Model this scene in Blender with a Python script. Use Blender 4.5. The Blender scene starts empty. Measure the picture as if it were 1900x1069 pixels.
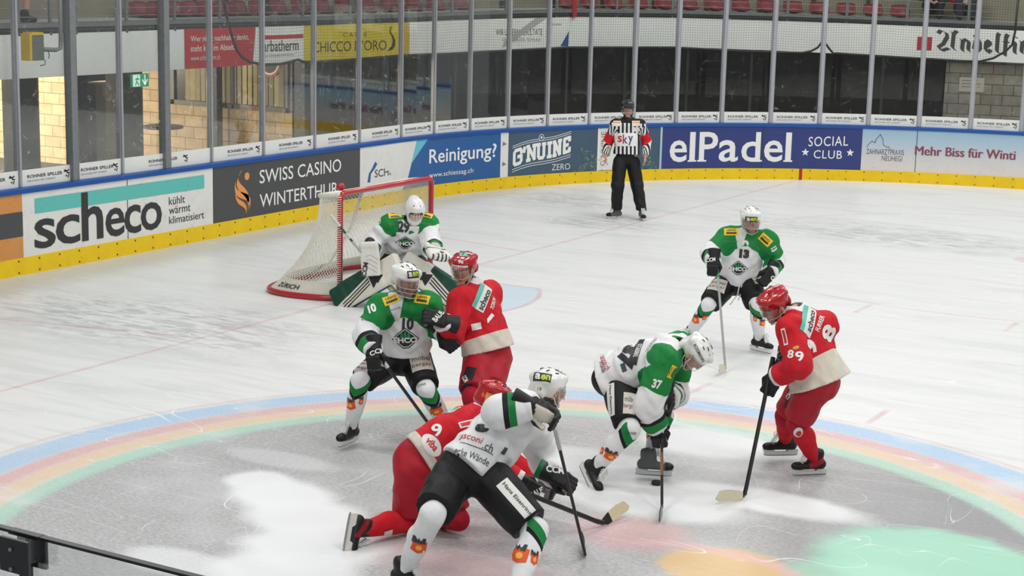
import bpy, bmesh, math, random
import numpy as np
from mathutils import Vector, Matrix
from mathutils.bvhtree import BVHTree

SC = bpy.context.scene
COL = SC.collection
random.seed(7)
# ------------------------------------------------------------------ camera
FOCAL_PX = 3142.6
CAM_LOC = Vector((11.116, -16.376, 3.7776))
CAM_R = Vector((0.86476205, 0.50163052, 0.02352492))
CAM_U = Vector((-0.11319857, 0.14907528, 0.98232512))
CAM_F = Vector((-0.48925727, 0.85214047, -0.1856985))
cd = bpy.data.cameras.new('camera')
cam = bpy.data.objects.new('camera', cd)
COL.objects.link(cam)
cam.matrix_world = Matrix(((CAM_R.x, CAM_U.x, -CAM_F.x, CAM_LOC.x), (CAM_R.y, CAM_U.y, -CAM_F.y, CAM_LOC.y),
                           (CAM_R.z, CAM_U.z, -CAM_F.z, CAM_LOC.z), (0, 0, 0, 1)))
cd.sensor_width = 36.0
cd.lens = FOCAL_PX / 1900 * 36
cd.clip_start = 0.1
cd.clip_end = 300
SC.camera = cam
# ------------------------------------------------------------------ view
SC.view_settings.view_transform = 'Standard'
SC.view_settings.look = 'None'
SC.view_settings.exposure = 0.0
SC.view_settings.gamma = 1.0
SC.view_settings.use_curve_mapping = False
# ------------------------------------------------------------------ world and hall lamps
w = bpy.data.worlds.new('hall_air')
SC.world = w
w.use_nodes = True
bg = w.node_tree.nodes['Background']
bg.inputs[0].default_value = (0.93, 0.97, 1.0, 1)
bg.inputs[1].default_value = 0.27

def area_lamp(name, loc, sx, sy, power, col=(1, 1, 1), aim=None):
    l = bpy.data.lights.new(name, 'AREA')
    l.shape = 'RECTANGLE'; l.size = sx; l.size_y = sy; l.energy = power; l.color = col
    o = bpy.data.objects.new(name, l)
    o.location = loc
    if aim is not None:
        d = Vector(aim) - Vector(loc)
        o.rotation_euler = d.to_track_quat('-Z', 'Y').to_euler()
    COL.objects.link(o)
    return o
for iy, y in enumerate((-14, -7, 0, 7, 13)):
    for ix, x in enumerate((1, 9, 17)):
        area_lamp('hall_lamp', (x, y, 9.0), 4.0, 0.8, 240, (1.0, 0.985, 0.955))
# late sun coming in through the outside door behind the corner
area_lamp('door_daylight', (-13.2, 3.4, 1.95), 1.0, 0.5, 420, (1.0, 0.86, 0.62), (-11.9, 6.6, 0.8))
area_lamp('passage_daylight', (-9.3, 0.9, 2.0), 0.7, 0.4, 150, (1.0, 0.88, 0.66), (-7.6, 3.2, 0.9))

# ------------------------------------------------------------------ helpers: objects
def tag(o, label=None, cat=None, group=None, kind=None):
    if label: o['label'] = label
    if cat: o['category'] = cat
    if group: o['group'] = group
    if kind: o['kind'] = kind
    return o

def empty(name, loc=(0, 0, 0)):
    o = bpy.data.objects.new(name, None)
    o.empty_display_size = 0.1
    o.location = loc
    COL.objects.link(o)
    return o

def world_m(o):
    M = o.matrix_basis.copy()
    if o.parent is not None: M = world_m(o.parent) @ o.matrix_parent_inverse @ M
    return M

def part_of(o, parent):
    """parent while keeping the coordinates the mesh was built in"""
    o.parent = parent
    o.matrix_parent_inverse = world_m(parent).inverted()
    return o

class MB:
    """collects vertices and faces of one mesh; every face carries a material slot"""
    def __init__(self):
        self.v, self.f, self.mi = [], [], []
    def add(self, vs, fs, mi=0):
        b = len(self.v)
        self.v.extend([tuple(x) for x in vs])
        for f in fs:
            self.f.append(tuple(i + b for i in f)); self.mi.append(mi)
        return self
    def box(self, lo, hi, M=None, mi=0):
        x0, y0, z0 = lo; x1, y1, z1 = hi
        vs = [(x0,y0,z0),(x1,y0,z0),(x1,y1,z0),(x0,y1,z0),(x0,y0,z1),(x1,y0,z1),(x1,y1,z1),(x0,y1,z1)]
        if M is not None: vs = [M @ Vector(q) for q in vs]
        return self.add(vs, [(0,3,2,1),(4,5,6,7),(0,1,5,4),(1,2,6,5),(2,3,7,6),(3,0,4,7)], mi)
    def tube(self, pts, r, n=8, closed=False, caps=True, mi=0, flat=1.0):
        pts = [Vector(q) for q in pts]
        m = len(pts)
        rs = r if isinstance(r, (list, tuple)) else [r] * m
        rings = []
        up = Vector((0, 0, 1))
        for i, q in enumerate(pts):
            a = pts[(i - 1) % m] if (closed or i > 0) else q
            b = pts[(i + 1) % m] if (closed or i < m - 1) else q
            t = (b - a)
            t = t.normalized() if t.length > 1e-9 else Vector((0, 0, 1))
            ref = up if abs(t.dot(up)) < 0.95 else Vector((1, 0, 0))
            e1 = t.cross(ref).normalized(); e2 = t.cross(e1)
            if i and rings:
                # keep frames aligned
                pe = prev - t * prev.dot(t)
                if pe.length > 1e-6:
                    e1 = pe.normalized(); e2 = t.cross(e1)
            prev = e1
            rings.append([q + (e1 * math.cos(2*math.pi*k/n) + e2 * math.sin(2*math.pi*k/n) * flat) * rs[i] for k in range(n)])
        vs = [x for rg in rings for x in rg]
        fs = []
        mm = m if closed else m - 1
        for i in range(mm):
            j = (i + 1) % m
            for k in range(n):
                l = (k + 1) % n
                fs.append((i*n+k, i*n+l, j*n+l, j*n+k))
        if caps and not closed:
            fs.append(tuple(range(n))[::-1]); fs.append(tuple((m-1)*n+k for k in range(n)))
        return self.add(vs, fs, mi)
    def lathe(self, prof, M=None, n=20, mi=0):
        """profile of (radius, z) round the z axis"""
        vs = []
        for r_, z_ in prof:
            for k in range(n):
                a = 2*math.pi*k/n
                vs.append(Vector((r_*math.cos(a), r_*math.sin(a), z_)))
        if M is not None: vs = [M @ q for q in vs]
        fs = []
        for i in range(len(prof)-1):
            for k in range(n):
                l = (k+1) % n
                fs.append((i*n+k, i*n+l, (i+1)*n+l, (i+1)*n+k))
        fs.append(tuple(range(n))[::-1]); fs.append(tuple((len(prof)-1)*n+k for k in range(n)))
        return self.add(vs, fs, mi)
    def prism(self, poly, fn, d0, d1, mi=0):
        """polygon of 2-D points, fn(a, b, d) -> 3-D, between depths d0 and d1"""
        n = len(poly)
        vs = [fn(a, b, d0) for a, b in poly] + [fn(a, b, d1) for a, b in poly]
        fs = [tuple(range(n)), tuple(range(2*n-1, n-1, -1))]
        for i in range(n):
            j = (i+1) % n
            fs.append((j, i, n+i, n+j))
        return self.add(vs, fs, mi)
    def build(self, name, mats, parent=None, smooth=False, bevel=0.0, recalc=True):
        me = bpy.data.meshes.new(name)
        me.from_pydata(self.v, [], self.f)
        mats = mats if isinstance(mats, (list, tuple)) else [mats]
        for m in mats: me.materials.append(m)
        me.polygons.foreach_set('material_index', self.mi)
        if recalc:
            bm = bmesh.new(); bm.from_mesh(me)
            bmesh.ops.recalc_face_normals(bm, faces=bm.faces)
            bm.to_mesh(me); bm.free()
        if smooth:
            me.polygons.foreach_set('use_smooth', [True] * len(me.polygons))
        me.update()
        o = bpy.data.objects.new(name, me)
        COL.objects.link(o)
        if bevel:
            b = o.modifiers.new('edge', 'BEVEL'); b.width = bevel; b.segments = 2; b.limit_method = 'ANGLE'
        if parent is not None: part_of(o, parent)
        return o

def copy_tree(o, parent=None, delta=Vector((0, 0, 0))):
    c = o.copy(); COL.objects.link(c)
    if parent is None:
        c.location = Vector(o.location) + delta
    else:
        c.parent = parent
    for ch in list(o.children): copy_tree(ch, c)
    return c

# ------------------------------------------------------------------ helpers: materials
class NT:
    def __init__(self, mat):
        mat.use_nodes = True
        self.t = mat.node_tree
        self.b = self.t.nodes['Principled BSDF']
        self.out = self.t.nodes['Material Output']
    def n(self, typ, **kw):
        d = self.t.nodes.new(typ)
        for k, v in kw.items(): setattr(d, k, v)
        return d
    def put(self, sock, val):
        if hasattr(val, 'is_output') or hasattr(val, 'links'): self.t.links.new(val, sock)
        else: sock.default_value = val
    def m(self, op, a, b=0.0, c=0.0):
        d = self.n('ShaderNodeMath', operation=op)
        self.put(d.inputs[0], a); self.put(d.inputs[1], b); self.put(d.inputs[2], c)
        return d.outputs[0]
    def step(self, v, lo, hi):
        d = self.n('ShaderNodeMapRange', interpolation_type='SMOOTHSTEP')
        self.put(d.inputs[0], v); d.inputs[1].default_value = lo; d.inputs[2].default_value = hi
        return d.outputs[0]
    def band(self, v, a, b, e):
        return self.m('MULTIPLY', self.step(v, a - e, a + e), self.m('SUBTRACT', 1.0, self.step(v, b - e, b + e)))
    def mix(self, f, a, b):
        d = self.n('ShaderNodeMix', data_type='RGBA')
        self.put(d.inputs[0], f); self.put(d.inputs[6], a); self.put(d.inputs[7], b)
        return d.outputs[2]
    def coord(self, kind='Object'):
        return self.n('ShaderNodeTexCoord').outputs[kind]
    def mapping(self, v, scale=(1, 1, 1), rot=(0, 0, 0), loc=(0, 0, 0)):
        d = self.n('ShaderNodeMapping')
        self.put(d.inputs[0], v); d.inputs[1].default_value = loc; d.inputs[2].default_value = rot; d.inputs[3].default_value = scale
        return d.outputs[0]
    def noise(self, v, scale, detail=3, rough=0.55, dist=0.0):
        d = self.n('ShaderNodeTexNoise')
        self.put(d.inputs['Vector'], v); d.inputs['Scale'].default_value = scale
        d.inputs['Detail'].default_value = detail; d.inputs['Roughness'].default_value = rough; d.inputs['Distortion'].default_value = dist
        return d.outputs[0]
    def bump(self, h, strength, dist=0.01):
        d = self.n('ShaderNodeBump'); d.inputs['Strength'].default_value = strength; d.inputs['Distance'].default_value = dist
        self.put(d.inputs['Height'], h)
        self.t.links.new(d.outputs[0], self.b.inputs['Normal'])

def srgb(r, g, b):
    f = lambda c: (c/12.92 if c <= 0.04045 else ((c+0.055)/1.055)**2.4)
    return (f(r/255), f(g/255), f(b/255), 1.0)

MATS = {}
def mat(name, col, rough=0.5, metal=0.0, var=0.0, vscale=8.0, bump=0.0, bscale=60.0, spec=0.5, scuff=0.0, scuff_col=(0.02, 0.02, 0.02, 1), emit=None, coat=0.0):
    """plain procedural material: colour with a little noise, optional bump and scuffs"""
    if name in MATS: return MATS[name]
    m = bpy.data.materials.new(name); N = NT(m)
    c = N.coord()
    if len(col) == 3: col = (*col, 1)
    base = col
    if var:
        nz = N.noise(c, vscale, 4)
        base = N.mix(N.m('MULTIPLY', N.step(nz, 0.35, 0.7), var), col, (col[0]*0.55, col[1]*0.55, col[2]*0.55, 1))
    if scuff:
        c2 = N.mapping(c, (1, 1, 1), (0.3, 0.5, 0.4))
        a = N.noise(c2, 55.0, 2, 0.5, 1.2)
        b_ = N.noise(c, 6.0, 2)
        k = N.m('MULTIPLY', N.step(a, 0.64, 0.70), N.step(b_, 0.48, 0.62))
        base = N.mix(N.m('MULTIPLY', k, scuff), base, scuff_col)
    N.put(N.b.inputs['Base Color'], base)
    N.b.inputs['Roughness'].default_value = rough
    N.b.inputs['Metallic'].default_value = metal
    N.b.inputs['Specular IOR Level'].default_value = spec
    N.b.inputs['Coat Weight'].default_value = coat
    if bump:
        N.bump(N.noise(c, bscale, 3), bump, 0.004)
    if emit:
        N.b.inputs['Emission Color'].default_value = (*emit[:3], 1); N.b.inputs['Emission Strength'].default_value = emit[3]
    MATS[name] = m
    return m

# ------------------------------------------------------------------ helpers: the boards' line
XE, YE, RC = -4.0, 15.2, 9.0
CX, CY = XE + RC, YE - RC            # centre of the corner arc
ARC = math.pi / 2 * RC
def bd(s, off=0.0, z=0.0):
    """point at arc length s along the boards (0 where the corner begins), off metres behind their face"""
    if s < 0: return Vector((XE - off, CY + s, z))
    if s < ARC:
        a = math.pi - s / RC
        return Vector((CX + (RC + off) * math.cos(a), CY + (RC + off) * math.sin(a), z))
    return Vector((CX + (s - ARC), YE + off, z))

def steps(s0, s1, d=0.3):
    n = max(1, int(math.ceil((s1 - s0) / d)))
    return [s0 + (s1 - s0) * i / n for i in range(n + 1)]

def sweep(b, s0, s1, prof, d=0.3, mi=0):
    """closed profile of (off, z) swept along the boards"""
    ss = steps(s0, s1, d); n = len(prof)
    vs = [bd(s, o_, z_) for s in ss for o_, z_ in prof]
    fs = []
    for i in range(len(ss)-1):
        for k in range(n):
            l = (k+1) % n
            fs.append((i*n+k, i*n+l, (i+1)*n+l, (i+1)*n+k))
    fs.append(tuple(range(n))); fs.append(tuple((len(ss)-1)*n+k for k in range(n))[::-1])
    b.add(vs, fs, mi)
    return b

def rect(o0, o1, z0, z1):
    return [(o0, z0), (o1, z0), (o1, z1), (o0, z1)]

# ------------------------------------------------------------------ helpers: lettering
_TX = {}
def glyphs(txt, bold=0.0, shear=0.0, space=1.0, res=3):
    """flat triangulated lettering, fitted to the unit square; returns verts, faces, aspect"""
    key = (txt, bold, shear, space)
    if key in _TX: return _TX[key]
    cu = bpy.data.curves.new('lettering', 'FONT')
    cu.body = txt; cu.offset = bold; cu.shear = shear; cu.space_character = space; cu.resolution_u = res
    o = bpy.data.objects.new('lettering', cu); COL.objects.link(o)
    dg = bpy.context.evaluated_depsgraph_get()
    dg.update()
    me = o.evaluated_get(dg).to_mesh()
    bm = bmesh.new(); bm.from_mesh(me)
    bmesh.ops.remove_doubles(bm, verts=bm.verts, dist=1e-5)
    xs = [v.co.x for v in bm.verts]; ys = [v.co.y for v in bm.verts]
    x0, x1, y0, y1 = min(xs), max(xs), min(ys), max(ys)
    long_ = [e for e in bm.edges if e.calc_length() > 0.22]
    if long_: bmesh.ops.subdivide_edges(bm, edges=long_, cuts=1); bmesh.ops.triangulate(bm, faces=bm.faces)
    bm.verts.ensure_lookup_table()
    V = [((v.co.x-x0)/(x1-x0), (v.co.y-y0)/(y1-y0)) for v in bm.verts]
    F = [tuple(v.index for v in f.verts) for f in bm.faces]
    bm.free()
    o.evaluated_get(dg).to_mesh_clear()
    bpy.data.objects.remove(o); bpy.data.curves.remove(cu)
    _TX[key] = (V, F, (x1-x0)/(y1-y0))
    return _TX[key]

def thick_lines(lines, wd):
    """2-D strokes [(points), ...] as quads of width wd"""
    V, F = [], []
    for ln in lines:
        for i in range(len(ln)-1):
            a, b = Vector(ln[i]), Vector(ln[i+1])
            t = (b-a).normalized(); nrm = Vector((-t.y, t.x)) * wd/2
            e = t * wd * 0.3
            k = len(V)
            V += [tuple(a-nrm-e), tuple(b-nrm+e), tuple(b+nrm+e), tuple(a+nrm-e)]
            F.append((k, k+1, k+2, k+3))
    return V, F

def nib(lines, wx, wy):
    """2-D strokes drawn with a slanted broad pen"""
    V, F = [], []
    for ln in lines:
        for i in range(len(ln)-1):
            (ax, ay), (bx, by) = ln[i], ln[i+1]
            k = len(V)
            V += [(ax-wx, ay-wy), (ax+wx, ay+wy), (bx+wx, by+wy), (bx-wx, by-wy)]
            F.append((k, k+1, k+2, k+3))
    return V, F
# ================================================================== ice
FX, FY = 5.915, -7.096               # centre of the near face-off circle
def ice_material():
    m = bpy.data.materials.new('ice'); N = NT(m)
    co = N.coord()
    sep = N.n('ShaderNodeSeparateXYZ'); N.put(sep.inputs[0], co)
    X, Y = sep.outputs[0], sep.outputs[1]
    wob = N.m('MULTIPLY', N.m('SUBTRACT', N.noise(co, 3.0, 3), 0.5), 0.10)
    grain = N.noise(co, 45.0, 3, 0.65)
    def dist(cx, cy, sx=1.0, sy=1.0):
        dx = N.m('DIVIDE', N.m('SUBTRACT', X, cx), sx); dy = N.m('DIVIDE', N.m('SUBTRACT', Y, cy), sy)
        return N.m('SQRT', N.m('ADD', N.m('MULTIPLY', dx, dx), N.m('MULTIPLY', dy, dy)))
    r = N.m('ADD', dist(FX, FY), N.m('MULTIPLY', wob, 0.25))
    rj = N.m('ADD', r, N.m('MULTIPLY', N.m('SUBTRACT', grain, 0.5), 0.14))
    # white ice with greyer streaks skated into it
    st1 = N.noise(N.mapping(co, (0.35, 1.6, 1), (0, 0, 0.5)), 1.1, 5, 0.6, 0.6)
    st2 = N.noise(N.mapping(co, (0.5, 6.0, 1), (0, 0, -0.35)), 1.3, 4, 0.6, 0.8)
    white = N.mix(N.m('MULTIPLY', N.step(st1, 0.46, 0.72), 0.55), (0.80, 0.81, 0.80, 1), (0.58, 0.60, 0.60, 1))
    white = N.mix(N.m('MULTIPLY', N.step(st2, 0.50, 0.70), 0.35), white, (0.60, 0.62, 0.62, 1))
    # grey-green strip along the end boards
    edge = N.m('SUBTRACT', 1.0, N.step(N.m('ADD', X, N.m('MULTIPLY', wob, 2.5)), -3.6, -2.9))
    white = N.mix(N.m('MULTIPLY', edge, 0.7), white, (0.50, 0.52, 0.48, 1))
    # dark smears worn by skates
    def blob(cx, cy, sx, sy, e=0.25, amp=4.0):
        d = N.m('ADD', dist(cx, cy, sx, sy), N.m('MULTIPLY', wob, amp))
        return N.m('SUBTRACT', 1.0, N.step(d, 1.0 - e, 1.0 + e))
    stn = N.step(N.noise(N.mapping(co, (1.2, 5.0, 1), (0, 0, 0.45)), 2.2, 4, 0.65, 1.0), 0.42, 0.62)
    for a in ((-2.1, 8.3, 1.1, 0.8), (3.6, 8.0, 2.4, 1.0), (-1.0, -3.0, 2.0, 1.0), (-0.4, 6.4, 1.0, 0.6)):
        white = N.mix(N.m('MULTIPLY', N.m('MULTIPLY', blob(*a, 0.5), stn), 0.6), white, (0.36, 0.37, 0.38, 1))
    # grey advert ice inside the circle
    sp = N.noise(N.mapping(co, (1, 2.2, 1), (0, 0, 0.6)), 26.0, 4, 0.75)
    big = N.noise(co, 0.9, 3)
    grey = N.mix(N.step(sp, 0.30, 0.70), (0.34, 0.342, 0.348, 1), (0.57, 0.573, 0.575, 1))
    grey = N.mix(N.m('MULTIPLY', N.step(big, 0.45, 0.7), 0.5), grey, (0.62, 0.63, 0.635, 1))
    grey = N.mix(N.m('MULTIPLY', N.step(X, 6.2, 8.4), 0.6), grey, (0.25, 0.243, 0.258, 1))
    col = N.mix(N.m('SUBTRACT', 1.0, N.step(rj, 3.50, 3.62)), white, grey)
    # coloured rings, outside to inside
    gmix = N.m('MULTIPLY_ADD', N.step(grain, 0.35, 0.75), -0.45, 0.95)
    for a, b, c in ((3.52, 3.72, (0.40, 0.64, 0.52, 1)), (3.72, 3.92, (0.76, 0.57, 0.38, 1)), (3.92, 4.12, (0.70, 0.42, 0.41, 1)), (4.12, 4.42, (0.40, 0.58, 0.80, 1))):
        col = N.mix(N.m('MULTIPLY', N.band(rj, a, b, 0.05), gmix), col, c)
    # pale worn crossings of the rings
    wear = N.step(N.noise(N.mapping(co, (0.6, 0.6, 1)), 1.7, 3), 0.52, 0.72)
    col = N.mix(N.m('MULTIPLY', N.m('MULTIPLY', N.band(rj, 3.5, 4.45, 0.08), wear), 0.55), col, (0.74, 0.76, 0.77, 1))
    def paint(mask, c, k):
        nonlocal col
        col = N.mix(N.m('MULTIPLY', mask, k), col, c)
    # painted advert shapes inside the circle
    paint(blob(8.25, -5.75, 0.78, 0.66, 0.14), (0.37, 0.72, 0.54, 1), 0.85)
    paint(blob(8.05, -6.5, 0.6, 0.5, 0.2), (0.40, 0.72, 0.55, 1), 0.7)
    paint(blob(7.15, -6.62, 0.42, 0.36, 0.16), (0.78, 0.52, 0.22, 1), 0.8)
    paint(blob(6.35, -6.35, 0.42, 0.34, 0.35), (0.72, 0.42, 0.42, 1), 0.55)
    paint(N.m('MULTIPLY', N.band(dist(7.0, -7.6), 1.20, 1.30, 0.04), N.step(X, 6.3, 6.6)), (0.76, 0.48, 0.48, 1), 0.7)
    paint(blob(4.25, -7.08, 0.30, 0.06, 0.4), (0.75, 0.46, 0.46, 1), 0.6)
    paint(blob(5.9, -7.55, 0.9, 0.25, 0.5), (0.78, 0.55, 0.55, 1), 0.5)
    # snow scraped up
    snow = (0.84, 0.86, 0.87, 1)
    for a, k in (((3.52, -6.84, 0.26, 0.24), 0.9), ((3.88, -7.02, 0.38, 0.32), 0.95), ((4.30, -7.32, 0.44, 0.36), 0.95), ((4.72, -7.78, 0.50, 0.42), 0.95), ((4.85, -8.25, 0.5, 0.35), 0.85), ((4.2, -8.5, 0.45, 0.22), 0.6), ((5.85, -3.95, 0.55, 0.42), 0.75),
                 ((6.1, -5.6, 0.75, 0.40), 0.8), ((6.85, -5.15, 0.75, 0.26), 0.8), ((5.3, -5.0, 0.6, 0.35), 0.6), ((3.3, -6.3, 0.5, 0.18), 0.35), ((4.6, -5.2, 0.7, 0.2), 0.35)):
        paint(blob(*a, 0.26), snow, k)
    # thin red markings
    red = (0.66, 0.22, 0.26, 1)
    faint = N.m('MULTIPLY_ADD', N.noise(N.mapping(co, (1.5, 1.5, 1)), 2.6, 3), 0.9, -0.08)
    def line(mask, k, c=red):
        nonlocal col
        col = N.mix(N.m('MULTIPLY', N.m('MULTIPLY', mask, faint), k), col, c)
    Xw = N.m('ADD', X, N.m('MULTIPLY', wob, 0.12))
    line(N.band(Xw, -0.03, 0.03, 0.015), 0.85)
    for sg in (-1, 1):      # slanted lines behind the goal
        d = N.m('SUBTRACT', Y, N.m('MULTIPLY_ADD', X, -0.225 * sg, 3.35 * sg))
        line(N.m('MULTIPLY', N.band(d, -0.03, 0.03, 0.02), N.m('LESS_THAN', X, 0.0)), 0.8)
    line(N.band(N.m('ADD', r, 0.0), 4.46, 4.51, 0.015), 0.65)
    rf = dist(5.915, 7.10)
    line(N.band(rf, 4.46, 4.51, 0.015), 0.75)
    line(N.m('LESS_THAN', rf, 0.3), 0.6)
    for cy in (FY, 7.10):
        for hx in (-0.85, 0.85):
            for sg in (-1, 1):
                y0, y1 = sorted((cy + sg * 4.48, cy + sg * 5.05))
                line(N.m('MULTIPLY', N.band(X, FX + hx - 0.03, FX + hx + 0.03, 0.012), N.band(Y, y0, y1, 0.03)), 0.8)
    # crease: pale blue with a red edge
    rc = dist(0, 0); ay = N.m('ABSOLUTE', Y)
    inside = N.m('MULTIPLY', N.m('MULTIPLY', N.m('GREATER_THAN', X, 0.0), N.m('LESS_THAN', rc, 1.83)), N.m('LESS_THAN', ay, 1.12))
    paint(inside, (0.46, 0.66, 0.80, 1), 0.5)
    arc = N.m('MULTIPLY', N.m('MULTIPLY', N.band(rc, 1.79, 1.85, 0.015), N.m('GREATER_THAN', X, 0.0)), N.m('LESS_THAN', ay, 1.13))
    side = N.m('MULTIPLY', N.m('MULTIPLY', N.band(ay, 1.09, 1.14, 0.012), N.m('GREATER_THAN', X, 0.0)), N.m('LESS_THAN', rc, 1.84))
    line(N.m('MAXIMUM', arc, side), 0.9)
    # skate cuts: thin wandering white lines in several directions
    cuts = None
    for k, (sc, rot, ds) in enumerate((((0.30, 0.85, 1), 0.4, 0.4), ((0.9, 0.26, 1), -0.3, 0.5), ((0.55, 0.5, 1), 1.1, 1.2), ((1.6, 0.5, 1), 0.9, 0.6), ((0.5, 1.9, 1), 0.2, 0.8), ((0.10, 1.7, 1), 0.55, 0.15), ((0.12, 2.1, 1), -0.7, 0.12), ((0.09, 1.5, 1), 1.35, 0.2), ((0.14, 2.6, 1), 2.2, 0.15))):
        v = N.noise(N.mapping(co, sc, (0, 0, rot), (k * 3.7, k * 1.9, 0)), 1.25, 1, 0.3, ds)
        ln = N.m('SUBTRACT', 1.0, N.step(N.m('ABSOLUTE', N.m('SUBTRACT', v, 0.5 + 0.03 * ((k % 5) - 2))), 0.0004, 0.0018))
        brk = N.step(N.noise(N.mapping(co, (1, 1, 1), (0, 0, 0), (k * 5.1, 0, 0)), 0.9, 2), 0.47, 0.60)
        ln = N.m('MULTIPLY', ln, brk)
        cuts = ln if cuts is None else N.m('MAXIMUM', cuts, ln)
    col = N.mix(N.m('MULTIPLY', cuts, 0.75), col, (0.88, 0.90, 0.91, 1))
    N.put(N.b.inputs['Base Color'], col)
    N.put(N.b.inputs['Roughness'], N.m('MULTIPLY_ADD', st1, 0.30, 0.22))
    N.b.inputs['Specular IOR Level'].default_value = 0.35
    N.bump(N.m('ADD', N.m('MULTIPLY', cuts, 0.6), N.m('MULTIPLY', grain, 0.25)), 0.25, 0.004)
    return m

b = MB()
ring = [bd(s, 0.03) for s in steps(-21.0, ARC + 16.0, 0.3)] + [Vector((21.1, -14.8, 0))]
b.add(ring, [tuple(range(len(ring)))])
b.build('floor', ice_material())
SC.objects['floor']['kind'] = 'structure'

# ================================================================== boards
S0, S1 = -13.0, 14.2
ORD = ['first', 'second', 'third', 'fourth', 'fifth', 'sixth', 'seventh', 'eighth', 'ninth', 'tenth', 'eleventh', 'twelfth', 'thirteenth', 'fourteenth', 'fifteenth',
       'sixteenth', 'seventeenth', 'eighteenth', 'nineteenth', 'twentieth', 'twenty-first', 'twenty-second', 'twenty-third', 'twenty-fourth', 'twenty-fifth', 'twenty-sixth', 'twenty-seventh', 'twenty-eighth', 'twenty-ninth', 'thirtieth']

def ad_mat(name, c, sc=0.7, dark=(0.02, 0.02, 0.02, 1), rough=0.32):
    return mat(name, c, rough, var=0.10, vscale=3.0, spec=0.4, scuff=sc, scuff_col=dark)
YEL = mat('yellow_plastic', srgb(236, 198, 22), 0.4, var=0.15, vscale=5, scuff=0.9, scuff_col=(0.16, 0.11, 0.01, 1), spec=0.35)
BOLT = mat('dark_bolt', (0.05, 0.045, 0.04), 0.5)
BLUE = mat('blue_rail_plastic', srgb(27, 78, 152), 0.35, var=0.12, vscale=4, spec=0.4)
WHITE_AD = ad_mat('white_advert', srgb(222, 222, 218))
GREY_AD = ad_mat('charcoal_advert', srgb(72, 73, 75), 0.5)
BLUE_AD = ad_mat('blue_advert', srgb(38, 92, 152), 0.5)
SLATE_AD = ad_mat('slate_advert', srgb(66, 88, 110), 0.4)
NAVY_AD = ad_mat('navy_advert', srgb(50, 62, 122), 0.4)
TEAL = mat('teal_print', srgb(92, 186, 178), 0.4, scuff=0.8)
BLACK = mat('black_print', srgb(44, 45, 46), 0.45)
DKBLACK = mat('deep_black', (0.012, 0.012, 0.013), 0.4)
WPRINT = mat('white_print', srgb(232, 232, 228), 0.45)
ORANGE = mat('orange_print', srgb(226, 150, 76), 0.45, scuff=0.6)
GREYP = mat('grey_print', srgb(120, 122, 124), 0.5)

b = MB()
sweep(b, S0, S1, rect(-0.012, 0.04, 0, 0.21))
for s in steps(S0 + 0.1, S1 - 0.1, 0.34):
    for z in (0.035, 0.175):
        c = bd(s, -0.013, z); t = (bd(s + 0.01, -0.013, z) - c).normalized(); nrm = Vector((t.y, -t.x, 0)) * 0.004
        pts = [c + t * (0.012 * math.cos(a)) + Vector((0, 0, 0.012 * math.sin(a))) for a in [k * math.pi / 3 for k in range(6)]]
        b.add(pts + [q + nrm for q in pts], [tuple(range(6)), tuple(range(11, 5, -1))] + [(i, (i+1) % 6, 6+(i+1) % 6, 6+i) for i in range(6)], 1)
sweep(b, 8.83, 8.89, rect(-0.014, 0.0, 0, 0.212), mi=2)
RED_PAINT = mat('red_marking', srgb(178, 30, 36), 0.4)
tag(b.build('kick_plate', [YEL, BOLT, RED_PAINT]), 'long yellow kick plate along the foot of the rink boards', 'kick plate')
b = MB()
sweep(b, S0, S1, [(-0.02, 0.985), (0.16, 0.985), (0.16, 1.05), (0.02, 1.05), (-0.015, 1.035)])
tag(b.build('board_rail', BLUE), 'blue rail capping the rink boards under the glass', 'rail')

b = MB(); sweep(b, S0, S1, rect(0.042, 0.06, 0.0, 0.984))
tag(b.build('board_backing', mat('board_back_grey', srgb(58, 60, 62), 0.7)), 'dark backing behind the rink boards seen only from outside', 'backing')

def advert(s0, s1, m, label, cat='advertising board'):
    b = MB(); sweep(b, s0, s1, rect(0.0, 0.04, 0.21, 0.985))
    o = b.build('advertising_board', m)
    return tag(o, label, cat, 'advertising boards round the rink')

def flat_on(o_parent, name, V, F, s0, s1, z0, z1, m, off=-0.004, slant=0.0, label=None, zfun=None):
    """unit-square artwork laid on the boards between arc lengths and heights"""
    b = MB()
    vs = []
    for x, y in V:
        s = s0 + (s1 - s0) * x + slant * y
        z = z0 + (z1 - z0) * y
        if zfun: z += zfun(x)
        vs.append(bd(s, off, z))
    b.add(vs, F)
    o = b.build(name, m, o_parent, recalc=False)
    if label: o['label'] = label
    return o

def words(par, txt, s0, s1, z0, z1, m, bold=0.0, off=-0.004, name='lettering', space=1.0, zfun=None, slant=0.0):
    V, F, a = glyphs(txt, bold, 0.0, space)
    return flat_on(par, name, V, F, s0, s1, z0, z1, m, off, slant, None, zfun)

def quad(par, name, s0, s1, z0, z1, m, off=-0.003, n=6, skew=0.0):
    V, F = [], []
    for i in range(n + 1):
        x = i / n
        V += [(x, 0), (x, 1)]
    for i in range(n): F.append((2*i, 2*i+2, 2*i+3, 2*i+1))
    return flat_on(par, name, V, F, s0, s1, z0, z1, m, off, skew)

def poly(par, name, pts, m, off=-0.003):
    b = MB(); b.add([bd(s, off, z) for s, z in pts], [tuple(range(len(pts)))])
    return b.build(name, m, par, recalc=False)

def seam(par, s):
    quad(par, 'panel_seam', s - 0.006, s + 0.006, 0.21, 0.985, BLACK, -0.0025, 1)

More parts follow.
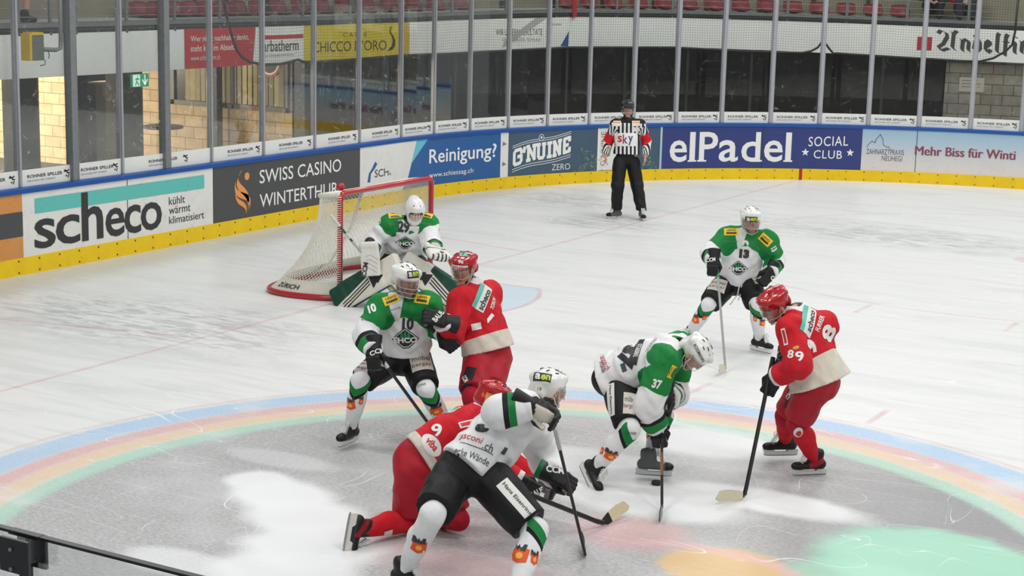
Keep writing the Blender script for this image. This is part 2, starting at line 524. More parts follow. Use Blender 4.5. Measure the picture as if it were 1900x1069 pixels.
a = advert(-13.0, -8.08, ad_mat('tan_advert', srgb(206, 142, 78)), 'orange and black board at the far left end of the boards')
quad(a, 'black_band', -13.0, -8.08, 0.47, 0.77, GREY_AD)
a = advert(-8.08, -4.58, WHITE_AD, 'white advertising board with scheco in black under a teal bar')
quad(a, 'teal_bar', -7.88, -4.76, 0.72, 0.905, TEAL)
V, F, _ = glyphs('sc eco', 0.022, 0, 0.86)
words(a, 'sc', -7.90, -7.13, 0.28, 0.645, BLACK, 0.014, space=0.9)
words(a, 'h', -7.10, -6.72, 0.28, 0.895, BLACK, 0.02)
words(a, 'eco', -6.68, -5.62, 0.27, 0.645, BLACK, 0.014, space=0.9)
words(a, 'kühlt', -5.48, -5.16, 0.565, 0.67, BLACK)
words(a, 'wärmt', -5.48, -5.05, 0.44, 0.54, BLACK)
words(a, 'klimatisiert', -5.48, -4.77, 0.31, 0.41, BLACK)
seam(a, -6.27)
a = advert(-4.58, -1.08, GREY_AD, 'charcoal advertising board with SWISS CASINO WINTERTHUR in white behind the goal')
words(a, 'SWISS CASINO', -3.56, -1.58, 0.665, 0.86, WPRINT, 0.004)
words(a, 'WINTERTHUR', -3.56, -1.66, 0.32, 0.51, WPRINT, 0.004)
for P4, wmax in ((((-3.95, 0.90), (-4.30, 0.60), (-3.62, 0.66), (-3.86, 0.26)), 0.042), (((-4.10, 0.74), (-4.16, 0.44), (-3.66, 0.62), (-3.80, 0.30)), 0.040), (((-4.10, 0.58), (-4.06, 0.38), (-3.84, 0.46), (-3.86, 0.27)), 0.030)):
    b = MB(); prev = None
    for i in range(17):
        t = i / 16; u = 1 - t
        x, z = (sum(w_ * P4[k][c] for k, w_ in enumerate((u**3, 3*u*u*t, 3*u*t*t, t**3))) for c in (0, 1))
        wd = wmax * math.sin(math.pi * (0.04 + 0.93 * t)) ** 0.8
        cur = (bd(x - wd * 0.55, -0.003, z - wd), bd(x + wd * 0.55, -0.003, z + wd))
        if prev: b.add([prev[0], cur[0], cur[1], prev[1]], [(0, 1, 2, 3)])
        prev = cur
    b.build('flame_emblem', ORANGE, a, recalc=False)
poly(a, 'flame_dot', [(-3.84 + 0.055*math.cos(t), 0.80 + 0.055*math.sin(t)) for t in [k*math.pi/8 for k in range(16)]], ORANGE)
a = advert(-1.08, 2.62, BLUE_AD, 'white and blue advertising board reading SCHIESS and Reinigung? beyond the goal')
poly(a, 'white_field', [(-1.08, 0.21), (0.12, 0.21), (0.27, 0.40), (0.50, 0.985), (-1.08, 0.985)], WHITE_AD, -0.0025)
poly(a, 'teal_wedge', [(0.27, 0.40), (0.36, 0.62), (0.80, 0.985), (0.50, 0.985)], mat('sky_print', srgb(98, 184, 206), 0.4), -0.004)
words(a, 'SCHIESS', -0.68, 0.08, 0.48, 0.605, GREY_AD, 0.012)
for sh in (0, 1):
    pts = [(-0.50, 0.87), (-0.62, 0.84), (-0.68, 0.72), (-0.76, 0.63), (-0.84, 0.56), (-0.88, 0.42)]
    pts2 = [(-0.80, 0.42), (-0.78, 0.55), (-0.68, 0.62), (-0.60, 0.70), (-0.57, 0.80)]
poly(a, 'wave_emblem', pts + pts2, BLUE_AD)
words(a, 'Reinigung?', 0.84, 2.52, 0.50, 0.81, WPRINT, 0.010)
words(a, 'www.schiessag.ch', 0.84, 1.97, 0.315, 0.42, WPRINT)
seam(a, -0.06)
a = advert(2.62, 2.80, WHITE_AD, 'narrow white strip of board between the Reinigung and G’NUINE boards')
poly(a, 'arrow_mark', [(2.66, 0.75), (2.76, 0.78), (2.67, 0.83)], GREYP)
poly(a, 'arrow_mark', [(2.66, 0.40), (2.76, 0.43), (2.67, 0.48)], GREYP)
a = advert(2.80, 6.13, SLATE_AD, 'slate blue advertising board with G’NUINE ZERO behind the referee')
rise = lambda x: 0.20 * (x + 0.10 * math.sin(x * math.pi * 2))
def block(par, ch, s0, s1, z0, z1, m, zf, wd=0.36):
    L = {'G': [[(0.95, 0.72), (0.95, 0.86), (0.8, 1), (0.2, 1), (0.05, 0.86), (0.05, 0.14), (0.2, 0), (0.8, 0), (0.95, 0.14), (0.95, 0.5), (0.55, 0.5)]],
         "’": [[(0.5, 1.0), (0.5, 0.85), (0.35, 0.7)]],
         'N': [[(0.12, 0), (0.12, 1), (0.88, 0), (0.88, 1)], [(-0.05, 0), (0.32, 0)], [(-0.05, 1), (0.2, 1)], [(0.7, 1), (1.05, 1)]],
         'U': [[(0.12, 1), (0.12, 0.14), (0.28, 0), (0.72, 0), (0.88, 0.14), (0.88, 1)], [(-0.05, 1), (0.3, 1)], [(0.7, 1), (1.05, 1)]],
         'I': [[(0.5, 0), (0.5, 1)], [(0.1, 0), (0.9, 0)], [(0.1, 1), (0.9, 1)]],
         'E': [[(0.95, 0.22), (0.95, 0), (0.15, 0), (0.15, 1), (0.95, 1), (0.95, 0.78)], [(0.15, 0.5), (0.7, 0.5)]]}[ch]
    W_, H_ = s1 - s0, z1 - z0
    V, F = thick_lines([[(x * W_, y * H_) for x, y in ln] for ln in L], wd)
    b = MB(); b.add([bd(s0 + x, -0.004, z0 + y + zf(s0 + x)) for x, y in V], F)
    return b
zf = lambda s: 0.21 * (s - 2.9) / 1.3 + 0.02 * math.sin((s - 2.9) / 1.3 * 2 * math.pi)
b = MB()
for ch, x0, x1 in (('G', 2.93, 3.11), ("’", 3.14, 3.20), ('N', 3.24, 3.42), ('U', 3.47, 3.63), ('I', 3.69, 3.78), ('N', 3.83, 3.98), ('E', 4.04, 4.18)):
    q = block(a, ch, x0, x1, 0.395, 0.635, None, zf, 0.062); b.add(q.v, q.f)
b.build('lettering', WPRINT, a, recalc=False)
words(a, 'ZERO', 3.80, 4.20, 0.265, 0.375, WPRINT, -0.008)
for dz in (0.70, 0.735, 0.325, 0.285):
    V, F = thick_lines([[(2.9 + 1.3*i/12, dz + 0.0) for i in range(13)]], 0.010)
    b = MB(); b.add([bd(x, -0.004, y + zf(x)) for x, y in V], F); b.build('curved_stripe', WPRINT, a, recalc=False)
poly(a, 'round_badge', [(3.55 + 0.06*math.cos(t), 0.86 + 0.06*math.sin(t)) for t in [k*math.pi/9 for k in range(18)]], WPRINT)
poly(a, 'round_badge', [(3.55 + 0.05*math.cos(t), 0.86 + 0.05*math.sin(t)) for t in [k*math.pi/9 for k in range(18)]], SLATE_AD, -0.005)
quad(a, 'badge_cross', 3.525, 3.575, 0.85, 0.87, WPRINT, -0.006, 1); quad(a, 'badge_cross', 3.54, 3.56, 0.835, 0.885, WPRINT, -0.006, 1)
# printed plants and a poster on the same board
LEAF = mat('printed_leaf', srgb(128, 150, 92), 0.5); LEAF2 = mat('printed_leaf_dark', srgb(72, 104, 60), 0.5)
rnd = random.Random(3)
for cx, n, hh, mm in ((4.50, 46, 0.42, LEAF), (4.70, 26, 0.30, LEAF), (4.36, 20, 0.08, LEAF2), (5.62, 60, 0.30, LEAF2), (5.85, 40, 0.22, LEAF)):
    b = MB()
    for k in range(n):
        y = rnd.random() ** 1.3; x = cx + rnd.gauss(0, 0.05 + 0.05 * (1 - y)); z = 0.225 + hh * y
        q = 0.012 + 0.014 * rnd.random(); t = rnd.random() * 6.28
        b.add([bd(x + q*math.cos(t), -0.0035, z + q*math.sin(t)), bd(x + q*0.4*math.cos(t+1.57), -0.0035, z + q*0.4*math.sin(t+1.57)), bd(x - q*math.cos(t), -0.0035, z - q*math.sin(t)), bd(x - q*0.4*math.cos(t+1.57), -0.0035, z - q*0.4*math.sin(t+1.57))], [(0, 1, 2, 3)])
    b.build('printed_plant', mm, a, recalc=False)
quad(a, 'poster', 4.80, 5.30, 0.22, 0.985, WHITE_AD, -0.003)
V, F, _ = glyphs('G’NUINE'); b = MB()
b.add([bd(4.95 - 0.10 * y, -0.005, 0.30 + 0.62 * x) for x, y in V], F); b.build('lettering', mat('brown_print', srgb(138, 104, 84), 0.5), a, recalc=False)
quad(a, 'poster_edge', 4.78, 4.81, 0.21, 0.985, WPRINT, -0.005, 1)
quad(a, 'poster_edge', 6.08, 6.12, 0.21, 0.985, mat('pale_blue_print', srgb(168, 196, 214), 0.5), -0.005, 1)
a = advert(6.13, 9.98, NAVY_AD, 'navy advertising board reading elPadel SOCIAL CLUB in white')
for t, x0, x1, z0, z1, bo in (('e', 6.28, 6.63, 0.33, 0.735, 0.012), ('l', 6.68, 6.79, 0.335, 0.885, 0.012), ('P', 6.87, 7.24, 0.335, 0.885, 0.014), ('a', 7.26, 7.64, 0.33, 0.735, 0.012), ('d', 7.70, 8.07, 0.33, 0.885, 0.012), ('e', 8.14, 8.50, 0.33, 0.735, 0.012), ('l', 8.55, 8.66, 0.335, 0.885, 0.012)):
    words(a, t, x0, x1, z0, z1, WPRINT, bo)
for x0, x1, z in ((6.65, 6.82, 0.335), (6.84, 7.02, 0.335), (7.93, 8.11, 0.335), (8.52, 8.69, 0.335)):
    quad(a, 'letter_foot', x0, x1, z, z + 0.03, WPRINT, -0.0042, 2)
words(a, 'SOCIAL', 8.98, 9.72, 0.645, 0.825, WPRINT, 0.002, space=1.1, zfun=lambda x: 0.03 * (x - 0.5))
words(a, 'CLUB', 9.09, 9.62, 0.41, 0.565, WPRINT, 0.002, space=1.1)
def star(cx, cz, r_):
    return [(cx + (r_ if k % 2 == 0 else r_*0.42) * math.sin(k*math.pi/5), cz + (r_ if k % 2 == 0 else r_*0.42) * math.cos(k*math.pi/5)) for k in range(10)]
poly(a, 'star', star(8.93, 0.52, 0.075), WPRINT); poly(a, 'star', star(9.77, 0.53, 0.075), WPRINT)
seam(a, 8.11)
def sky_ad():
    m = bpy.data.materials.new('pale_sky_advert'); N = NT(m); co = N.coord()
    sep = N.n('ShaderNodeSeparateXYZ'); N.put(sep.inputs[0], co)
    c = N.mix(N.step(sep.outputs[2], 0.25, 0.95), srgb(214, 208, 204), srgb(158, 188, 208))
    k = N.m('MULTIPLY', N.step(N.noise(N.mapping(co, (1, 1, 1.6)), 48, 2, 0.5, 1.4), 0.62, 0.70), N.step(N.noise(co, 3.0, 2), 0.42, 0.62))
    low = N.m('SUBTRACT', 1.0, N.m('MULTIPLY', N.step(sep.outputs[2], 0.25, 0.55), 0.65))
    c = N.mix(N.m('MULTIPLY', k, low), c, (0.11, 0.11, 0.12, 1))
    N.put(N.b.inputs['Base Color'], c); N.b.inputs['Roughness'].default_value = 0.4
    return m
a = advert(9.98, S1, sky_ad(), 'pale blue advertising board reading Mehr Biss für Winti at the right')
words(a, 'ZAHNARZTPRAXIS', 10.07, 10.76, 0.515, 0.615, GREY_AD, -0.004)
words(a, 'NEUHEGI', 10.36, 10.73, 0.40, 0.495, GREY_AD, -0.004)
V, F = thick_lines([[(10.07, 0.64), (10.10, 0.70), (10.16, 0.76), (10.22, 0.73), (10.235, 0.80), (10.30, 0.875), (10.31, 0.89), (10.315, 0.87), (10.36, 0.80), (10.37, 0.70), (10.45, 0.65), (10.47, 0.665), (10.50, 0.63)]], 0.010)
b = MB(); b.add([bd(x, -0.004, y) for x, y in V], F); b.build('castle_outline', GREY_AD, a, recalc=False)
for k_ in range(3): words(a, 'Mehr Biss für Winti', 10.955 + 0.007 * k_, 12.75 + 0.007 * k_, 0.53, 0.70, mat('maroon_print', srgb(128, 64, 78), 0.45), 0.0, -0.004 - 0.0002 * k_)
seam(a, 10.98)

# ================================================================== glass, posts, sponsor strips
def glass_mat(name, tint, gloss, scratch, k=0.35):
    m = bpy.data.materials.new(name); N = NT(m)
    N.t.nodes.remove(N.b)
    co = N.coord()
    tr = N.n('ShaderNodeBsdfTransparent'); tr.inputs[0].default_value = (*tint, 1)
    gl = N.n('ShaderNodeBsdfGlossy'); gl.inputs['Roughness'].default_value = 0.03
    gl.inputs['Color'].default_value = (1, 1, 1, 1)
    fr = N.n('ShaderNodeFresnel'); fr.inputs[0].default_value = 1.45
    mx = N.n('ShaderNodeMixShader'); N.t.links.new(N.m('MULTIPLY', fr.outputs[0], gloss), mx.inputs[0])
    N.t.links.new(tr.outputs[0], mx.inputs[1]); N.t.links.new(gl.outputs[0], mx.inputs[2])
    last = mx
    if scratch:
        # scuffs and puck marks: broken thin lines
        tot = None
        for i, (sc, rot) in enumerate((((1, 1, 1), 0.3), ((1, 1, 2.5), 1.2), ((2.2, 2.2, 1), 2.0), ((1.5, 1.5, 1.2), 0.8))):
            v = N.noise(N.mapping(co, sc, (rot, rot * 0.7, rot), (i * 3.1, 0, 0)), 3.0, 1, 0.4, 0.8)
            ln = N.m('SUBTRACT', 1.0, N.step(N.m('ABSOLUTE', N.m('SUBTRACT', v, 0.5)), 0.0006, 0.0034))
            br = N.step(N.noise(N.mapping(co, (1, 1, 1), (0, 0, 0), (i * 2.3, i, 0)), 7.0, 2), 0.54, 0.66)
            ln = N.m('MULTIPLY', ln, br)
            tot = ln if tot is None else N.m('MAXIMUM', tot, ln)
        sep = N.n('ShaderNodeSeparateXYZ'); N.put(sep.inputs[0], co)
        low = N.m('SUBTRACT', 1.0, N.m('MULTIPLY', N.step(sep.outputs[2], 1.5, 2.6), 0.6))
        df = N.n('ShaderNodeBsdfDiffuse'); df.inputs[0].default_value = (0.75, 0.74, 0.70, 1)
        m2 = N.n('ShaderNodeMixShader')
        N.t.links.new(N.m('MULTIPLY', N.m('MULTIPLY', tot, low), scratch), m2.inputs[0])
        N.t.links.new(mx.outputs[0], m2.inputs[1]); N.t.links.new(df.outputs[0], m2.inputs[2])
        # a thin film of haze
        hz = N.n('ShaderNodeMixShader'); hz.inputs[0].default_value = 0.005
        N.t.links.new(m2.outputs[0], hz.inputs[1]); N.t.links.new(df.outputs[0], hz.inputs[2])
        last = hz
    N.t.links.new(last.outputs[0], N.out.inputs[0])
    return m
GLASS_L = glass_mat('scuffed_rink_glass', (0.95, 0.96, 0.95), 0.2, 0.7)
GLASS_R = glass_mat('rink_glass', (0.96, 0.97, 0.96), 0.25, 0.22)
STRIP = mat('white_strip_film', srgb(226, 227, 222), 0.4, var=0.05, vscale=3, scuff=0.25)
posts = [-8.95, -8.02, -7.12, -6.26, -5.42, -4.50, -3.36, -2.14, -0.98, 0.18, 1.06, 1.96, 2.86, 3.74, 4.64, 5.56, 6.42, 7.32, 8.26, 9.18, 10.08, 11.0, 11.92, 12.82, 13.75]
ALU = mat('brushed_aluminium', srgb(176, 178, 184), 0.38, metal=0.55, var=0.15, vscale=14)
ALU_D = mat('grey_gate_post', srgb(128, 132, 134), 0.5, metal=0.3, var=0.25, vscale=20)
GATE = {2, 4}
for i, s in enumerate(posts):
    if i in (0, len(posts) - 1): continue      # past the picture's edges
    b = MB()
    wide = 0.066 if i in GATE else (0.026 if s < 2 else (0.034 if s < 5 else 0.046))
    mm = ALU_D if i in GATE else ALU
    if i in GATE:
        sweep(b, s - wide, s + wide * 0.25, rect(0.03, 0.15, 1.05, 4.0), 1)
        sweep(b, s + wide * 0.25, s + wide, rect(0.055, 0.15, 1.05, 4.0), 1)
    else:
        sweep(b, s - wide, s + wide, rect(0.085, 0.14, 1.05, 4.0), 1)
        sweep(b, s - wide * 0.62, s + wide * 0.62, rect(0.06, 0.085, 1.05, 4.0), 1)
    o = b.build('glass_post', [mm], bevel=0.004)
    tag(o, ('grey steel gate post in the rink glass, ' if i in GATE else 'slim aluminium glass post, ') + ORD[i - 1] + ' of the row from the left end', 'post', 'posts holding the rink glass')
pe = [p_ for i, p_ in enumerate(posts) if i != 4]
emblem_lines = [[(0.1, 0.95), (0.45, 0.75), (0.9, 0.9)], [(0.45, 0.75), (0.6, 0.55), (0.95, 0.5)], [(0.0, 0.75), (0.35, 0.8)], [(0.3, 0.2), (0.5, 0.2)], [(0.85, 0.3), (0.7, 0.0)]]
for i in range(len(pe) - 1):
    s0, s1 = pe[i] + 0.02, pe[i+1] - 0.02
    b = MB(); sweep(b, s0, s1, rect(0.10, 0.112, 1.05, 3.95), 0.45)
    g = b.build('rink_glass', GLASS_L if s1 < 1.2 else GLASS_R)
    tag(g, 'clear rink glass pane with a white sponsor strip, ' + ORD[i] + ' from the left end', 'glass pane', 'panes of rink glass above the boards')
    b = MB(); sweep(b, s0, s1, rect(0.088, 0.098, 1.05, 1.25), 0.3)
    st = b.build('sponsor_strip', STRIP, g)
    w_ = s1 - s0; red = abs(s0 - 9.2) < 0.05
    a0 = s0 + w_ * (0.30 if w_ < 1.3 else 0.28); a1 = a0 + 0.56
    if w_ < 1.0: a0 = s0 + 0.10; a1 = s0 + 0.10 + 0.58
    words(st, 'ROHNER SPILLER', a0, a1, 1.145, 1.185, BLACK, 0.012, 0.084)
    words(st, 'DRUCKEN MIT FORMAT', a0, a0 + (a1 - a0) * 0.80, 1.098, 1.122, GREYP, -0.004, 0.084)
    e0 = min(s1 - 0.15, a1 + 0.12)
    V, F = thick_lines(emblem_lines, 0.16)
    flat_on(st, 'bird_emblem', V, F, e0, e0 + 0.09, 1.10, 1.20, BLACK, 0.084)

# ================================================================== floor behind, stand front, ledge
def sweepf(b, s0, s1, pf, d=0.25, mi=0):
    ss = steps(s0, s1, d); n = len(pf(s0))
    vs = [bd(s, o_, z_) for s in ss for o_, z_ in pf(s)]
    fs = []
    for i in range(len(ss)-1):
        for k in range(n):
            l = (k+1) % n
            fs.append((i*n+k, i*n+l, (i+1)*n+l, (i+1)*n+k))
    fs.append(tuple(range(n))); fs.append(tuple((len(ss)-1)*n+k for k in range(n))[::-1])
    return b.add(vs, fs, mi)
_bs = [-13.0, -6.5, -4.5, -2.1, 0.5, 2.15, 3.7, 5.25, 7.0, 9.26, 11.8, 14.4]
_b0 = [2.17, 2.165, 2.16, 2.165, 2.18, 2.205, 2.27, 2.335, 2.345, 2.285, 2.215, 2.18]
_b1 = [2.75, 2.75, 2.75, 2.76, 2.76, 2.785, 2.84, 2.89, 2.90, 2.875, 2.83, 2.80]
zb = lambda s: float(np.interp(s, _bs, _b0)); zt = lambda s: float(np.interp(s, _bs, _b1))
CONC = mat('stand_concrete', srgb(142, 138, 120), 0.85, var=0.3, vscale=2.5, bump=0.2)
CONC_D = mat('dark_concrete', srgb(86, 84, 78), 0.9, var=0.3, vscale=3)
RUBBER = mat('dark_rubber_floor', srgb(70, 68, 62), 0.8, var=0.2, vscale=3)
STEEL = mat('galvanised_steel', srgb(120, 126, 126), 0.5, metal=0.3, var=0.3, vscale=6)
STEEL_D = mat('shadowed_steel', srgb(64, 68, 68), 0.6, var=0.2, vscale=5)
SLABTOP = mat('pale_step', srgb(196, 194, 184), 0.8, var=0.2, vscale=4)
b = MB(); sweep(b, S0 - 2, S1, rect(0.17, 12.0, -0.06, 0.0), 0.4)
b.build('trim_walkway', RUBBER)['kind'] = 'structure'
BAND = mat('band_panel', srgb(236, 238, 235), 0.5, var=0.1, vscale=2.0, scuff=0.3, scuff_col=(0.3, 0.3, 0.3, 1))
b = MB(); sweepf(b, S0, S1, lambda s: rect(2.0, 2.12, zb(s), zt(s)))
b.build('wall_stand_front', BAND)['kind'] = 'structure'
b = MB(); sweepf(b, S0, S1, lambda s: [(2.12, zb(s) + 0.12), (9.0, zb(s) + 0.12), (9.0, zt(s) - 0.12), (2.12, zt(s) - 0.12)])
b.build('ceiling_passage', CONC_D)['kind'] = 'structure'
# ledge beam
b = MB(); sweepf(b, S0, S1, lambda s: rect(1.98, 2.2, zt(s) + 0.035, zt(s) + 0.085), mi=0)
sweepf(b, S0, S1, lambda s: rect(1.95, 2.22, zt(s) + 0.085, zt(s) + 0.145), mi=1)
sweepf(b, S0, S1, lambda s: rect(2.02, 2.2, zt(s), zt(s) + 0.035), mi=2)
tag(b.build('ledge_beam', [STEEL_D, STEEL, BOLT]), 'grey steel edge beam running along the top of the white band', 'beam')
# concrete treads and risers of the stand
b = MB()
sweepf(b, S0, S1, lambda s: rect(2.2, 3.45, zt(s) - 0.1, zt(s) + 0.13), mi=1)
sweepf(b, S0, S1, lambda s: rect(3.45, 4.3, zt(s) - 0.1, zt(s) + 0.60), mi=0)
sweepf(b, S0, S1, lambda s: rect(4.3, 9.0, zt(s) - 0.1, zt(s) + 1.05), mi=0)
b.build('floor_stand_steps', [CONC, SLABTOP])['kind'] = 'structure'
# ================================================================== banners on the white band
RED_B = mat('red_banner', srgb(188, 40, 44), 0.5, var=0.08, vscale=3)
YEL_B = mat('yellow_banner', srgb(222, 200, 36), 0.5, var=0.12, vscale=4)
WHT_B = mat('white_banner', srgb(242, 243, 238), 0.5, var=0.08, vscale=3)
def banner(s0, s1, m, label, z0=None, z1=None):
    b = MB(); sweepf(b, s0, s1, lambda s: rect(1.984, 1.998, zb(s) + (z0 or 0.0), zt(s) - (z1 or 0.0)))
    return tag(b.build('banner', m), label, 'banner', 'advertising banners on the band below the seats')
OB = 1.98
def bpoly(par, name, pts, m, off=OB):
    b = MB(); b.add([bd(s, off, z) for s, z in pts], [tuple(range(len(pts)))]); return b.build(name, m, par, recalc=False)
a = banner(-2.82, -1.14, RED_B, 'red banner reading Wer nicht nachhaltig denkt, steht klar im Abseits')
words(a, 'Wer nicht nachhaltig denkt,', -2.70, -1.32, 2.545, 2.655, WPRINT, 0.006, OB)
words(a, 'steht klar im Abseits.', -2.70, -1.62, 2.42, 2.515, WPRINT, 0.006, OB)
words(a, 'www.arbatherm.ch', -2.70, -2.02, 2.285, 2.36, WPRINT, -0.006, OB)
bpoly(a, 'white_wedge', [(-1.22, 2.17), (-1.13, 2.17), (-1.13, 2.755), (-1.145, 2.755)], WHT_B)
a = banner(-1.13, 0.095, WHT_B, 'white banner reading arbatherm under a red stripe')
words(a, 'arbatherm', -0.96, -0.03, 2.365, 2.545, BLACK, 0.008, OB)
quad(a, 'red_stripe', -0.95, 0.08, 2.56, 2.625, RED_B, OB, 4)
words(a, 'DER WÄRMEPUMPENPROFI', -0.95, -0.15, 2.285, 2.315, GREYP, 0, OB)
a = banner(0.105, 2.26, YEL_B, 'yellow banner reading CAFFÈ CHICCO D’ORO in dark brown')
BROWN = mat('coffee_brown_print', srgb(62, 46, 26), 0.5)
b0_ = words(a, 'CHICCO D’ORO', 0.30, 1.82, 2.315, 2.485, BROWN, -0.002, OB, space=0.95)
words(a, 'CAFFÈ', 0.94, 1.42, 2.555, 2.65, BROWN, -0.012, OB, space=1.5)
for s_ in (0.36, 0.56, 0.66, 0.78):
    pass
arm = [(1.93, 2.70), (1.90, 2.69), (1.90, 2.62), (1.95, 2.56), (1.99, 2.48), (1.99, 2.38), (1.94, 2.32), (1.83, 2.29)]
arm2 = [(1.86, 2.33), (1.92, 2.38), (1.94, 2.47), (1.92, 2.55), (1.87, 2.62), (1.88, 2.70), (1.92, 2.72)]
bpoly(a, 'figure_emblem', [(x, z) for x, z in arm] + arm2, BROWN)
quad(a, 'gold_edge', 2.13, 2.26, 2.21, 2.785, mat('gold_print', srgb(212, 172, 30), 0.5), OB, 2)
a = banner(2.27, 5.22, WHT_B, 'white banner reading WIR LIEFERN RESULTATE with a blue corner')
words(a, 'WIR LIEFERN RESULTATE', 3.90, 4.74, 2.55, 2.665, GREY_AD, -0.006, OB)
words(a, 'OHNE DRUCK. SCHLAU.', 4.02, 4.72, 2.435, 2.50, GREYP, -0.006, OB)
bpoly(a, 'grey_swoosh', [(4.02, 2.32), (4.08, 2.34), (4.82, 2.87), (4.62, 2.87), (4.05, 2.42)], mat('pale_grey_print', srgb(176, 178, 176), 0.5), OB + 0.001)
bpoly(a, 'blue_corner', [(5.07, 2.345), (5.21, 2.345), (5.215, 2.63)], BLUE_AD)
words(a, 'ROHNER SPILLER', 4.90, 5.08, 2.74, 2.765, GREY_AD, 0, OB)
a = banner(9.9, 14.0, WHT_B, 'white banner with a red square and Andelfinger in blackletter')
quad(a, 'red_square', 10.98, 11.21, 2.385, 2.645, mat('crimson_print', srgb(186, 38, 60), 0.5), OB, 2)
LET = {
 'A': [[(0.05, .85), (.15, 1), (.4, .9), (.45, .7), (.3, .35), (.1, .2), (.25, .02), (.55, .15)], [(.62, .95), (.72, .85), (.7, .2), (.85, .05)], [(.85, 1.0), (.72, .85)]],
 'n': [[(.1, .6), (.22, .5), (.2, .12), (.3, .02)], [(.25, .5), (.5, .62), (.72, .5), (.7, .12), (.82, .02)]],
 'd': [[(.25, .5), (.15, .15), (.4, .02), (.7, .2), (.65, .5), (.3, .8), (.15, .72)], [(.25, .5), (.5, .6), (.65, .5)]],
 'e': [[(.65, .45), (.5, .6), (.2, .45), (.2, .15), (.45, .0), (.75, .15)], [(.65, .45), (.3, .28)]],
 'l': [[(.55, .95), (.4, .85), (.4, .12), (.6, .0)]],
 'f': [[(.75, .85), (.5, .92), (.35, .75), (.35, -.12)], [(.15, .52), (.65, .56)]],
 'i': [[(.3, .6), (.45, .5), (.42, .12), (.55, .0)], [(.42, .82), (.5, .76)]],
 'g': [[(.6, .55), (.3, .55), (.2, .2), (.4, .05), (.65, .15)], [(.65, .58), (.65, -.1), (.4, -.25), (.15, -.15)]],
 'r': [[(.15, .6), (.3, .5), (.28, .12), (.4, .0)], [(.3, .45), (.6, .6), (.75, .5)]]}
b = MB(); x = 11.28
for ch in 'Andelfinger':
    wd = {'A': .36, 'n': .19, 'd': .17, 'e': .15, 'l': .12, 'f': .14, 'i': .11, 'g': .17, 'r': .15}[ch]
    V, F = nib([[(px_ * wd, py_ * 0.40) for px_, py_ in ln] for ln in LET[ch]], 0.032, -0.020)
    b.add([bd(x + vx, OB, 2.38 + vy) for vx, vy in V], F)
    x += wd + 0.005
b.build('lettering', GREY_AD, a, recalc=False)

# ================================================================== safety net with its black rope
rope = [(-3.76, 3.5), (-3.68, 3.089), (-3.6, 2.9), (-3.52, 2.694), (-3.44, 2.54), (-3.32, 2.429), (-3.14, 2.353), (-2.82, 2.303), (-2.44, 2.297), (-2.18, 2.32), (-2.0, 2.346), (-1.84, 2.308),
        (-1.36, 2.291), (-0.52, 2.304), (0.7, 2.324), (1.8, 2.322), (2.66, 2.342), (3.58, 2.367), (4.48, 2.399), (6.5, 2.403), (8.0, 2.342), (8.88, 2.339), (9.04, 2.372), (9.16, 2.445), (9.22, 2.537), (9.28, 2.539),
        (9.36, 2.43), (9.44, 2.342), (9.94, 2.325), (10.88, 2.294), (11.64, 2.271), (12.0, 2.275), (12.22, 2.343), (12.42, 2.48), (12.52, 2.602), (12.55, 2.83), (12.56, 3.5)]
net = empty('safety_net', bd(4.5, 0.5, 2.3)); tag(net, 'black safety net hanging behind the rink glass, edged with black rope', 'safety net')
b = MB(); b.tube([bd(s, 0.5, z) for s, z in rope], 0.021, 6)
b.build('edge_rope', DKBLACK, net, smooth=True)
rs_, rz_ = [q[0] for q in rope], [q[1] for q in rope]
zbot = lambda s: float(np.interp(s, rs_, rz_))
NET_BLACK = mat('net_twine', (0.03, 0.032, 0.03), 0.7)
b = MB(); CELL = 0.046; WR = 0.0016
def twine(p0, p1, b=b):
    t = (p1 - p0).normalized(); ref = Vector((0, 0, 1)) if abs(t.z) < 0.9 else Vector((1, 0, 0))
    e1 = t.cross(ref).normalized() * WR; e2 = t.cross(e1).normalized() * WR
    b.add([p0 + e1, p0 - e1 * 0.5 + e2, p0 - e1 * 0.5 - e2, p1 + e1, p1 - e1 * 0.5 + e2, p1 - e1 * 0.5 - e2], [(0, 1, 4, 3), (1, 2, 5, 4), (2, 0, 3, 5)])
s = -3.74; sl = []
while s < 12.56:
    sl.append(s); s += CELL
sway = lambda s, z: 0.03 * math.sin(s * 2.1 + 0.6 * math.sin(s * 0.7)) * 0.5
ZT = 3.5
for s in sl:
    z0 = zbot(s)
    if z0 < ZT - 0.02:
        q0 = bd(s + sway(s, z0), 0.5, z0); q1 = bd(s, 0.5, ZT); twine(q0, q1)
k = 0
while 2.27 + k * CELL < ZT:
    z = 2.27 + k * CELL; k += 1
    for i in range(len(sl) - 1):
        if z > min(zbot(sl[i]), zbot(sl[i+1])) and z > zbot((sl[i] + sl[i+1]) / 2) - 0.01:
            dz = 0.012 * math.sin(sl[i] * 3.3); dz2 = 0.012 * math.sin(sl[i+1] * 3.3)
            twine(bd(sl[i], 0.5, z + dz), bd(sl[i+1], 0.5, z + dz2))
o = b.build('netting', NET_BLACK, net, recalc=False)

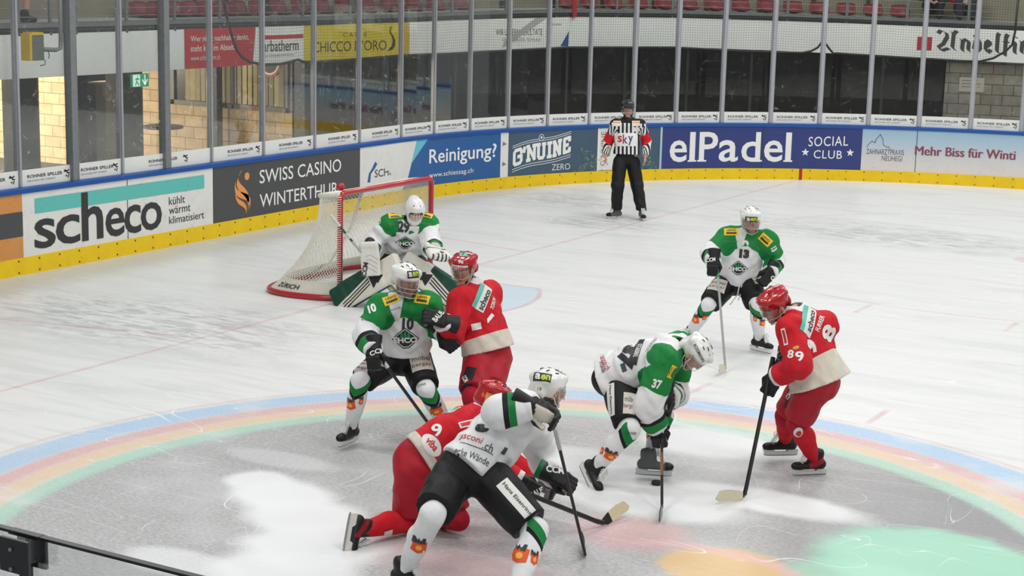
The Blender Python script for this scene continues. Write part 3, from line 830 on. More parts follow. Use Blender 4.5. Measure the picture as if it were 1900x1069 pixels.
# ================================================================== dark windows under the stand, from the kiosk corner round the bend
WIN = glass_mat('tinted_window_glass', (0.38, 0.385, 0.37), 0.8, 0.10)
edges = [0.40, 1.35, 2.3, 3.3, 4.3, 5.3, 6.3, 7.35, 8.4, 9.5, 10.5, 11.45]
FRAME = mat('dark_window_frame', srgb(52, 53, 52), 0.5)
for i in range(len(edges) - 1):
    b = MB(); sweepf(b, edges[i], edges[i+1] - 0.02, lambda s: rect(2.2, 2.215, 0.0, zb(s) + 0.1))
    o = b.build('window_%d' % (i + 1), WIN); o['kind'] = 'structure'
    b = MB(); sweepf(b, edges[i] - 0.03, edges[i] + 0.012, lambda s: rect(2.19, 2.26, 0.0, zb(s) + 0.1))
    b.build('window_frame', FRAME, o)
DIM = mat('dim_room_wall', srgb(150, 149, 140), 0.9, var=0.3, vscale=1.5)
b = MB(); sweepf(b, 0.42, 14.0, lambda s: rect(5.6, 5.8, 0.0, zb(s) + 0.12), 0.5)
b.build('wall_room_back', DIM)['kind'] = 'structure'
PALE_COL = mat('beige_column', srgb(150, 142, 122), 0.85, var=0.25, vscale=3)
for s0, s1, lb in ((2.34, 2.70, 'beige column behind the dark window under the yellow banner'), (4.95, 5.08, 'thin pale column behind the dark window near the blue banner corner')):
    b = MB(); sweepf(b, s0, s1, lambda s: rect(2.9, 3.25, 0, zb(s) + 0.1)); tag(b.build('support_column', PALE_COL, bevel=0.01), lb, 'column')
# table and leaning board in the dark room
WOOD = mat('brown_wood', srgb(126, 86, 52), 0.6, var=0.3, vscale=12)
PALEB = mat('pale_board', srgb(168, 162, 140), 0.8, var=0.1)
t = empty('table', bd(4.3, 4.0, 0)); tag(t, 'dark table standing behind the window beside a leaning board', 'table')
b = MB(); sweep(b, 3.85, 4.62, rect(3.5, 4.25, 1.32, 1.37)); b.build('tabletop', DIM, t)
for s_, o_ in ((3.92, 3.58), (4.55, 3.58), (3.92, 4.15), (4.55, 4.15)):
    b = MB(); sweep(b, s_ - 0.025, s_ + 0.025, rect(o_ - 0.025, o_ + 0.025, 0, 1.32)); b.build('leg', FRAME, t)
b = MB()
def lean(s, o_, z): return bd(s, o_, z)
b.prism([(3.45, 1.05), (3.72, 0.98), (3.98, 0.75), (4.02, 0.0), (3.5, 0.0)], lambda a_, c_, d: bd(a_, 2.75 + d + c_ * 0.25, c_), 0.0, 0.03)
tag(b.build('leaning_board', PALEB), 'pale board leaning behind the dark window under the white banner', 'board')
for s0, z1, lb in ((7.40, 1.90, 'taller wooden plank leaning behind the window beside the blue disc'), (7.58, 1.62, 'shorter wooden plank leaning behind the window below the blue disc')):
    b = MB(); b.prism([(s0, 0), (s0 + 0.09, 0), (s0 + 0.11, z1), (s0 + 0.02, z1)], lambda a_, c_, d: bd(a_, 2.75 - 0.1 * c_ + d, c_), 0.0, 0.03)
    tag(b.build('wooden_plank', WOOD), lb, 'plank', 'planks behind the window')
b = MB(); b.prism([(7.66 + 0.10*math.cos(k*math.pi/10), 2.0 + 0.13*math.sin(k*math.pi/10)) for k in range(20)], lambda a_, c_, d: bd(a_, 2.42 + d, c_), 0, 0.012)
o = tag(b.build('round_sign', mat('sign_blue', srgb(66, 98, 176), 0.5)), 'small blue round sign on the dark window above the wooden planks', 'sign')
# grey brick at the right end, with a paper notice
def brick_mat(name, c1, c2, mortar, sx=1.0):
    m = bpy.data.materials.new(name); N = NT(m)
    uv = N.n('ShaderNodeUVMap')
    br = N.n('ShaderNodeTexBrick'); N.put(br.inputs['Vector'], uv.outputs[0])
    br.inputs['Color1'].default_value = c1; br.inputs['Color2'].default_value = c2; br.inputs['Mortar'].default_value = mortar
    br.inputs['Scale'].default_value = 1.0; br.inputs['Mortar Size'].default_value = 0.006
    br.inputs['Brick Width'].default_value = 0.40; br.inputs['Row Height'].default_value = 0.20
    nz = N.noise(N.coord(), 6.0, 3)
    c = N.mix(N.m('MULTIPLY', N.step(nz, 0.35, 0.7), 0.25), br.outputs[0], mortar)
    N.put(N.b.inputs['Base Color'], c); N.b.inputs['Roughness'].default_value = 0.85
    N.bump(N.m('SUBTRACT', 1.0, br.outputs[1]), 0.4, 0.01)
    return m
def uv_from(o, fn):
    me = o.data; uvl = me.uv_layers.new(name='UVMap')
    for l in me.loops:
        uvl.data[l.index].uv = fn(me.vertices[l.vertex_index].co)
GBRICK = brick_mat('grey_block', srgb(158, 152, 138), srgb(140, 135, 124), srgb(66, 64, 60))
b = MB(); sweepf(b, 11.46, S1, lambda s: rect(2.15, 2.4, 0, zb(s) + 0.1))
o = b.build('wall_right_blocks', GBRICK); o['kind'] = 'structure'; uv_from(o, lambda c: (c.x, c.z + 0.04))
b = MB(); b.prism([(11.68, 1.60), (12.06, 1.60), (12.06, 1.88), (11.68, 1.88)], lambda a_, c_, d: bd(a_, 2.14 + d, c_), -0.004, 0.004)
nt = tag(b.build('paper_notice', mat('faded_paper', srgb(186, 180, 168), 0.8)), 'faded paper notice fixed to the grey block wall on the right', 'notice')
V, F = thick_lines([[(11.72, 1.82), (11.95, 1.82)], [(11.72, 1.76), (12.0, 1.76)], [(11.72, 1.70), (11.9, 1.70)], [(11.97, 1.70), (11.99, 1.70)]], 0.016)
b = MB(); b.add([bd(x, 2.134, z) for x, z in V], F); b.build('print_line', GREYP, nt, recalc=False)

# ================================================================== passage at the left: block wall, doors, pillars
WBRICK = brick_mat('beige_block', srgb(206, 182, 150), srgb(188, 164, 134), srgb(116, 98, 80))
b = MB(); b.box((-20.0, 6.6, 0), (-6.4, 6.85, 2.3)); o = b.build('wall_passage', WBRICK); o['kind'] = 'structure'; uv_from(o, lambda c: (c.x, c.z + 0.1))
b = MB(); b.box((-6.44, 6.6, 0), (-6.18, 6.8, 2.3)); b.build('trim_kiosk_corner', FRAME)['kind'] = 'structure'
# kiosk window with vertical blinds
kw = empty('window_12', (-8, 6.6, 1.3)); kw['kind'] = 'structure'
b = MB()
for lo, hi in (((-9.1, 6.55, 1.28), (-6.5, 6.6, 1.36)), ((-9.1, 6.55, 1.28), (-9.0, 6.6, 2.3)), ((-7.72, 6.55, 1.28), (-7.66, 6.6, 2.3)), ((-6.55, 6.55, 1.28), (-6.5, 6.6, 2.3))): b.box(lo, hi)
b.build('window_frame', mat('grey_frame', srgb(96, 94, 86), 0.5), kw)
b = MB(); rnd = random.Random(11); x = -8.7
while x < -6.6:
    wd = 0.07 + 0.03 * rnd.random()
    M = Matrix.Translation((x, 6.572, 1.37)) @ Matrix.Rotation(rnd.uniform(0.1, 0.7), 4, 'Z')
    b.box((-wd/2, -0.003, 0), (wd/2, 0.003, 0.93), M); x += 0.115
b.build('blinds', mat('cream_blind', srgb(214, 200, 160), 0.8, var=0.15), kw)
b = MB(); b.box((-9.0, 6.585, 1.36), (-6.55, 6.597, 2.3)); b.build('pane', mat('dark_pane', srgb(46, 46, 42), 0.25), kw)
# round club sign on the kiosk window
em = empty('round_emblem', (-6.85, 6.54, 2.08)); tag(em, 'round red and white emblem on the kiosk window below the arbatherm banner', 'emblem')
for r_, dd, m_, nm in ((0.24, 0.0, RED_B, 'red_ring'), (0.20, -0.004, WHT_B, 'white_ring'), (0.17, -0.008, mat('emblem_dark', srgb(70, 62, 56), 0.6), 'dark_centre')):
    b = MB(); b.prism([(-6.88 + r_*math.cos(k*math.pi/14), 2.10 + r_*math.sin(k*math.pi/14)) for k in range(28)], lambda a_, c_, d, dd=dd: Vector((a_, 6.545 + dd + d, c_)), 0, 0.006); b.build(nm, m_, em)
b = MB(); b.box((-8.0, 6.35, 0), (-7.86, 6.5, 2.3)); tag(b.build('steel_column', FRAME, bevel=0.01), 'narrow black column in front of the block wall below the red banner', 'column')
# pillars
DPIL = mat('speckled_dark_pillar', srgb(40, 40, 37), 0.85, var=0.4, vscale=30)
b = MB(); sweep(b, -3.52, -3.08, rect(2.6, 2.95, 0, 2.25)); tag(b.build('concrete_pillar', mat('grey_pillar', srgb(66, 65, 58), 0.9, var=0.25, vscale=6), bevel=0.012), 'grey concrete pillar under the green exit sign', 'pillar')
b = MB(); sweep(b, -4.82, -4.42, rect(3.4, 3.75, 0, 2.25)); tag(b.build('concrete_pillar', DPIL, bevel=0.012), 'dark speckled pillar left of the passage door', 'pillar')
# door
d1 = empty('door_1', bd(-3.2, 3.4, 0)); d1['kind'] = 'structure'
b = MB()
for a0, a1, z0, z1 in ((-3.70, -3.44, 0, 2.05), (-2.86, -2.68, 0, 2.05), (-3.70, -2.68, 1.93, 2.2)): sweep(b, a0, a1, rect(3.38, 3.48, z0, z1))
b.build('door_frame', FRAME, d1)
b = MB(); b.box((0, 0, 0.05), (0.62, 0.04, 1.92), Matrix.Translation(bd(-3.42, 3.55, 0)) @ Matrix.Rotation(math.radians(41), 4, 'Z')); b.build('door_leaf', mat('pale_door', srgb(196, 192, 178), 0.6, var=0.1), d1)
b = MB(); M = Matrix.Translation(bd(-3.42, 3.55, 0)) @ Matrix.Rotation(math.radians(41), 4, 'Z')
b.box((0.04, -0.05, 1.35), (0.09, 0.0, 1.72), M); b.box((0.02, -0.06, 1.5), (0.2, -0.03, 1.53), M); b.build('door_handle', STEEL, d1)
b = MB(); b.box((0.10, -0.02, 0.1), (0.22, -0.002, 1.9), M); b.build('dark_strip', FRAME, d1)
# round standing table
t = empty('standing_table', (-7.62, 4.7, 0)); tag(t, 'tall round standing table before the block wall in the passage', 'table')
M = Matrix.Translation((-7.62, 4.7, 0))
DT = mat('dark_table', srgb(74, 70, 62), 0.5)
b = MB(); b.lathe([(0.30, 1.07), (0.33, 1.08), (0.33, 1.11), (0.31, 1.12)], M, 28); b.build('tabletop', DT, t, smooth=False)
b = MB(); b.lathe([(0.045, 0.03), (0.045, 1.07)], M, 14); b.build('leg', DT, t)
b = MB(); b.lathe([(0.24, 0.0), (0.24, 0.02), (0.06, 0.05)], M, 24); b.build('base', DT, t)
# exit sign
ex = empty('exit_sign', bd(-3.76, 2.0, 2.04)); tag(ex, 'green emergency exit sign with running figure and down arrow', 'sign')
b = MB(); sweep(b, -3.93, -3.58, rect(2.03, 2.07, 1.94, 2.13)); b.build('sign_box', mat('exit_green', srgb(20, 128, 78), 0.5, emit=(0.01, 0.24, 0.11, 0.7)), ex)
EXW = mat('exit_white', srgb(220, 236, 226), 0.5, emit=(0.8, 0.95, 0.86, 0.5))
b = MB(); b.add([bd(s_, 2.026, z_) for s_, z_ in ((-3.92, 1.95), (-3.77, 1.95), (-3.77, 2.12), (-3.92, 2.12))], [(0, 1, 2, 3)]); b.build('white_door', EXW, ex, recalc=False)
V, F = thick_lines([[(-3.87, 1.97), (-3.85, 2.02), (-3.83, 2.06)], [(-3.85, 2.02), (-3.82, 2.0), (-3.80, 1.97)], [(-3.87, 2.05), (-3.83, 2.07), (-3.80, 2.05)], [(-3.825, 2.095), (-3.82, 2.10)]], 0.018)
b = MB(); b.add([bd(x, 2.022, z) for x, z in V], F); b.build('running_figure', MATS['exit_green'], ex, recalc=False)
V, F = thick_lines([[(-3.67, 2.11), (-3.67, 1.98)], [(-3.72, 2.04), (-3.67, 1.975), (-3.62, 2.04)]], 0.024)
b = MB(); b.add([bd(x, 2.024, z) for x, z in V], F); b.build('arrow', EXW, ex, recalc=False)
# grey box on a bent pipe, hanging in front of the band
bx = empty('bracket_box', bd(-6.85, 1.0, 2.5)); tag(bx, 'grey box with a yellow edge on a bent pipe at upper left', 'box')
PIPE = mat('grey_pipe', srgb(136, 140, 140), 0.45, metal=0.3)
b = MB(); b.tube([bd(-6.36, 1.0, 4.0), bd(-6.37, 1.0, 2.72), bd(-6.38, 1.0, 2.62), bd(-6.46, 1.0, 2.60), bd(-6.78, 1.0, 2.62)], 0.028, 10); b.build('pipe', PIPE, bx, smooth=True)
b = MB(); sweep(b, -6.95, -6.73, rect(0.93, 1.07, 2.48, 2.80)); b.build('housing', mat('grey_housing', srgb(112, 114, 112), 0.5, var=0.2, vscale=12), bx, bevel=0.01)
b = MB(); sweep(b, -6.985, -6.95, rect(0.92, 1.08, 2.48, 2.82)); sweep(b, -6.95, -6.75, rect(0.92, 1.08, 2.80, 2.835)); b.build('yellow_edge', YEL, bx)
b = MB(); b.tube([bd(-6.66 + 0.06*math.cos(t_), 0.98, 2.54 + 0.07*math.sin(t_)) for t_ in [k*0.35 for k in range(-2, 14)]] + [bd(-6.68, 0.98, 2.42), bd(-6.76, 0.98, 2.41)], 0.006, 6); b.build('cable', DKBLACK, bx, smooth=True)

# ================================================================== seats
SEAT = mat('red_seat_plastic', srgb(126, 22, 36), 0.4, var=0.15, vscale=10, spec=0.4)
def seat_mesh():
    """low bucket shell, front toward -y, centred on the origin"""
    b = MB(); nx, ny = 9, 10; V = []
    for j in range(ny + 1):
        t = j / ny
        for i in range(nx + 1):
            u = i / nx * 2 - 1
            if t < 0.55:
                k = t / 0.55; y = -0.2 + 0.36 * k; z = 0.05 - 0.03 * math.sin(k * math.pi) + 0.035 * u * u; wd = 0.17 + 0.03 * k
            else:
                k = (t - 0.55) / 0.45; y = 0.16 + 0.06 * k; z = 0.05 + 0.20 * k * (1 - 0.22 * u * u) + 0.03 * u * u; wd = 0.20 - 0.02 * k
                y -= 0.05 * u * u
            V.append((u * wd, y, z))
    n = nx + 1; m = len(V)
    V2 = V + [(x, y + (0.012 if y > 0.1 else 0), z - 0.014) for x, y, z in V]
    F = []
    for j in range(ny):
        for i in range(nx):
            a_ = j*n+i
            F.append((a_, a_+1, a_+n+1, a_+n)); F.append((m+a_, m+a_+n, m+a_+n+1, m+a_+1))
    for j in range(ny):
        F.append((j*n, (j+1)*n, m+(j+1)*n, m+j*n)); F.append((j*n+nx, m+j*n+nx, m+(j+1)*n+nx, (j+1)*n+nx))
    for i in range(nx):
        F.append((i, m+i, m+i+1, i+1)); F.append((ny*n+i, ny*n+i+1, m+ny*n+i+1, m+ny*n+i))
    b.add(V2, F); return b
shell = seat_mesh().build('seat_shell', SEAT, smooth=True); shell_me = shell.data
bpy.data.objects.remove(shell)
b = MB(); b.box((-0.05, -0.1, 0), (0.05, 0.1, 0.045)); br0 = b.build('bracket', FRAME); br_me = br0.data; bpy.data.objects.remove(br0)
seats = [s_ for s_ in np.arange(-2.55, 4.25, 0.40)] + [s_ for s_ in np.arange(5.58, 7.3, 0.395)] + [s_ for s_ in np.arange(7.55, 10.9, 0.40)]
for i, s_ in enumerate(seats):
    sec = 0 if s_ < 4.5 else 1
    idx = i if sec == 0 else i - sum(1 for q in seats if q < 4.5)
    tot = sum(1 for q in seats if (q < 4.5) == (sec == 0))
    e = empty('stadium_seat', bd(s_, 3.0, zt(s_) + 0.13))
    o1 = bd(s_, 3.0, 0); o2 = bd(s_, 4.0, 0); d = (o2 - o1).normalized()
    e.rotation_euler = (0, 0, math.atan2(d.y, d.x) - math.pi/2)
    tag(e, 'red plastic stadium seat, ' + ORD[idx] + ' from the left in the row ' + ('left of the stair gap' if sec == 0 else 'right of the stair gap'), 'seat', 'red seats above the band')
    for nm, me in (('seat_shell', shell_me), ('bracket', br_me)):
        c = bpy.data.objects.new(nm, me); COL.objects.link(c); c.parent = e
for i, s_ in enumerate(np.arange(-1.7, 10.6, 0.8)):
    b = MB(); sweepf(b, s_ - 0.03, s_ + 0.03, lambda s: rect(3.40, 3.44, zt(s) + 0.13, zt(s) + 1.0)); 
    o = tag(b.build('seat_support', FRAME), 'dark upright strip on the riser behind the red seats, ' + ORD[i] + ' from the left', 'upright', 'uprights on the riser')
# railing on the ledge
rl = empty('stand_railing', bd(3, 1.97, 2.9)); tag(rl, 'galvanised railing with thin wires along the front of the stand', 'railing')
rp = [-6.9, -6.12, -5.54, -5.06, -4.05, -3.02, -1.98, -0.95, 0.1, 1.1, 2.1, 3.1, 4.1, 5.0, 6.05, 7.0, 7.95, 8.9, 9.85, 10.8, 11.75, 12.7]
for s_ in rp:
    b = MB(); sweepf(b, s_ - 0.022, s_ + 0.022, lambda s: rect(2.0, 2.03, zt(s) - 0.02, zt(s) + 1.1)); b.build('post', STEEL, rl)
for h in (0.225, 0.335, 0.47, 0.62, 0.8, 1.05):
    b = MB(); b.tube([bd(s_, 2.015, zt(s_) + h) for s_ in steps(S0 + 0.5, S1 - 0.5, 0.4)], 0.006 if h < 1 else 0.02, 6); b.build('wire', PIPE, rl, smooth=True)
b = MB(); sweepf(b, 5.25, 5.32, lambda s: rect(1.93, 1.97, zt(s) + 0.0, zt(s) + 1.0)); tag(b.build('red_post', RED_PAINT), 'red upright post at the stair gap above the white banner', 'post')

# ================================================================== goal
goal = empty('ice_hockey_goal', (0, 0, 0)); tag(goal, 'red framed ice hockey goal with white netting behind the goaltender', 'goal')
GRED = mat('goal_red_paint', srgb(176, 26, 38), 0.3, coat=0.3)
PX = 0.0; HG = 1.235; HY = 0.945
b = MB()
pts = [(PX, -HY, 0)] + [(PX, -HY, HG - 0.07), (PX, -HY + 0.02, HG - 0.02), (PX, -HY + 0.07, HG), (PX, HY - 0.07, HG), (PX, HY - 0.02, HG - 0.02), (PX, HY, HG - 0.07), (PX, HY, 0)]
b.tube(pts, 0.033, 14); b.build('front_frame', GRED, goal, smooth=True)
# curved base: sweeps out to the back
def base(t):
    """t 0..1 along the base from one post round the back to the other"""
    a = math.pi * t
    y = -1.06 * math.cos(a); 
    k = math.sin(a) ** 0.55
    return Vector((-1.12 * k, y if abs(y) < 1.0 else math.copysign(0.97 + 0.09*k, y), 0))
def basept(t):
    # rounded plan: from the post outwards, round and across
    ctrl = [(0, -0.945), (-0.25, -1.05), (-0.65, -1.10), (-0.98, -0.98), (-1.12, -0.62), (-1.14, 0), (-1.12, 0.62), (-0.98, 0.98), (-0.65, 1.10), (-0.25, 1.05), (0, 0.945)]
    n = len(ctrl) - 1; f = t * n; i = min(int(f), n - 1); u = f - i
    P = [Vector((*ctrl[max(0, min(n, i + k))], 0)) for k in (-1, 0, 1, 2)]
    return 0.5 * ((2*P[1]) + (-P[0]+P[2])*u + (2*P[0]-5*P[1]+4*P[2]-P[3])*u*u + (-P[0]+3*P[1]-3*P[2]+P[3])*u**3)
b = MB(); b.tube([basept(k/60) + Vector((0, 0, 0.035)) for k in range(61)], 0.034, 10); b.build('base_frame', GRED, goal, smooth=True)
def toppt(t):
    ctrl = [(0, -0.945), (-0.14, -0.95), (-0.28, -0.92), (-0.34, -0.84), (-0.36, -0.5), (-0.36, 0), (-0.36, 0.5), (-0.34, 0.84), (-0.28, 0.92), (-0.14, 0.95), (0, 0.945)]
    n = len(ctrl) - 1; f = t * n; i = min(int(f), n - 1); u = f - i
    P = [Vector((*ctrl[max(0, min(n, i + k))], 0)) for k in (-1, 0, 1, 2)]
    return 0.5 * ((2*P[1]) + (-P[0]+P[2])*u + (2*P[0]-5*P[1]+4*P[2]-P[3])*u*u + (-P[0]+3*P[1]-3*P[2]+P[3])*u**3) + Vector((0, 0, HG - 0.01 - 0.06 * math.sin(math.pi * t)))
GWHITE = mat('goal_white_cloth', srgb(222, 220, 206), 0.7, var=0.12, vscale=9, bump=0.3, bscale=40)
# padded top shelf frame and rear bar
b = MB(); b.tube([toppt(k/60) for k in range(61)], 0.028, 10); b.build('top_rear_frame', GWHITE, goal, smooth=True)
b = MB()
nn = 24; V = [toppt(k/60) + Vector((0, 0, 0.012)) for k in range(61)]; m = len(V)
b.add(V + [Vector((0.0, q.y, HG + 0.012)) for q in V], [(i, i+1, m+i+1, m+i) for i in range(m-1)]); b.build('top_shelf_cloth', GWHITE, goal, recalc=False)
b = MB(); b.lathe([(0.0, -0.045), (0.03, -0.04), (0.05, -0.01), (0.05, 0.015), (0.03, 0.04), (0.0, 0.045)], Matrix.Translation((-0.06, -0.86, HG + 0.065)), 16); b.build('camera_housing', GRED, goal, smooth=True)
# centre rear post
b = MB(); b.tube([(-0.36, 0, HG - 0.08), (-0.52, 0, 0.7), (-0.85, 0, 0.2), (-1.12, 0, 0.05)], 0.02, 8); b.build('rear_brace', GWHITE, goal, smooth=True)
# skirt: white canvas along the base
def sidept(t, h):
    """h 0..1 from base to top along the curved netting profile"""
    p0 = basept(t) + Vector((0, 0, 0.06)); p1 = toppt(t)
    k = h
    prof = k ** 0.55 if True else k
    # net falls steeply near the top and flares near the ice
    xy = p1.lerp(p0, (1 - h) ** 2.1)
    return Vector((xy.x, xy.y, p0.z + (p1.z - p0.z) * h))
b = MB(); rows = [0.0, 0.05, 0.10, 0.15]; V = []; n = 61
for h in rows:
    for k in range(n): V.append(sidept(k/60, h) + Vector((0, 0, -0.02)))
F = [(j*n+i, j*n+i+1, (j+1)*n+i+1, (j+1)*n+i) for j in range(len(rows)-1) for i in range(n-1)]
b.add(V, F); sk = b.build('canvas_skirt', GWHITE, goal, smooth=True, recalc=False)
V, F, _ = glyphs('ZÜRICH', 0.02)
b = MB(); b.add([sidept(0.27 - 0.10 * x, 0.055 + 0.055 * y) + Vector((0.01, -0.012, -0.02)) for x, y in V], F); b.build('lettering', BLACK, sk, recalc=False)
# netting: knotted diamond mesh as one lattice
b = MB(); WR2 = 0.0032
def twine2(p0, p1):
    t = (p1 - p0)
    if t.length < 1e-6: return
    t.normalize(); ref = Vector((0, 0, 1)) if abs(t.z) < 0.9 else Vector((1, 0, 0))
    e1 = t.cross(ref).normalized() * WR2; e2 = t.cross(e1).normalized() * WR2
    b.add([p0 + e1, p0 - e1 * 0.5 + e2, p0 - e1 * 0.5 - e2, p1 + e1, p1 - e1 * 0.5 + e2, p1 - e1 * 0.5 - e2], [(0, 1, 4, 3), (1, 2, 5, 4), (2, 0, 3, 5)])
NU, NVv = 76, 22
P = [[sidept(i/NU, 0.12 + 0.88 * j/NVv) for i in range(NU+1)] for j in range(NVv+1)]
for j in range(NVv):
    for i in range(NU):
        if (i + j) % 2 == 0: twine2(P[j][i], P[j+1][i+1])
        else: twine2(P[j][i+1], P[j+1][i])
        if (i + j) % 2 == 0: twine2(P[j+1][i+1], P[j][i+1] if False else P[j+1][i+1])
for j in range(NVv):
    for i in range(NU):
        if (i + j) % 2 == 1: twine2(P[j][i], P[j+1][i+1])
        else: twine2(P[j][i+1], P[j+1][i])
b.build('netting', mat('white_net_twine', srgb(232, 230, 218), 0.7), goal, recalc=False)
# lacing along the posts
b = MB()
for sg in (-1, 1):
    for k in range(46):
        z = 0.06 + k * 0.025
        b.tube([(-0.034, sg*HY, z), (-0.01, sg*(HY+0.036), z + 0.006), (0.028, sg*(HY+0.02), z + 0.012)], 0.005, 5)
b.build('lacing', MATS['white_net_twine'], goal)

# ================================================================== puck, near glass rail
b = MB(); b.lathe([(0.036, 0.0), (0.038, 0.003), (0.038, 0.022), (0.036, 0.0254)], Matrix.Translation((6.01, -5.24, 0.001)), 28)
tag(b.build('hockey_puck', mat('puck_rubber', (0.012, 0.012, 0.013), 0.6)), 'black rubber puck on the ice by the bending player’s skate', 'puck')
near = empty('near_glass_rail', (10.1, -15.4, 1.0)); tag(near, 'clear glass barrier with black edge and clamp at the lower left corner', 'glass barrier')
YR, ZR = -15.4, 3.3042
NG = glass_mat('near_glass', (0.975, 0.985, 0.98), 0.3, 0.0)
XC = 10.090
b = MB(); b.box((8.8, YR - 0.003, 1.2), (XC - 0.003, YR + 0.003, ZR - 0.004)); b.build('glass_pane', NG, near)
b = MB(); b.box((XC + 0.003, YR - 0.003, 1.2), (11.6, YR + 0.003, ZR - 0.004)); b.build('glass_pane', NG, near)
b = MB(); b.box((8.8, YR - 0.0032, ZR - 0.004), (11.6, YR + 0.0032, ZR - 0.0015)); b.build('edge_strip', DKBLACK, near)
CLAMP = mat('clamp_grey', srgb(58, 62, 64), 0.4, metal=0.2)
for y0 in (YR - 0.014, YR + 0.006):
    b = MB(); b.box((XC - 0.0165, y0, ZR - 0.034), (XC + 0.0165, y0 + 0.004, ZR - 0.004)); b.build('clamp_plate', CLAMP, near, bevel=0.001)
b = MB(); b.box((XC - 0.016, YR - 0.004, ZR - 0.005), (XC + 0.019, YR + 0.004, ZR - 0.0012)); b.build('clamp_cap', DKBLACK, near, bevel=0.0006)
b = MB(); b.box((XC - 0.003, YR - 0.005, 1.2), (XC + 0.003, YR + 0.005, ZR - 0.030)); b.build('joint_post', DKBLACK, near)
for dz in (0.013, 0.030):
    b = MB(); b.tube([(XC - 0.002, YR - 0.0142, ZR - dz), (XC - 0.002, YR - 0.0158, ZR - dz)], 0.0018, 8); b.build('clamp_bolt', ALU, near)
# ================================================================== smooth figures: distance fields meshed as one surface
FH = Vector((-0.4979, 0.8672, 0)).normalized()     # level direction into the rink
RH = Vector((FH.y, -FH.x, 0))
def A3(v): return np.array(v, float)
def unit(v):
    v = np.array(v, float); n = np.linalg.norm(v); return v / n if n > 1e-9 else v

class Cap:
    """tapered capsule from a to b; flat: (side axis, ratio) squashes it across that axis' normal"""
    def __init__(s, a, b, ra, rb=None, side=None, ratio=1.0, name='', bulge=0.0):
        s.a, s.b, s.ra, s.rb = A3(a), A3(b), ra, ra if rb is None else rb
        s.L = max(1e-6, np.linalg.norm(s.b - s.a)); s.w = (s.b - s.a) / s.L
        s.name, s.ratio, s.bulge = name, ratio, bulge
        s.x = None
        if side is not None:
            x = A3(side); x = x - s.w * (x @ s.w); s.x = unit(x); s.y = np.cross(s.w, s.x)
    def bounds(s, m):
        r = max(s.ra, s.rb) * 1.1 + m
        return np.minimum(s.a, s.b) - r, np.maximum(s.a, s.b) + r
    def t(s, P): return np.clip(((P - s.a) @ s.w) / s.L, 0, 1)
    def d(s, P):
        q = P - s.a; l = q @ s.w; t = np.clip(l / s.L, 0, 1)
        r = s.ra + (s.rb - s.ra) * t
        if s.bulge: r = r + s.bulge * np.sin(np.pi * t)
        q = q - (t * s.L)[..., None] * s.w
        if s.x is None: return np.sqrt((q * q).sum(-1)) - r
        qx = q @ s.x; qy = (q @ s.y) / s.ratio; qw = q @ s.w
        return (np.sqrt(qx * qx + qy * qy + qw * qw) - r) * min(1.0, s.ratio ** 0.5)

class Ell:
    def __init__(s, c, r, R=None, name=''):
        s.c, s.r = A3(c), A3(r); s.R = np.eye(3) if R is None else R; s.name = name
    def bounds(s, m): k = s.r.max() + m; return s.c - k, s.c + k
    def t(s, P): return np.zeros(P.shape[:-1])
    def d(s, P):
        q = ((P - s.c) @ s.R) / s.r
        n = np.sqrt((q * q).sum(-1)); n2 = np.sqrt(((q / s.r) ** 2).sum(-1)) + 1e-9
        return n * (n - 1) / n2

class Box:
    """rounded box, local frame R (columns are axes)"""
    def __init__(s, c, half, rad, R=None, name=''):
        s.c, s.h, s.rad = A3(c), A3(half), rad; s.R = np.eye(3) if R is None else R; s.name = name
    def bounds(s, m): k = np.linalg.norm(s.h) + m; return s.c - k, s.c + k
    def t(s, P): return np.zeros(P.shape[:-1])
    def d(s, P):
        q = np.abs((P - s.c) @ s.R) - (s.h - s.rad)
        return np.sqrt((np.maximum(q, 0) ** 2).sum(-1)) + np.minimum(q.max(-1), 0) - s.rad

def smin(a, b, k):
    h = np.clip(0.5 + 0.5 * (b - a) / k, 0, 1)
    return b * (1 - h) + a * h - k * h * (1 - h)

def wrinkle(P, amp, seed=0.0):
    """soft cloth folds: a few warped waves, sharper on the ridges"""
    x, y, z = P[..., 0], P[..., 1], P[..., 2]
    s = seed
    a = np.sin(24*x + 13*y + 19*z + 2.6*np.sin(11*y + 8*z + s) + s)
    b = np.sin(27*y - 12*x - 22*z + 2.4*np.sin(10*x - 7*z + s*2) + 1.3*s)
    c = np.sin(52*z + 20*x - 24*y + 2.2*np.sin(18*x + 14*y + s) + 2.1*s)
    return -amp * (0.55 * np.abs(a) ** 1.5 * np.sign(a) + 0.55 * np.abs(b) ** 1.5 * np.sign(b) + 0.30 * c)

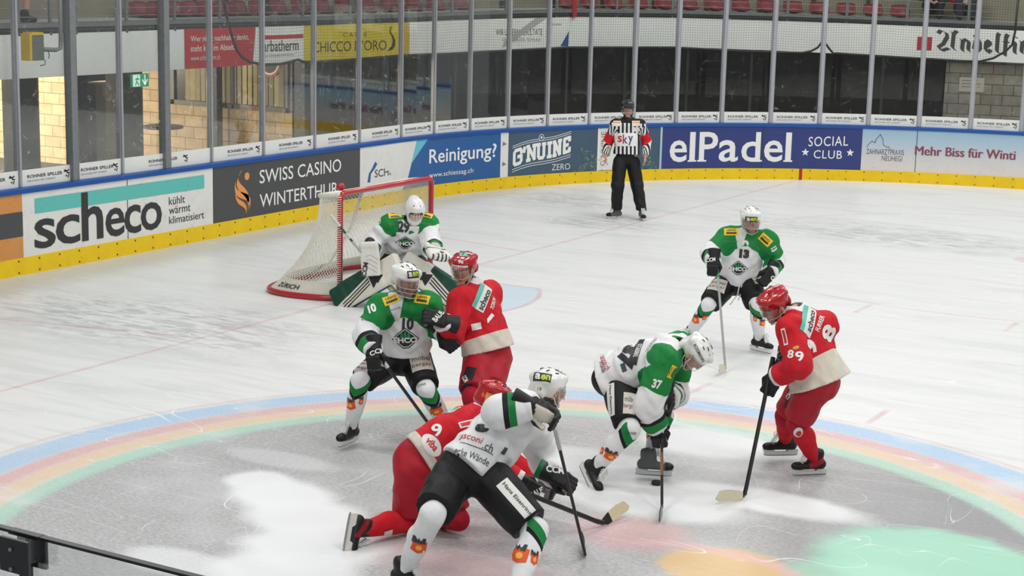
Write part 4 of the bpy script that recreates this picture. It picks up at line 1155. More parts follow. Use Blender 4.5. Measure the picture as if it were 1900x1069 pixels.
def field(groups, xs, ys, zs, k):
    """groups: list of dict(prims, k, cuts, subs)"""
    shp = (len(xs), len(ys), len(zs))
    F = np.full(shp, 1.0, np.float32)
    for g in groups:
        kk = g.get('k', k)
        lo = np.min([p.bounds(kk * 2)[0] for p in g['prims']], axis=0); hi = np.max([p.bounds(kk * 2)[1] for p in g['prims']], axis=0)
        def rng(a, l, h): return max(0, np.searchsorted(a, l) - 1), min(len(a), np.searchsorted(a, h) + 1)
        I = [rng(a, l, h) for a, l, h in zip((xs, ys, zs), lo, hi)]
        if any(b - a < 2 for a, b in I): continue
        sub = np.full([b - a for a, b in I], 1.0, np.float32)
        for p in g['prims']:
            pl, ph = p.bounds(kk * 2)
            Q = [rng(a, l, h) for a, l, h in zip((xs, ys, zs), pl, ph)]
            Q = [(max(q[0], i[0]), min(q[1], i[1])) for q, i in zip(Q, I)]
            if any(b - a < 1 for a, b in Q): continue
            G = np.stack(np.meshgrid(xs[Q[0][0]:Q[0][1]], ys[Q[1][0]:Q[1][1]], zs[Q[2][0]:Q[2][1]], indexing='ij'), -1)
            sl = tuple(slice(q[0] - i[0], q[1] - i[0]) for q, i in zip(Q, I))
            d = p.d(G)
            sub[sl] = smin(sub[sl], d, kk)
        if g.get('cuts') or g.get('subs') or g.get('amp') or g.get('fn'):
            G = np.stack(np.meshgrid(xs[I[0][0]:I[0][1]], ys[I[1][0]:I[1][1]], zs[I[2][0]:I[2][1]], indexing='ij'), -1)
            if g.get('amp'): sub = sub + wrinkle(G, g['amp'], g.get('seed', 0.0))
            for pt, nr in g.get('cuts', ()): sub = np.maximum(sub, (G - A3(pt)) @ unit(nr))
            for p, ks in g.get('subs', ()): sub = -smin(-sub, p.d(G), ks)
            if g.get('fn'): sub = g['fn'](G, sub)
        sl = tuple(slice(a, b) for a, b in I)
        F[sl] = smin(F[sl], sub, g.get('join', k))
    return F

def nets(F, xs, ys, zs):
    """surface nets on a rectilinear grid"""
    ins = F < 0
    nx, ny, nz = F.shape
    acc = np.zeros((nx-1, ny-1, nz-1, 3)); cnt = np.zeros((nx-1, ny-1, nz-1))
    axs = (xs, ys, zs)
    faces = []
    crossings = []
    for ax in range(3):
        s0 = [slice(None)] * 3; s1 = [slice(None)] * 3
        s0[ax] = slice(0, -1); s1[ax] = slice(1, None)
        a, b = F[tuple(s0)], F[tuple(s1)]
        cr = (a < 0) != (b < 0)
        idx = np.argwhere(cr)
        if len(idx) == 0: continue
        av = a[cr]; bv = b[cr]; t = av / (av - bv)
        pos = np.stack([axs[c][idx[:, c]] for c in range(3)], -1).astype(float)
        pos[:, ax] += t * (axs[ax][idx[:, ax] + 1] - axs[ax][idx[:, ax]])
        o1, o2 = [c for c in range(3) if c != ax]
        for d1 in (0, -1):
            for d2 in (0, -1):
                c = idx.copy(); c[:, o1] += d1; c[:, o2] += d2
                ok = (c >= 0).all(1) & (c[:, 0] < nx-1) & (c[:, 1] < ny-1) & (c[:, 2] < nz-1)
                np.add.at(acc, tuple(c[ok].T), pos[ok]); np.add.at(cnt, tuple(c[ok].T), 1)
        crossings.append((ax, idx, av < 0))
    has = cnt > 0
    vid = np.full(cnt.shape, -1, int); vid[has] = np.arange(has.sum())
    V = acc[has] / cnt[has][:, None]
    for ax, idx, inside in crossings:
        o1, o2 = (ax + 1) % 3, (ax + 2) % 3
        def cell(d1, d2):
            c = idx.copy(); c[:, o1] += d1; c[:, o2] += d2; return c
        cs = [cell(-1, -1), cell(0, -1), cell(0, 0), cell(-1, 0)]
        ok = np.ones(len(idx), bool)
        for c in cs: ok &= (c >= 0).all(1) & (c[:, 0] < nx-1) & (c[:, 1] < ny-1) & (c[:, 2] < nz-1)
        q = np.stack([vid[tuple(c[ok].T)] for c in cs], 1)
        q[~inside[ok]] = q[~inside[ok]][:, ::-1]
        faces.append(q)
    return V, np.concatenate(faces)

def grid_axis(lo, hi, h, fine=()):
    """coordinates from lo to hi with step h, finer inside the intervals (a, b, hf)"""
    out = [lo]; x = lo
    while x < hi:
        st = h
        for a, b, hf in fine:
            if a - 1e-9 <= x <= b: st = min(st, hf)
            elif x < a and x + st > a: st = max(0.25 * h, min(st, a - x + 1e-6))
        x += st; out.append(x)
    return np.array(out)

def solid(groups, h, k, fine=()):
    """mesh the union; fine: boxes (lo, hi, h)"""
    lo = np.min([p.bounds(0.03)[0] for g in groups for p in g['prims']], axis=0); hi = np.max([p.bounds(0.03)[1] for g in groups for p in g['prims']], axis=0)
    ax = [grid_axis(lo[c], hi[c], h, [(f[0][c], f[1][c], f[2]) for f in fine]) for c in range(3)]
    F = field(groups, *ax, k)
    return nets(F, *ax)

def vcol_mat(name, rough=0.75, bump=0.0, bscale=250.0, spec=0.3, coat=0.0, metal=0.0, fold=0.0):
    if name in MATS: return MATS[name]
    m = bpy.data.materials.new(name); N = NT(m)
    a = N.n('ShaderNodeVertexColor'); a.layer_name = 'dye'
    c = a.outputs[0]
    nz = N.noise(N.coord(), 14.0, 4)
    c = N.mix(N.m('MULTIPLY', N.step(nz, 0.4, 0.75), 0.12), c, (0.03, 0.03, 0.03, 1))
    N.put(N.b.inputs['Base Color'], c)
    N.b.inputs['Roughness'].default_value = rough; N.b.inputs['Specular IOR Level'].default_value = spec; N.b.inputs['Coat Weight'].default_value = coat
    N.b.inputs['Metallic'].default_value = metal
    if fold:
        f1 = N.m('ABSOLUTE', N.m('SUBTRACT', N.noise(N.mapping(N.coord(), (1, 1, 0.6)), 4.5, 1, 0.4, 1.4), 0.5))
        N.bump(N.m('ADD', N.m('MULTIPLY', f1, fold), N.m('MULTIPLY', N.noise(N.coord(), bscale, 2), 0.012)), 0.5, 0.06)
    elif bump: N.bump(N.noise(N.coord(), bscale, 2), bump, 0.002)
    MATS[name] = m
    return m
def field_mat(name, base, cols, rough=0.8, bump=0.25, bscale=250.0, soft=0.0016, fold=1.0):
    """dyed cloth: each channel of 'dye' is a signed distance (m) to one printed colour, positive inside"""
    if name in MATS: return MATS[name]
    m = bpy.data.materials.new(name); N = NT(m)
    a = N.n('ShaderNodeVertexColor'); a.layer_name = 'dye'
    sp = N.n('ShaderNodeSeparateColor'); N.put(sp.inputs[0], a.outputs[0])
    c = (*base, 1)
    for i, cc in enumerate(cols):
        c = N.mix(N.step(sp.outputs[i], -soft, soft), c, (*cc, 1))
    nz = N.noise(N.coord(), 14.0, 4)
    c = N.mix(N.m('MULTIPLY', N.step(nz, 0.4, 0.75), 0.08), c, (0.2, 0.2, 0.2, 1))
    N.put(N.b.inputs['Base Color'], c)
    N.b.inputs['Roughness'].default_value = rough; N.b.inputs['Specular IOR Level'].default_value = 0.3
    # creases hanging in the cloth
    co = N.coord()
    f1 = N.m('ABSOLUTE', N.m('SUBTRACT', N.noise(N.mapping(co, (1, 1, 0.6)), 4.2, 1, 0.4, 1.4), 0.5))
    f2 = N.m('ABSOLUTE', N.m('SUBTRACT', N.noise(N.mapping(co, (1, 1, 0.7), (0.5, 0.3, 0)), 9.0, 1, 0.4, 1.0), 0.5))
    h = N.m('ADD', N.m('MULTIPLY', f1, fold), N.m('MULTIPLY', f2, fold * 0.22))
    h = N.m('ADD', h, N.m('MULTIPLY', N.noise(co, bscale, 2), 0.012))
    N.bump(h, 0.55, 0.06)
    MATS[name] = m
    return m
CLOTH = vcol_mat('dyed_jersey', 0.8, 0.25)
NYLON = vcol_mat('dyed_nylon', 0.6, 0.15, 120, fold=0.7)
KNIT = vcol_mat('knit_sock', 0.9, 0.4, 300)
SKIN = vcol_mat('skin', 0.5, 0.05, 200, 0.4)
LEATHER = vcol_mat('dyed_leather', 0.45, 0.2, 150)
SHELLM = vcol_mat('glossy_shell', 0.22, 0.0, 1, 0.5, 0.4)

def mesh_obj(name, V, F, material, col=None, parent=None, smooth=True, origin=None):
    me = bpy.data.meshes.new(name)
    V = np.asarray(V, float)
    if origin is not None: V = V - np.asarray(origin)
    me.vertices.add(len(V)); me.vertices.foreach_set('co', V.ravel())
    F = np.asarray(F, int); nf, w_ = F.shape
    me.loops.add(nf * w_); me.loops.foreach_set('vertex_index', F.ravel())
    me.polygons.add(nf); me.polygons.foreach_set('loop_start', np.arange(nf) * w_)
    me.polygons.foreach_set('use_smooth', np.full(nf, smooth))
    me.update(calc_edges=True)
    me.validate()
    if col is not None:
        ca = me.color_attributes.new('dye', 'FLOAT_COLOR', 'POINT')
        c4 = np.ones((len(V), 4)); c4[:, :3] = col
        ca.data.foreach_set('color', c4.ravel())
    me.materials.append(material)
    o = bpy.data.objects.new(name, me); COL.objects.link(o)
    if origin is not None: o.location = Vector(origin)
    if parent is not None: part_of(o, parent)
    return o

def S3(r, g, b): return np.array(srgb(r, g, b)[:3])
C_WHITE = S3(226, 227, 228); C_GREEN = S3(22, 128, 60); C_BLACK = S3(26, 26, 28); C_RED = S3(200, 22, 38); C_RED2 = S3(172, 20, 40); C_CREAM = S3(214, 206, 192)
C_DGREEN = S3(14, 66, 50); C_SKIN = S3(212, 160, 136)

# ------------------------------------------------------------------ head
def frame(fwd, up=(0, 0, 1), roll=0.0):
    f = unit(fwd); x = unit(np.cross(f, A3(up))); u = np.cross(x, f)
    if roll:
        x, u = x * math.cos(roll) + u * math.sin(roll), u * math.cos(roll) - x * math.sin(roll)
    return np.stack([x, f, u], 1)      # columns: right, forward, up

def head_prims(c, R):
    T = lambda v: c + R @ A3(v)
    g = [Ell(T((0, -0.012, 0.035)), (0.076, 0.096, 0.088), R), Ell(T((0, 0.028, -0.045)), (0.060, 0.062, 0.070), R), Ell(T((0, 0.066, -0.094)), (0.026, 0.024, 0.022), R),
         Ell(T((0.038, 0.056, -0.028)), (0.026, 0.028, 0.028), R), Ell(T((-0.038, 0.056, -0.028)), (0.026, 0.028, 0.028), R),
         Cap(T((-0.036, 0.073, 0.024)), T((0.036, 0.073, 0.024)), 0.013), Ell(T((0.079, -0.004, -0.004)), (0.009, 0.020, 0.033), R), Ell(T((-0.079, -0.004, -0.004)), (0.009, 0.020, 0.033), R)]
    g2 = [Cap(T((0, 0.080, 0.014)), T((0, 0.104, -0.024)), 0.008, 0.013), Ell(T((0.013, 0.092, -0.028)), (0.009, 0.011, 0.008), R), Ell(T((-0.013, 0.092, -0.028)), (0.009, 0.011, 0.008), R),
          Cap(T((-0.019, 0.080, -0.056)), T((0.019, 0.080, -0.056)), 0.007), Cap(T((-0.016, 0.079, -0.068)), T((0.016, 0.079, -0.068)), 0.0075)]
    subs = [(Ell(T((sx * 0.031, 0.092, 0.003)), (0.018, 0.016, 0.012), R), 0.010) for sx in (-1, 1)]
    return [dict(prims=g, k=0.022, subs=subs), dict(prims=g2, k=0.008, join=0.010)]

def head_colour(V, c, R, beard=0.0, hair=(0.03, 0.02, 0.015), guard=True, wrists=()):
    q = (V - c) @ R
    col = np.tile(C_SKIN, (len(V), 1)) * 0.95
    x, y, z = q.T
    far = (np.linalg.norm(q, axis=1) > 0.2) | ((z < -0.082 - 0.35 * np.minimum(0.0, 0.05 - y)) & (y < 0.062)) | (z < -0.125) | ((y < 0.015) & (z < -0.048))
    inhead = (np.abs(x) < 0.1) & (np.abs(y) < 0.14) & (np.abs(z) < 0.16)
    cheek = np.exp(-(((np.abs(x) - 0.042) / 0.02) ** 2 + ((z + 0.03) / 0.02) ** 2)) * (y > 0.03)
    col = col * (1 - 0.25 * cheek[:, None] * np.array([0, 0.6, 0.5]))
    nose = np.exp(-((x / 0.018) ** 2 + ((z + 0.022) / 0.016) ** 2)) * (y > 0.085)
    col = col * (1 - 0.3 * nose[:, None] * np.array([0, 0.5, 0.45]))
    barehand = np.zeros(len(V), bool)
    for w0 in wrists: barehand |= np.linalg.norm(V - w0, axis=1) < 0.22
    if guard: col[far & ~barehand] = np.array((0.012, 0.012, 0.013))
    def put(mask, cc, k=1.0): col[mask] = col[mask] * (1 - k) + np.array(cc) * k
    if beard: put(inhead & (y > 0.0) & (z < -0.042) & ~((np.abs(x) < 0.02) & (np.abs(z + 0.062) < 0.012)), np.array(hair) * 1.5 + 0.02, beard)
    put(inhead & (y > 0.06) & (np.abs(x) < 0.022) & (np.abs(z + 0.062) < 0.0085), S3(150, 78, 72), 0.85)
    put(inhead & (y > 0.06) & (np.abs(x) < 0.018) & (np.abs(z + 0.062) < 0.0022), S3(70, 30, 30), 0.9)
    for s in (-1, 1):
        ex = x - s * 0.031
        put(inhead & (y > 0.05) & ((ex / 0.0165) ** 2 + ((z - 0.003) / 0.0075) ** 2 < 1), S3(222, 214, 206), 0.9)
        put(inhead & (y > 0.05) & (ex ** 2 + (z - 0.003) ** 2 < 0.0068 ** 2), S3(40, 30, 26), 1.0)
        put(inhead & (y > 0.05) & (np.abs(ex) < 0.018) & (np.abs(z - 0.011 + ex * ex * 6) < 0.0022), S3(60, 40, 34), 0.8)
        put(inhead & (y > 0.05) & (np.abs(ex - s * 0.002) < 0.021) & (np.abs(z - 0.0245 + 5 * (ex - s * 0.004) ** 2) < 0.0055), np.array(hair) + 0.015, 0.8)
    put(inhead & ((z > 0.055) | ((y < -0.02) & (z > -0.052)) | ((y < 0.012) & (z > 0.02))), hair, 0.95)
    return col

def cone_prims(J, loose=1.0):
    pass

def body_prims(J, c, R, k=1.0, hands=True):
    """slim body under the kit: trunk, limbs, neck and head in one surface"""
    J = {a: A3(b) for a, b in J.items()}
    side = J['shL'] - J['shR']
    w_ = J['neck'] - J['pel']
    g = [Cap(J['neck'] - 0.12 * w_, J['pel'] + 0.45 * w_, 0.150 * k, 0.135 * k, side, 0.62), Cap(J['pel'] + 0.45 * w_, J['pel'], 0.135 * k, 0.150 * k, side, 0.68),
         Cap(J['shR'], J['shL'], 0.062 * k), Cap(c + R @ A3((0, -0.02, -0.05)), J['neck'] - 0.06 * w_, 0.052, 0.060)]
    for s in 'RL':
        g += [Cap(J['sh' + s], J['el' + s], 0.052 * k, 0.042 * k), Cap(J['el' + s], J['wr' + s], 0.042 * k, 0.030 * k),
              Cap(J['hip' + s], J['kn' + s], 0.080 * k, 0.056 * k), Cap(J['kn' + s], J['an' + s], 0.054 * k, 0.036 * k)]
    return [dict(prims=g, k=0.035)] + head_prims(c, R)

def hand_prims(wr, ydir, zdir, mir, curl=0.35, s=1.0):
    """bare hand: palm, four fingers of different length, thumb from the palm's side"""
    y = unit(ydir); z = unit(A3(zdir) - y * (A3(zdir) @ y)); x = np.cross(y, z) * mir
    T = lambda v: A3(wr) + (x * v[0] + y * v[1] + z * v[2]) * s
    g = [Cap(T((0, -0.01, 0)), T((0, 0.05, 0)), 0.030 * s, 0.036 * s, x, 0.45), Cap(T((-0.02, 0.075, 0)), T((0.022, 0.078, 0)), 0.014 * s)]
    for fx, ln in ((0.030, 0.070), (0.011, 0.080), (-0.009, 0.075), (-0.028, 0.058)):
        p0 = A3((fx, 0.080, 0)); a = curl; p1 = p0 + A3((0, math.cos(a), -math.sin(a))) * ln * 0.5
        a2 = curl * 2.2; p2 = p1 + A3((0, math.cos(a2), -math.sin(a2))) * ln * 0.5
        g += [Cap(T(p0), T(p1), 0.0092 * s, 0.0085 * s), Cap(T(p1), T(p2), 0.0085 * s, 0.0072 * s)]
    g += [Cap(T((0.028, 0.02, -0.004)), T((0.050, 0.055, -0.012)), 0.012 * s, 0.010 * s), Cap(T((0.050, 0.055, -0.012)), T((0.052, 0.088, -0.018)), 0.010 * s, 0.008 * s)]
    return dict(prims=g, k=0.006, join=0.012)

# ------------------------------------------------------------------ decals: print laid onto a garment
def bvh_of(o):
    me = o.data
    M = world_m(o)
    return BVHTree.FromPolygons([M @ v.co for v in me.vertices], [tuple(p.vertices) for p in me.polygons])
_BV = {}
def get_bvh(o):
    if o.name not in _BV: _BV[o.name] = bvh_of(o)
    return _BV[o.name]
def at_px(u, v):
    return (CAM_F * FOCAL_PX + CAM_R * (u - 950) - CAM_U * (v - 534.5)).normalized()
def gridpatch(n=8):
    V = [(i/n, j/n) for j in range(n+1) for i in range(n+1)]
    F = [(j*(n+1)+i, j*(n+1)+i+1, (j+1)*(n+1)+i+1, (j+1)*(n+1)+i) for j in range(n) for i in range(n)]
    return V, F
def refine(V, F, w_, h_, maxlen):
    bm = bmesh.new()
    vs = [bm.verts.new((x * w_, y * h_, 0)) for x, y in V]
    for f in F:
        try: bm.faces.new([vs[i] for i in f])
        except ValueError: pass
    for _ in range(4):
        L = [e for e in bm.edges if e.calc_length() > maxlen]
        if not L: break
        bmesh.ops.subdivide_edges(bm, edges=L, cuts=1)
        bmesh.ops.triangulate(bm, faces=bm.faces)
    bm.verts.ensure_lookup_table(); bm.verts.index_update()
    V2 = [(v.co.x / w_, v.co.y / h_) for v in bm.verts]; F2 = [tuple(v.index for v in f.verts) for f in bm.faces]
    bm.free()
    return V2, F2
def decal(par, px, w_, h_, art, m, rot=0.0, name='lettering', lift=0.003, lean=0.5, shear=0.0, up=None, tops=None):
    """lay artwork (unit square) of w_ x h_ metres on the garment where the ray through the picture point px meets it"""
    V, F = art[0], art[1]
    t = get_bvh(par)
    ray = at_px(*px)
    hit, nrm, _, _ = t.ray_cast(CAM_LOC, ray)
    if hit is None: return None
    if nrm.dot(ray) > 0: nrm = -nrm
    ns = Vector(nrm)
    for du, dv in ((12, 0), (-12, 0), (0, 12), (0, -12)):
        h2, n2, _, _ = t.ray_cast(CAM_LOC, at_px(px[0] + du * 0.6, px[1] + dv * 0.6))
        if h2 is not None and (h2 - hit).length < 0.15:
            ns += n2 if n2.dot(ray) < 0 else -n2
    nd = (ns.normalized() * (1 - lean) - ray * lean).normalized()
    upv = Vector(up) if up is not None else CAM_U
    xd = upv.cross(nd).normalized(); yd = nd.cross(xd)
    c_, s_ = math.cos(math.radians(rot)), math.sin(math.radians(rot))
    X = xd * c_ + yd * s_; Y = yd * c_ - xd * s_
    V, F = refine(V, F, w_, h_, 0.03)
    out, keep = [], []
    for x, y in V:
        o_ = hit + X * ((x - 0.5) * w_ + shear * (y - 0.5) * h_) + Y * ((y - 0.5) * h_)
        h2, n2, _, _ = t.ray_cast(o_ + nd * 0.25, -nd, 0.5)
        if h2 is None: out.append(o_); keep.append(False)
        else:
            if n2.dot(nd) < 0: n2 = -n2
            out.append(h2 + nd * lift); keep.append(True)
    F = [f for f in F if all(keep[i] for i in f)]
    F = [f for f in F if max((out[f[0]] - out[i]).length for i in f) < 0.12]
    if not F: return None
    b = MB(); b.add(out, F)
    o = b.build(name, m, par, smooth=True, recalc=False)
    return o
GRID = gridpatch(8)
def disc(n=20): return [(0.5 + 0.5*math.cos(2*math.pi*k/n), 0.5 + 0.5*math.sin(2*math.pi*k/n)) for k in range(n)] + [(0.5, 0.5)], [(k, (k+1) % n, n) for k in range(n)]
def fan(pts):
    n = len(pts); cx = sum(p[0] for p in pts)/n; cy = sum(p[1] for p in pts)/n
    return list(pts) + [(cx, cy)], [(k, (k+1) % n, n) for k in range(n)]
# ================================================================== kit templates
def place(parts, M, parent, extra=None):
    """parts: list of (name, mesh, children list); first level goes under parent at matrix M"""
    out = []
    for nm, me, kids in parts:
        o = bpy.data.objects.new(nm, me); COL.objects.link(o)
        o.matrix_basis = M
        part_of(o, parent)
        for kn, km in kids:
            c = bpy.data.objects.new(kn, km); COL.objects.link(c)
            c.parent = o
        out.append(o)
    return out
def grab(o):
    me = o.data; bpy.data.objects.remove(o); return me
def mirror_mesh(me):
    m = me.copy()
    for v in m.vertices: v.co.x = -v.co.x
    m.flip_normals()
    return m
def pid_of(prims, V):
    D = np.stack([p.d(V) for p in prims]); i = D.argmin(0)
    T = np.stack([p.t(V) for p in prims])
    return i, T[i, np.arange(len(V))], D

# ---- skate (origin at the ankle joint, y to the toe, z up)
def make_skate(col_main, col_toe, holder_col, accent=None):
    pr = [Cap((0, -0.012, 0.0), (0, -0.022, 0.045), 0.050, 0.050, (1, 0, 0), 1.1), Ell((0, -0.055, -0.045), (0.043, 0.048, 0.046)),
          Cap((0, -0.035, -0.048), (0, 0.125, -0.058), 0.045, 0.041, (1, 0, 0), 0.85), Ell((0, 0.150, -0.056), (0.043, 0.050, 0.034)),
          Cap((0, 0.045, -0.015), (0, 0.036, 0.068), 0.031, 0.030, (1, 0, 0), 0.5), Cap((0, -0.058, 0.01), (0, -0.062, 0.058), 0.024, 0.022, (1, 0, 0), 0.5)]
    V, F = solid([dict(prims=pr, k=0.018, cuts=[((0, 0, -0.080), (0, 0, -1))])], 0.0085, 0.018)
    col = np.tile(col_main, (len(V), 1))
    col[V[:, 1] > 0.128] = col_toe
    col[V[:, 2] < -0.074] = S3(60, 60, 62)
    if accent is not None:
        m_ = (np.abs(V[:, 0]) > 0.03) & (V[:, 1] < 0.05) & (V[:, 1] > -0.09) & (np.abs(V[:, 2] + 0.03 + 0.5 * (V[:, 1])) < 0.026); col[m_] = accent
    boot = grab(mesh_obj('skate', V, F, LEATHER, col))
    hm = mat('holder_%d' % int(holder_col[0] * 100), tuple(holder_col), 0.35)
    b = MB()
    prof = [(-0.110, -0.079), (-0.105, -0.124), (0.180, -0.124), (0.192, -0.079), (0.10, -0.079), (0.085, -0.100), (-0.01, -0.100), (-0.03, -0.079)]
    fn = lambda a, c, d: Vector((d * (1.0 if c > -0.09 else 0.62), a, c))
    b.prism(prof, fn, -0.024, 0.024)
    holder = grab(b.build('blade_holder', hm, bevel=0.0))
    b = MB(); pf = [(-0.115, -0.126), (-0.105, -0.137), (-0.06, -0.1405), (0.13, -0.1405), (0.175, -0.136), (0.190, -0.122), (-0.10, -0.120)]
    b.prism(pf, lambda a, c, d: Vector((d, a, c)), -0.002, 0.002)
    steel = grab(b.build('steel_runner', mat('runner_steel', srgb(178, 182, 186), 0.25, metal=0.9)))
    b = MB()
    for i in range(7):
        t_ = i / 6; z = -0.020 + 0.076 * t_
        y = 0.118 - 0.050 * t_; 
        for sg in (-1, 1):
            b.tube([(-0.030 * sg, y - 0.008, z - 0.006), (0.0, y + 0.010, z + 0.006), (0.030 * sg, y - 0.004, z + 0.016)], 0.0042, 5)
    b.tube([(-0.012, 0.072, 0.075), (-0.03, 0.092, 0.06), (-0.034, 0.096, 0.04)], 0.004, 5); b.tube([(0.012, 0.072, 0.075), (0.032, 0.092, 0.06), (0.03, 0.096, 0.035)], 0.004, 5)
    laces = grab(b.build('laces', mat('lace_white', srgb(226, 226, 222), 0.8), smooth=True))
    return [('skate', boot, [('blade_holder', holder), ('steel_runner', steel), ('laces', laces)])]

# ---- hockey glove closed round a stick that runs along local x through (0, .098, -.034); mir flips the thumb side
def make_glove(main, cuff, palm, roll, open_=0.0, cuffband=None):
    pr = []; names = []
    def add(p, n): pr.append(p); names.append(n)
    add(Cap((0, -0.125, 0.0), (0, -0.02, 0.0), 0.068, 0.056, (1, 0, 0), 0.80), 'cuff')
    add(Box((0, 0.035, 0.012), (0.053, 0.055, 0.026), 0.02), 'back')
    for y in (-0.005, 0.030, 0.064): add(Cap((-0.042, y, 0.026), (0.040, y, 0.028), 0.0195), 'roll')
    k = open_
    for x, ln in ((0.040, 0.96), (0.014, 1.05), (-0.013, 1.0), (-0.039, 0.85)):
        p0 = A3((x, 0.082, 0.016)); p1 = A3((x * 1.05, 0.082 + 0.052 * ln, 0.002 + 0.012 * k)); p2 = A3((x * 1.06, 0.128 + 0.03 * k, -0.042 * ln + 0.03 * k)); p3 = A3((x, 0.094 + 0.075 * k, -0.066 + 0.03 * k))
        add(Cap(p0, p1, 0.0185, 0.0175), 'finger'); add(Cap(p1, p2, 0.0175, 0.0165), 'finger'); add(Cap(p2, p3, 0.0165, 0.0145), 'finger')
    add(Cap((0.046, 0.005, 0.0), (0.070, 0.052, -0.020), 0.021, 0.019), 'thumb'); add(Cap((0.070, 0.052, -0.020), (0.050, 0.098, -0.056), 0.019, 0.015), 'thumb')
    add(Cap((0, 0.0, -0.014), (0, 0.085, -0.014), 0.044, 0.046, (1, 0, 0), 0.40), 'palm')
    V, F = solid([dict(prims=pr[:6] + pr[-1:], k=0.010, cuts=[((0, -0.128, 0), (0, -1, 0))])] + [dict(prims=pr[6:-1], k=0.0045, join=0.006)], 0.0072, 0.008)
    i, t, D = pid_of(pr, V)
    nm = np.array(names)[i]
    col = np.tile(main, (len(V), 1))
    col[nm == 'cuff'] = cuff; col[nm == 'roll'] = roll
    col[(nm == 'palm') & (V[:, 2] < -0.012)] = palm
    fp = (nm == 'finger') & (V[:, 2] < -0.012) & (V[:, 1] < 0.115); col[fp] = palm
    tp = (nm == 'thumb') & (V[:, 0] < 0.055) & (V[:, 2] < -0.02); col[tp] = palm
    if cuffband is not None: col[(nm == 'cuff') & (V[:, 1] < -0.095)] = cuffband
    me = grab(mesh_obj('hockey_glove', V, F, LEATHER, col))
    return [('hockey_glove', me, [])]
def mirrored(parts): return [(n, mirror_mesh(m), [(kn, mirror_mesh(km)) for kn, km in kids]) for n, m, kids in parts]

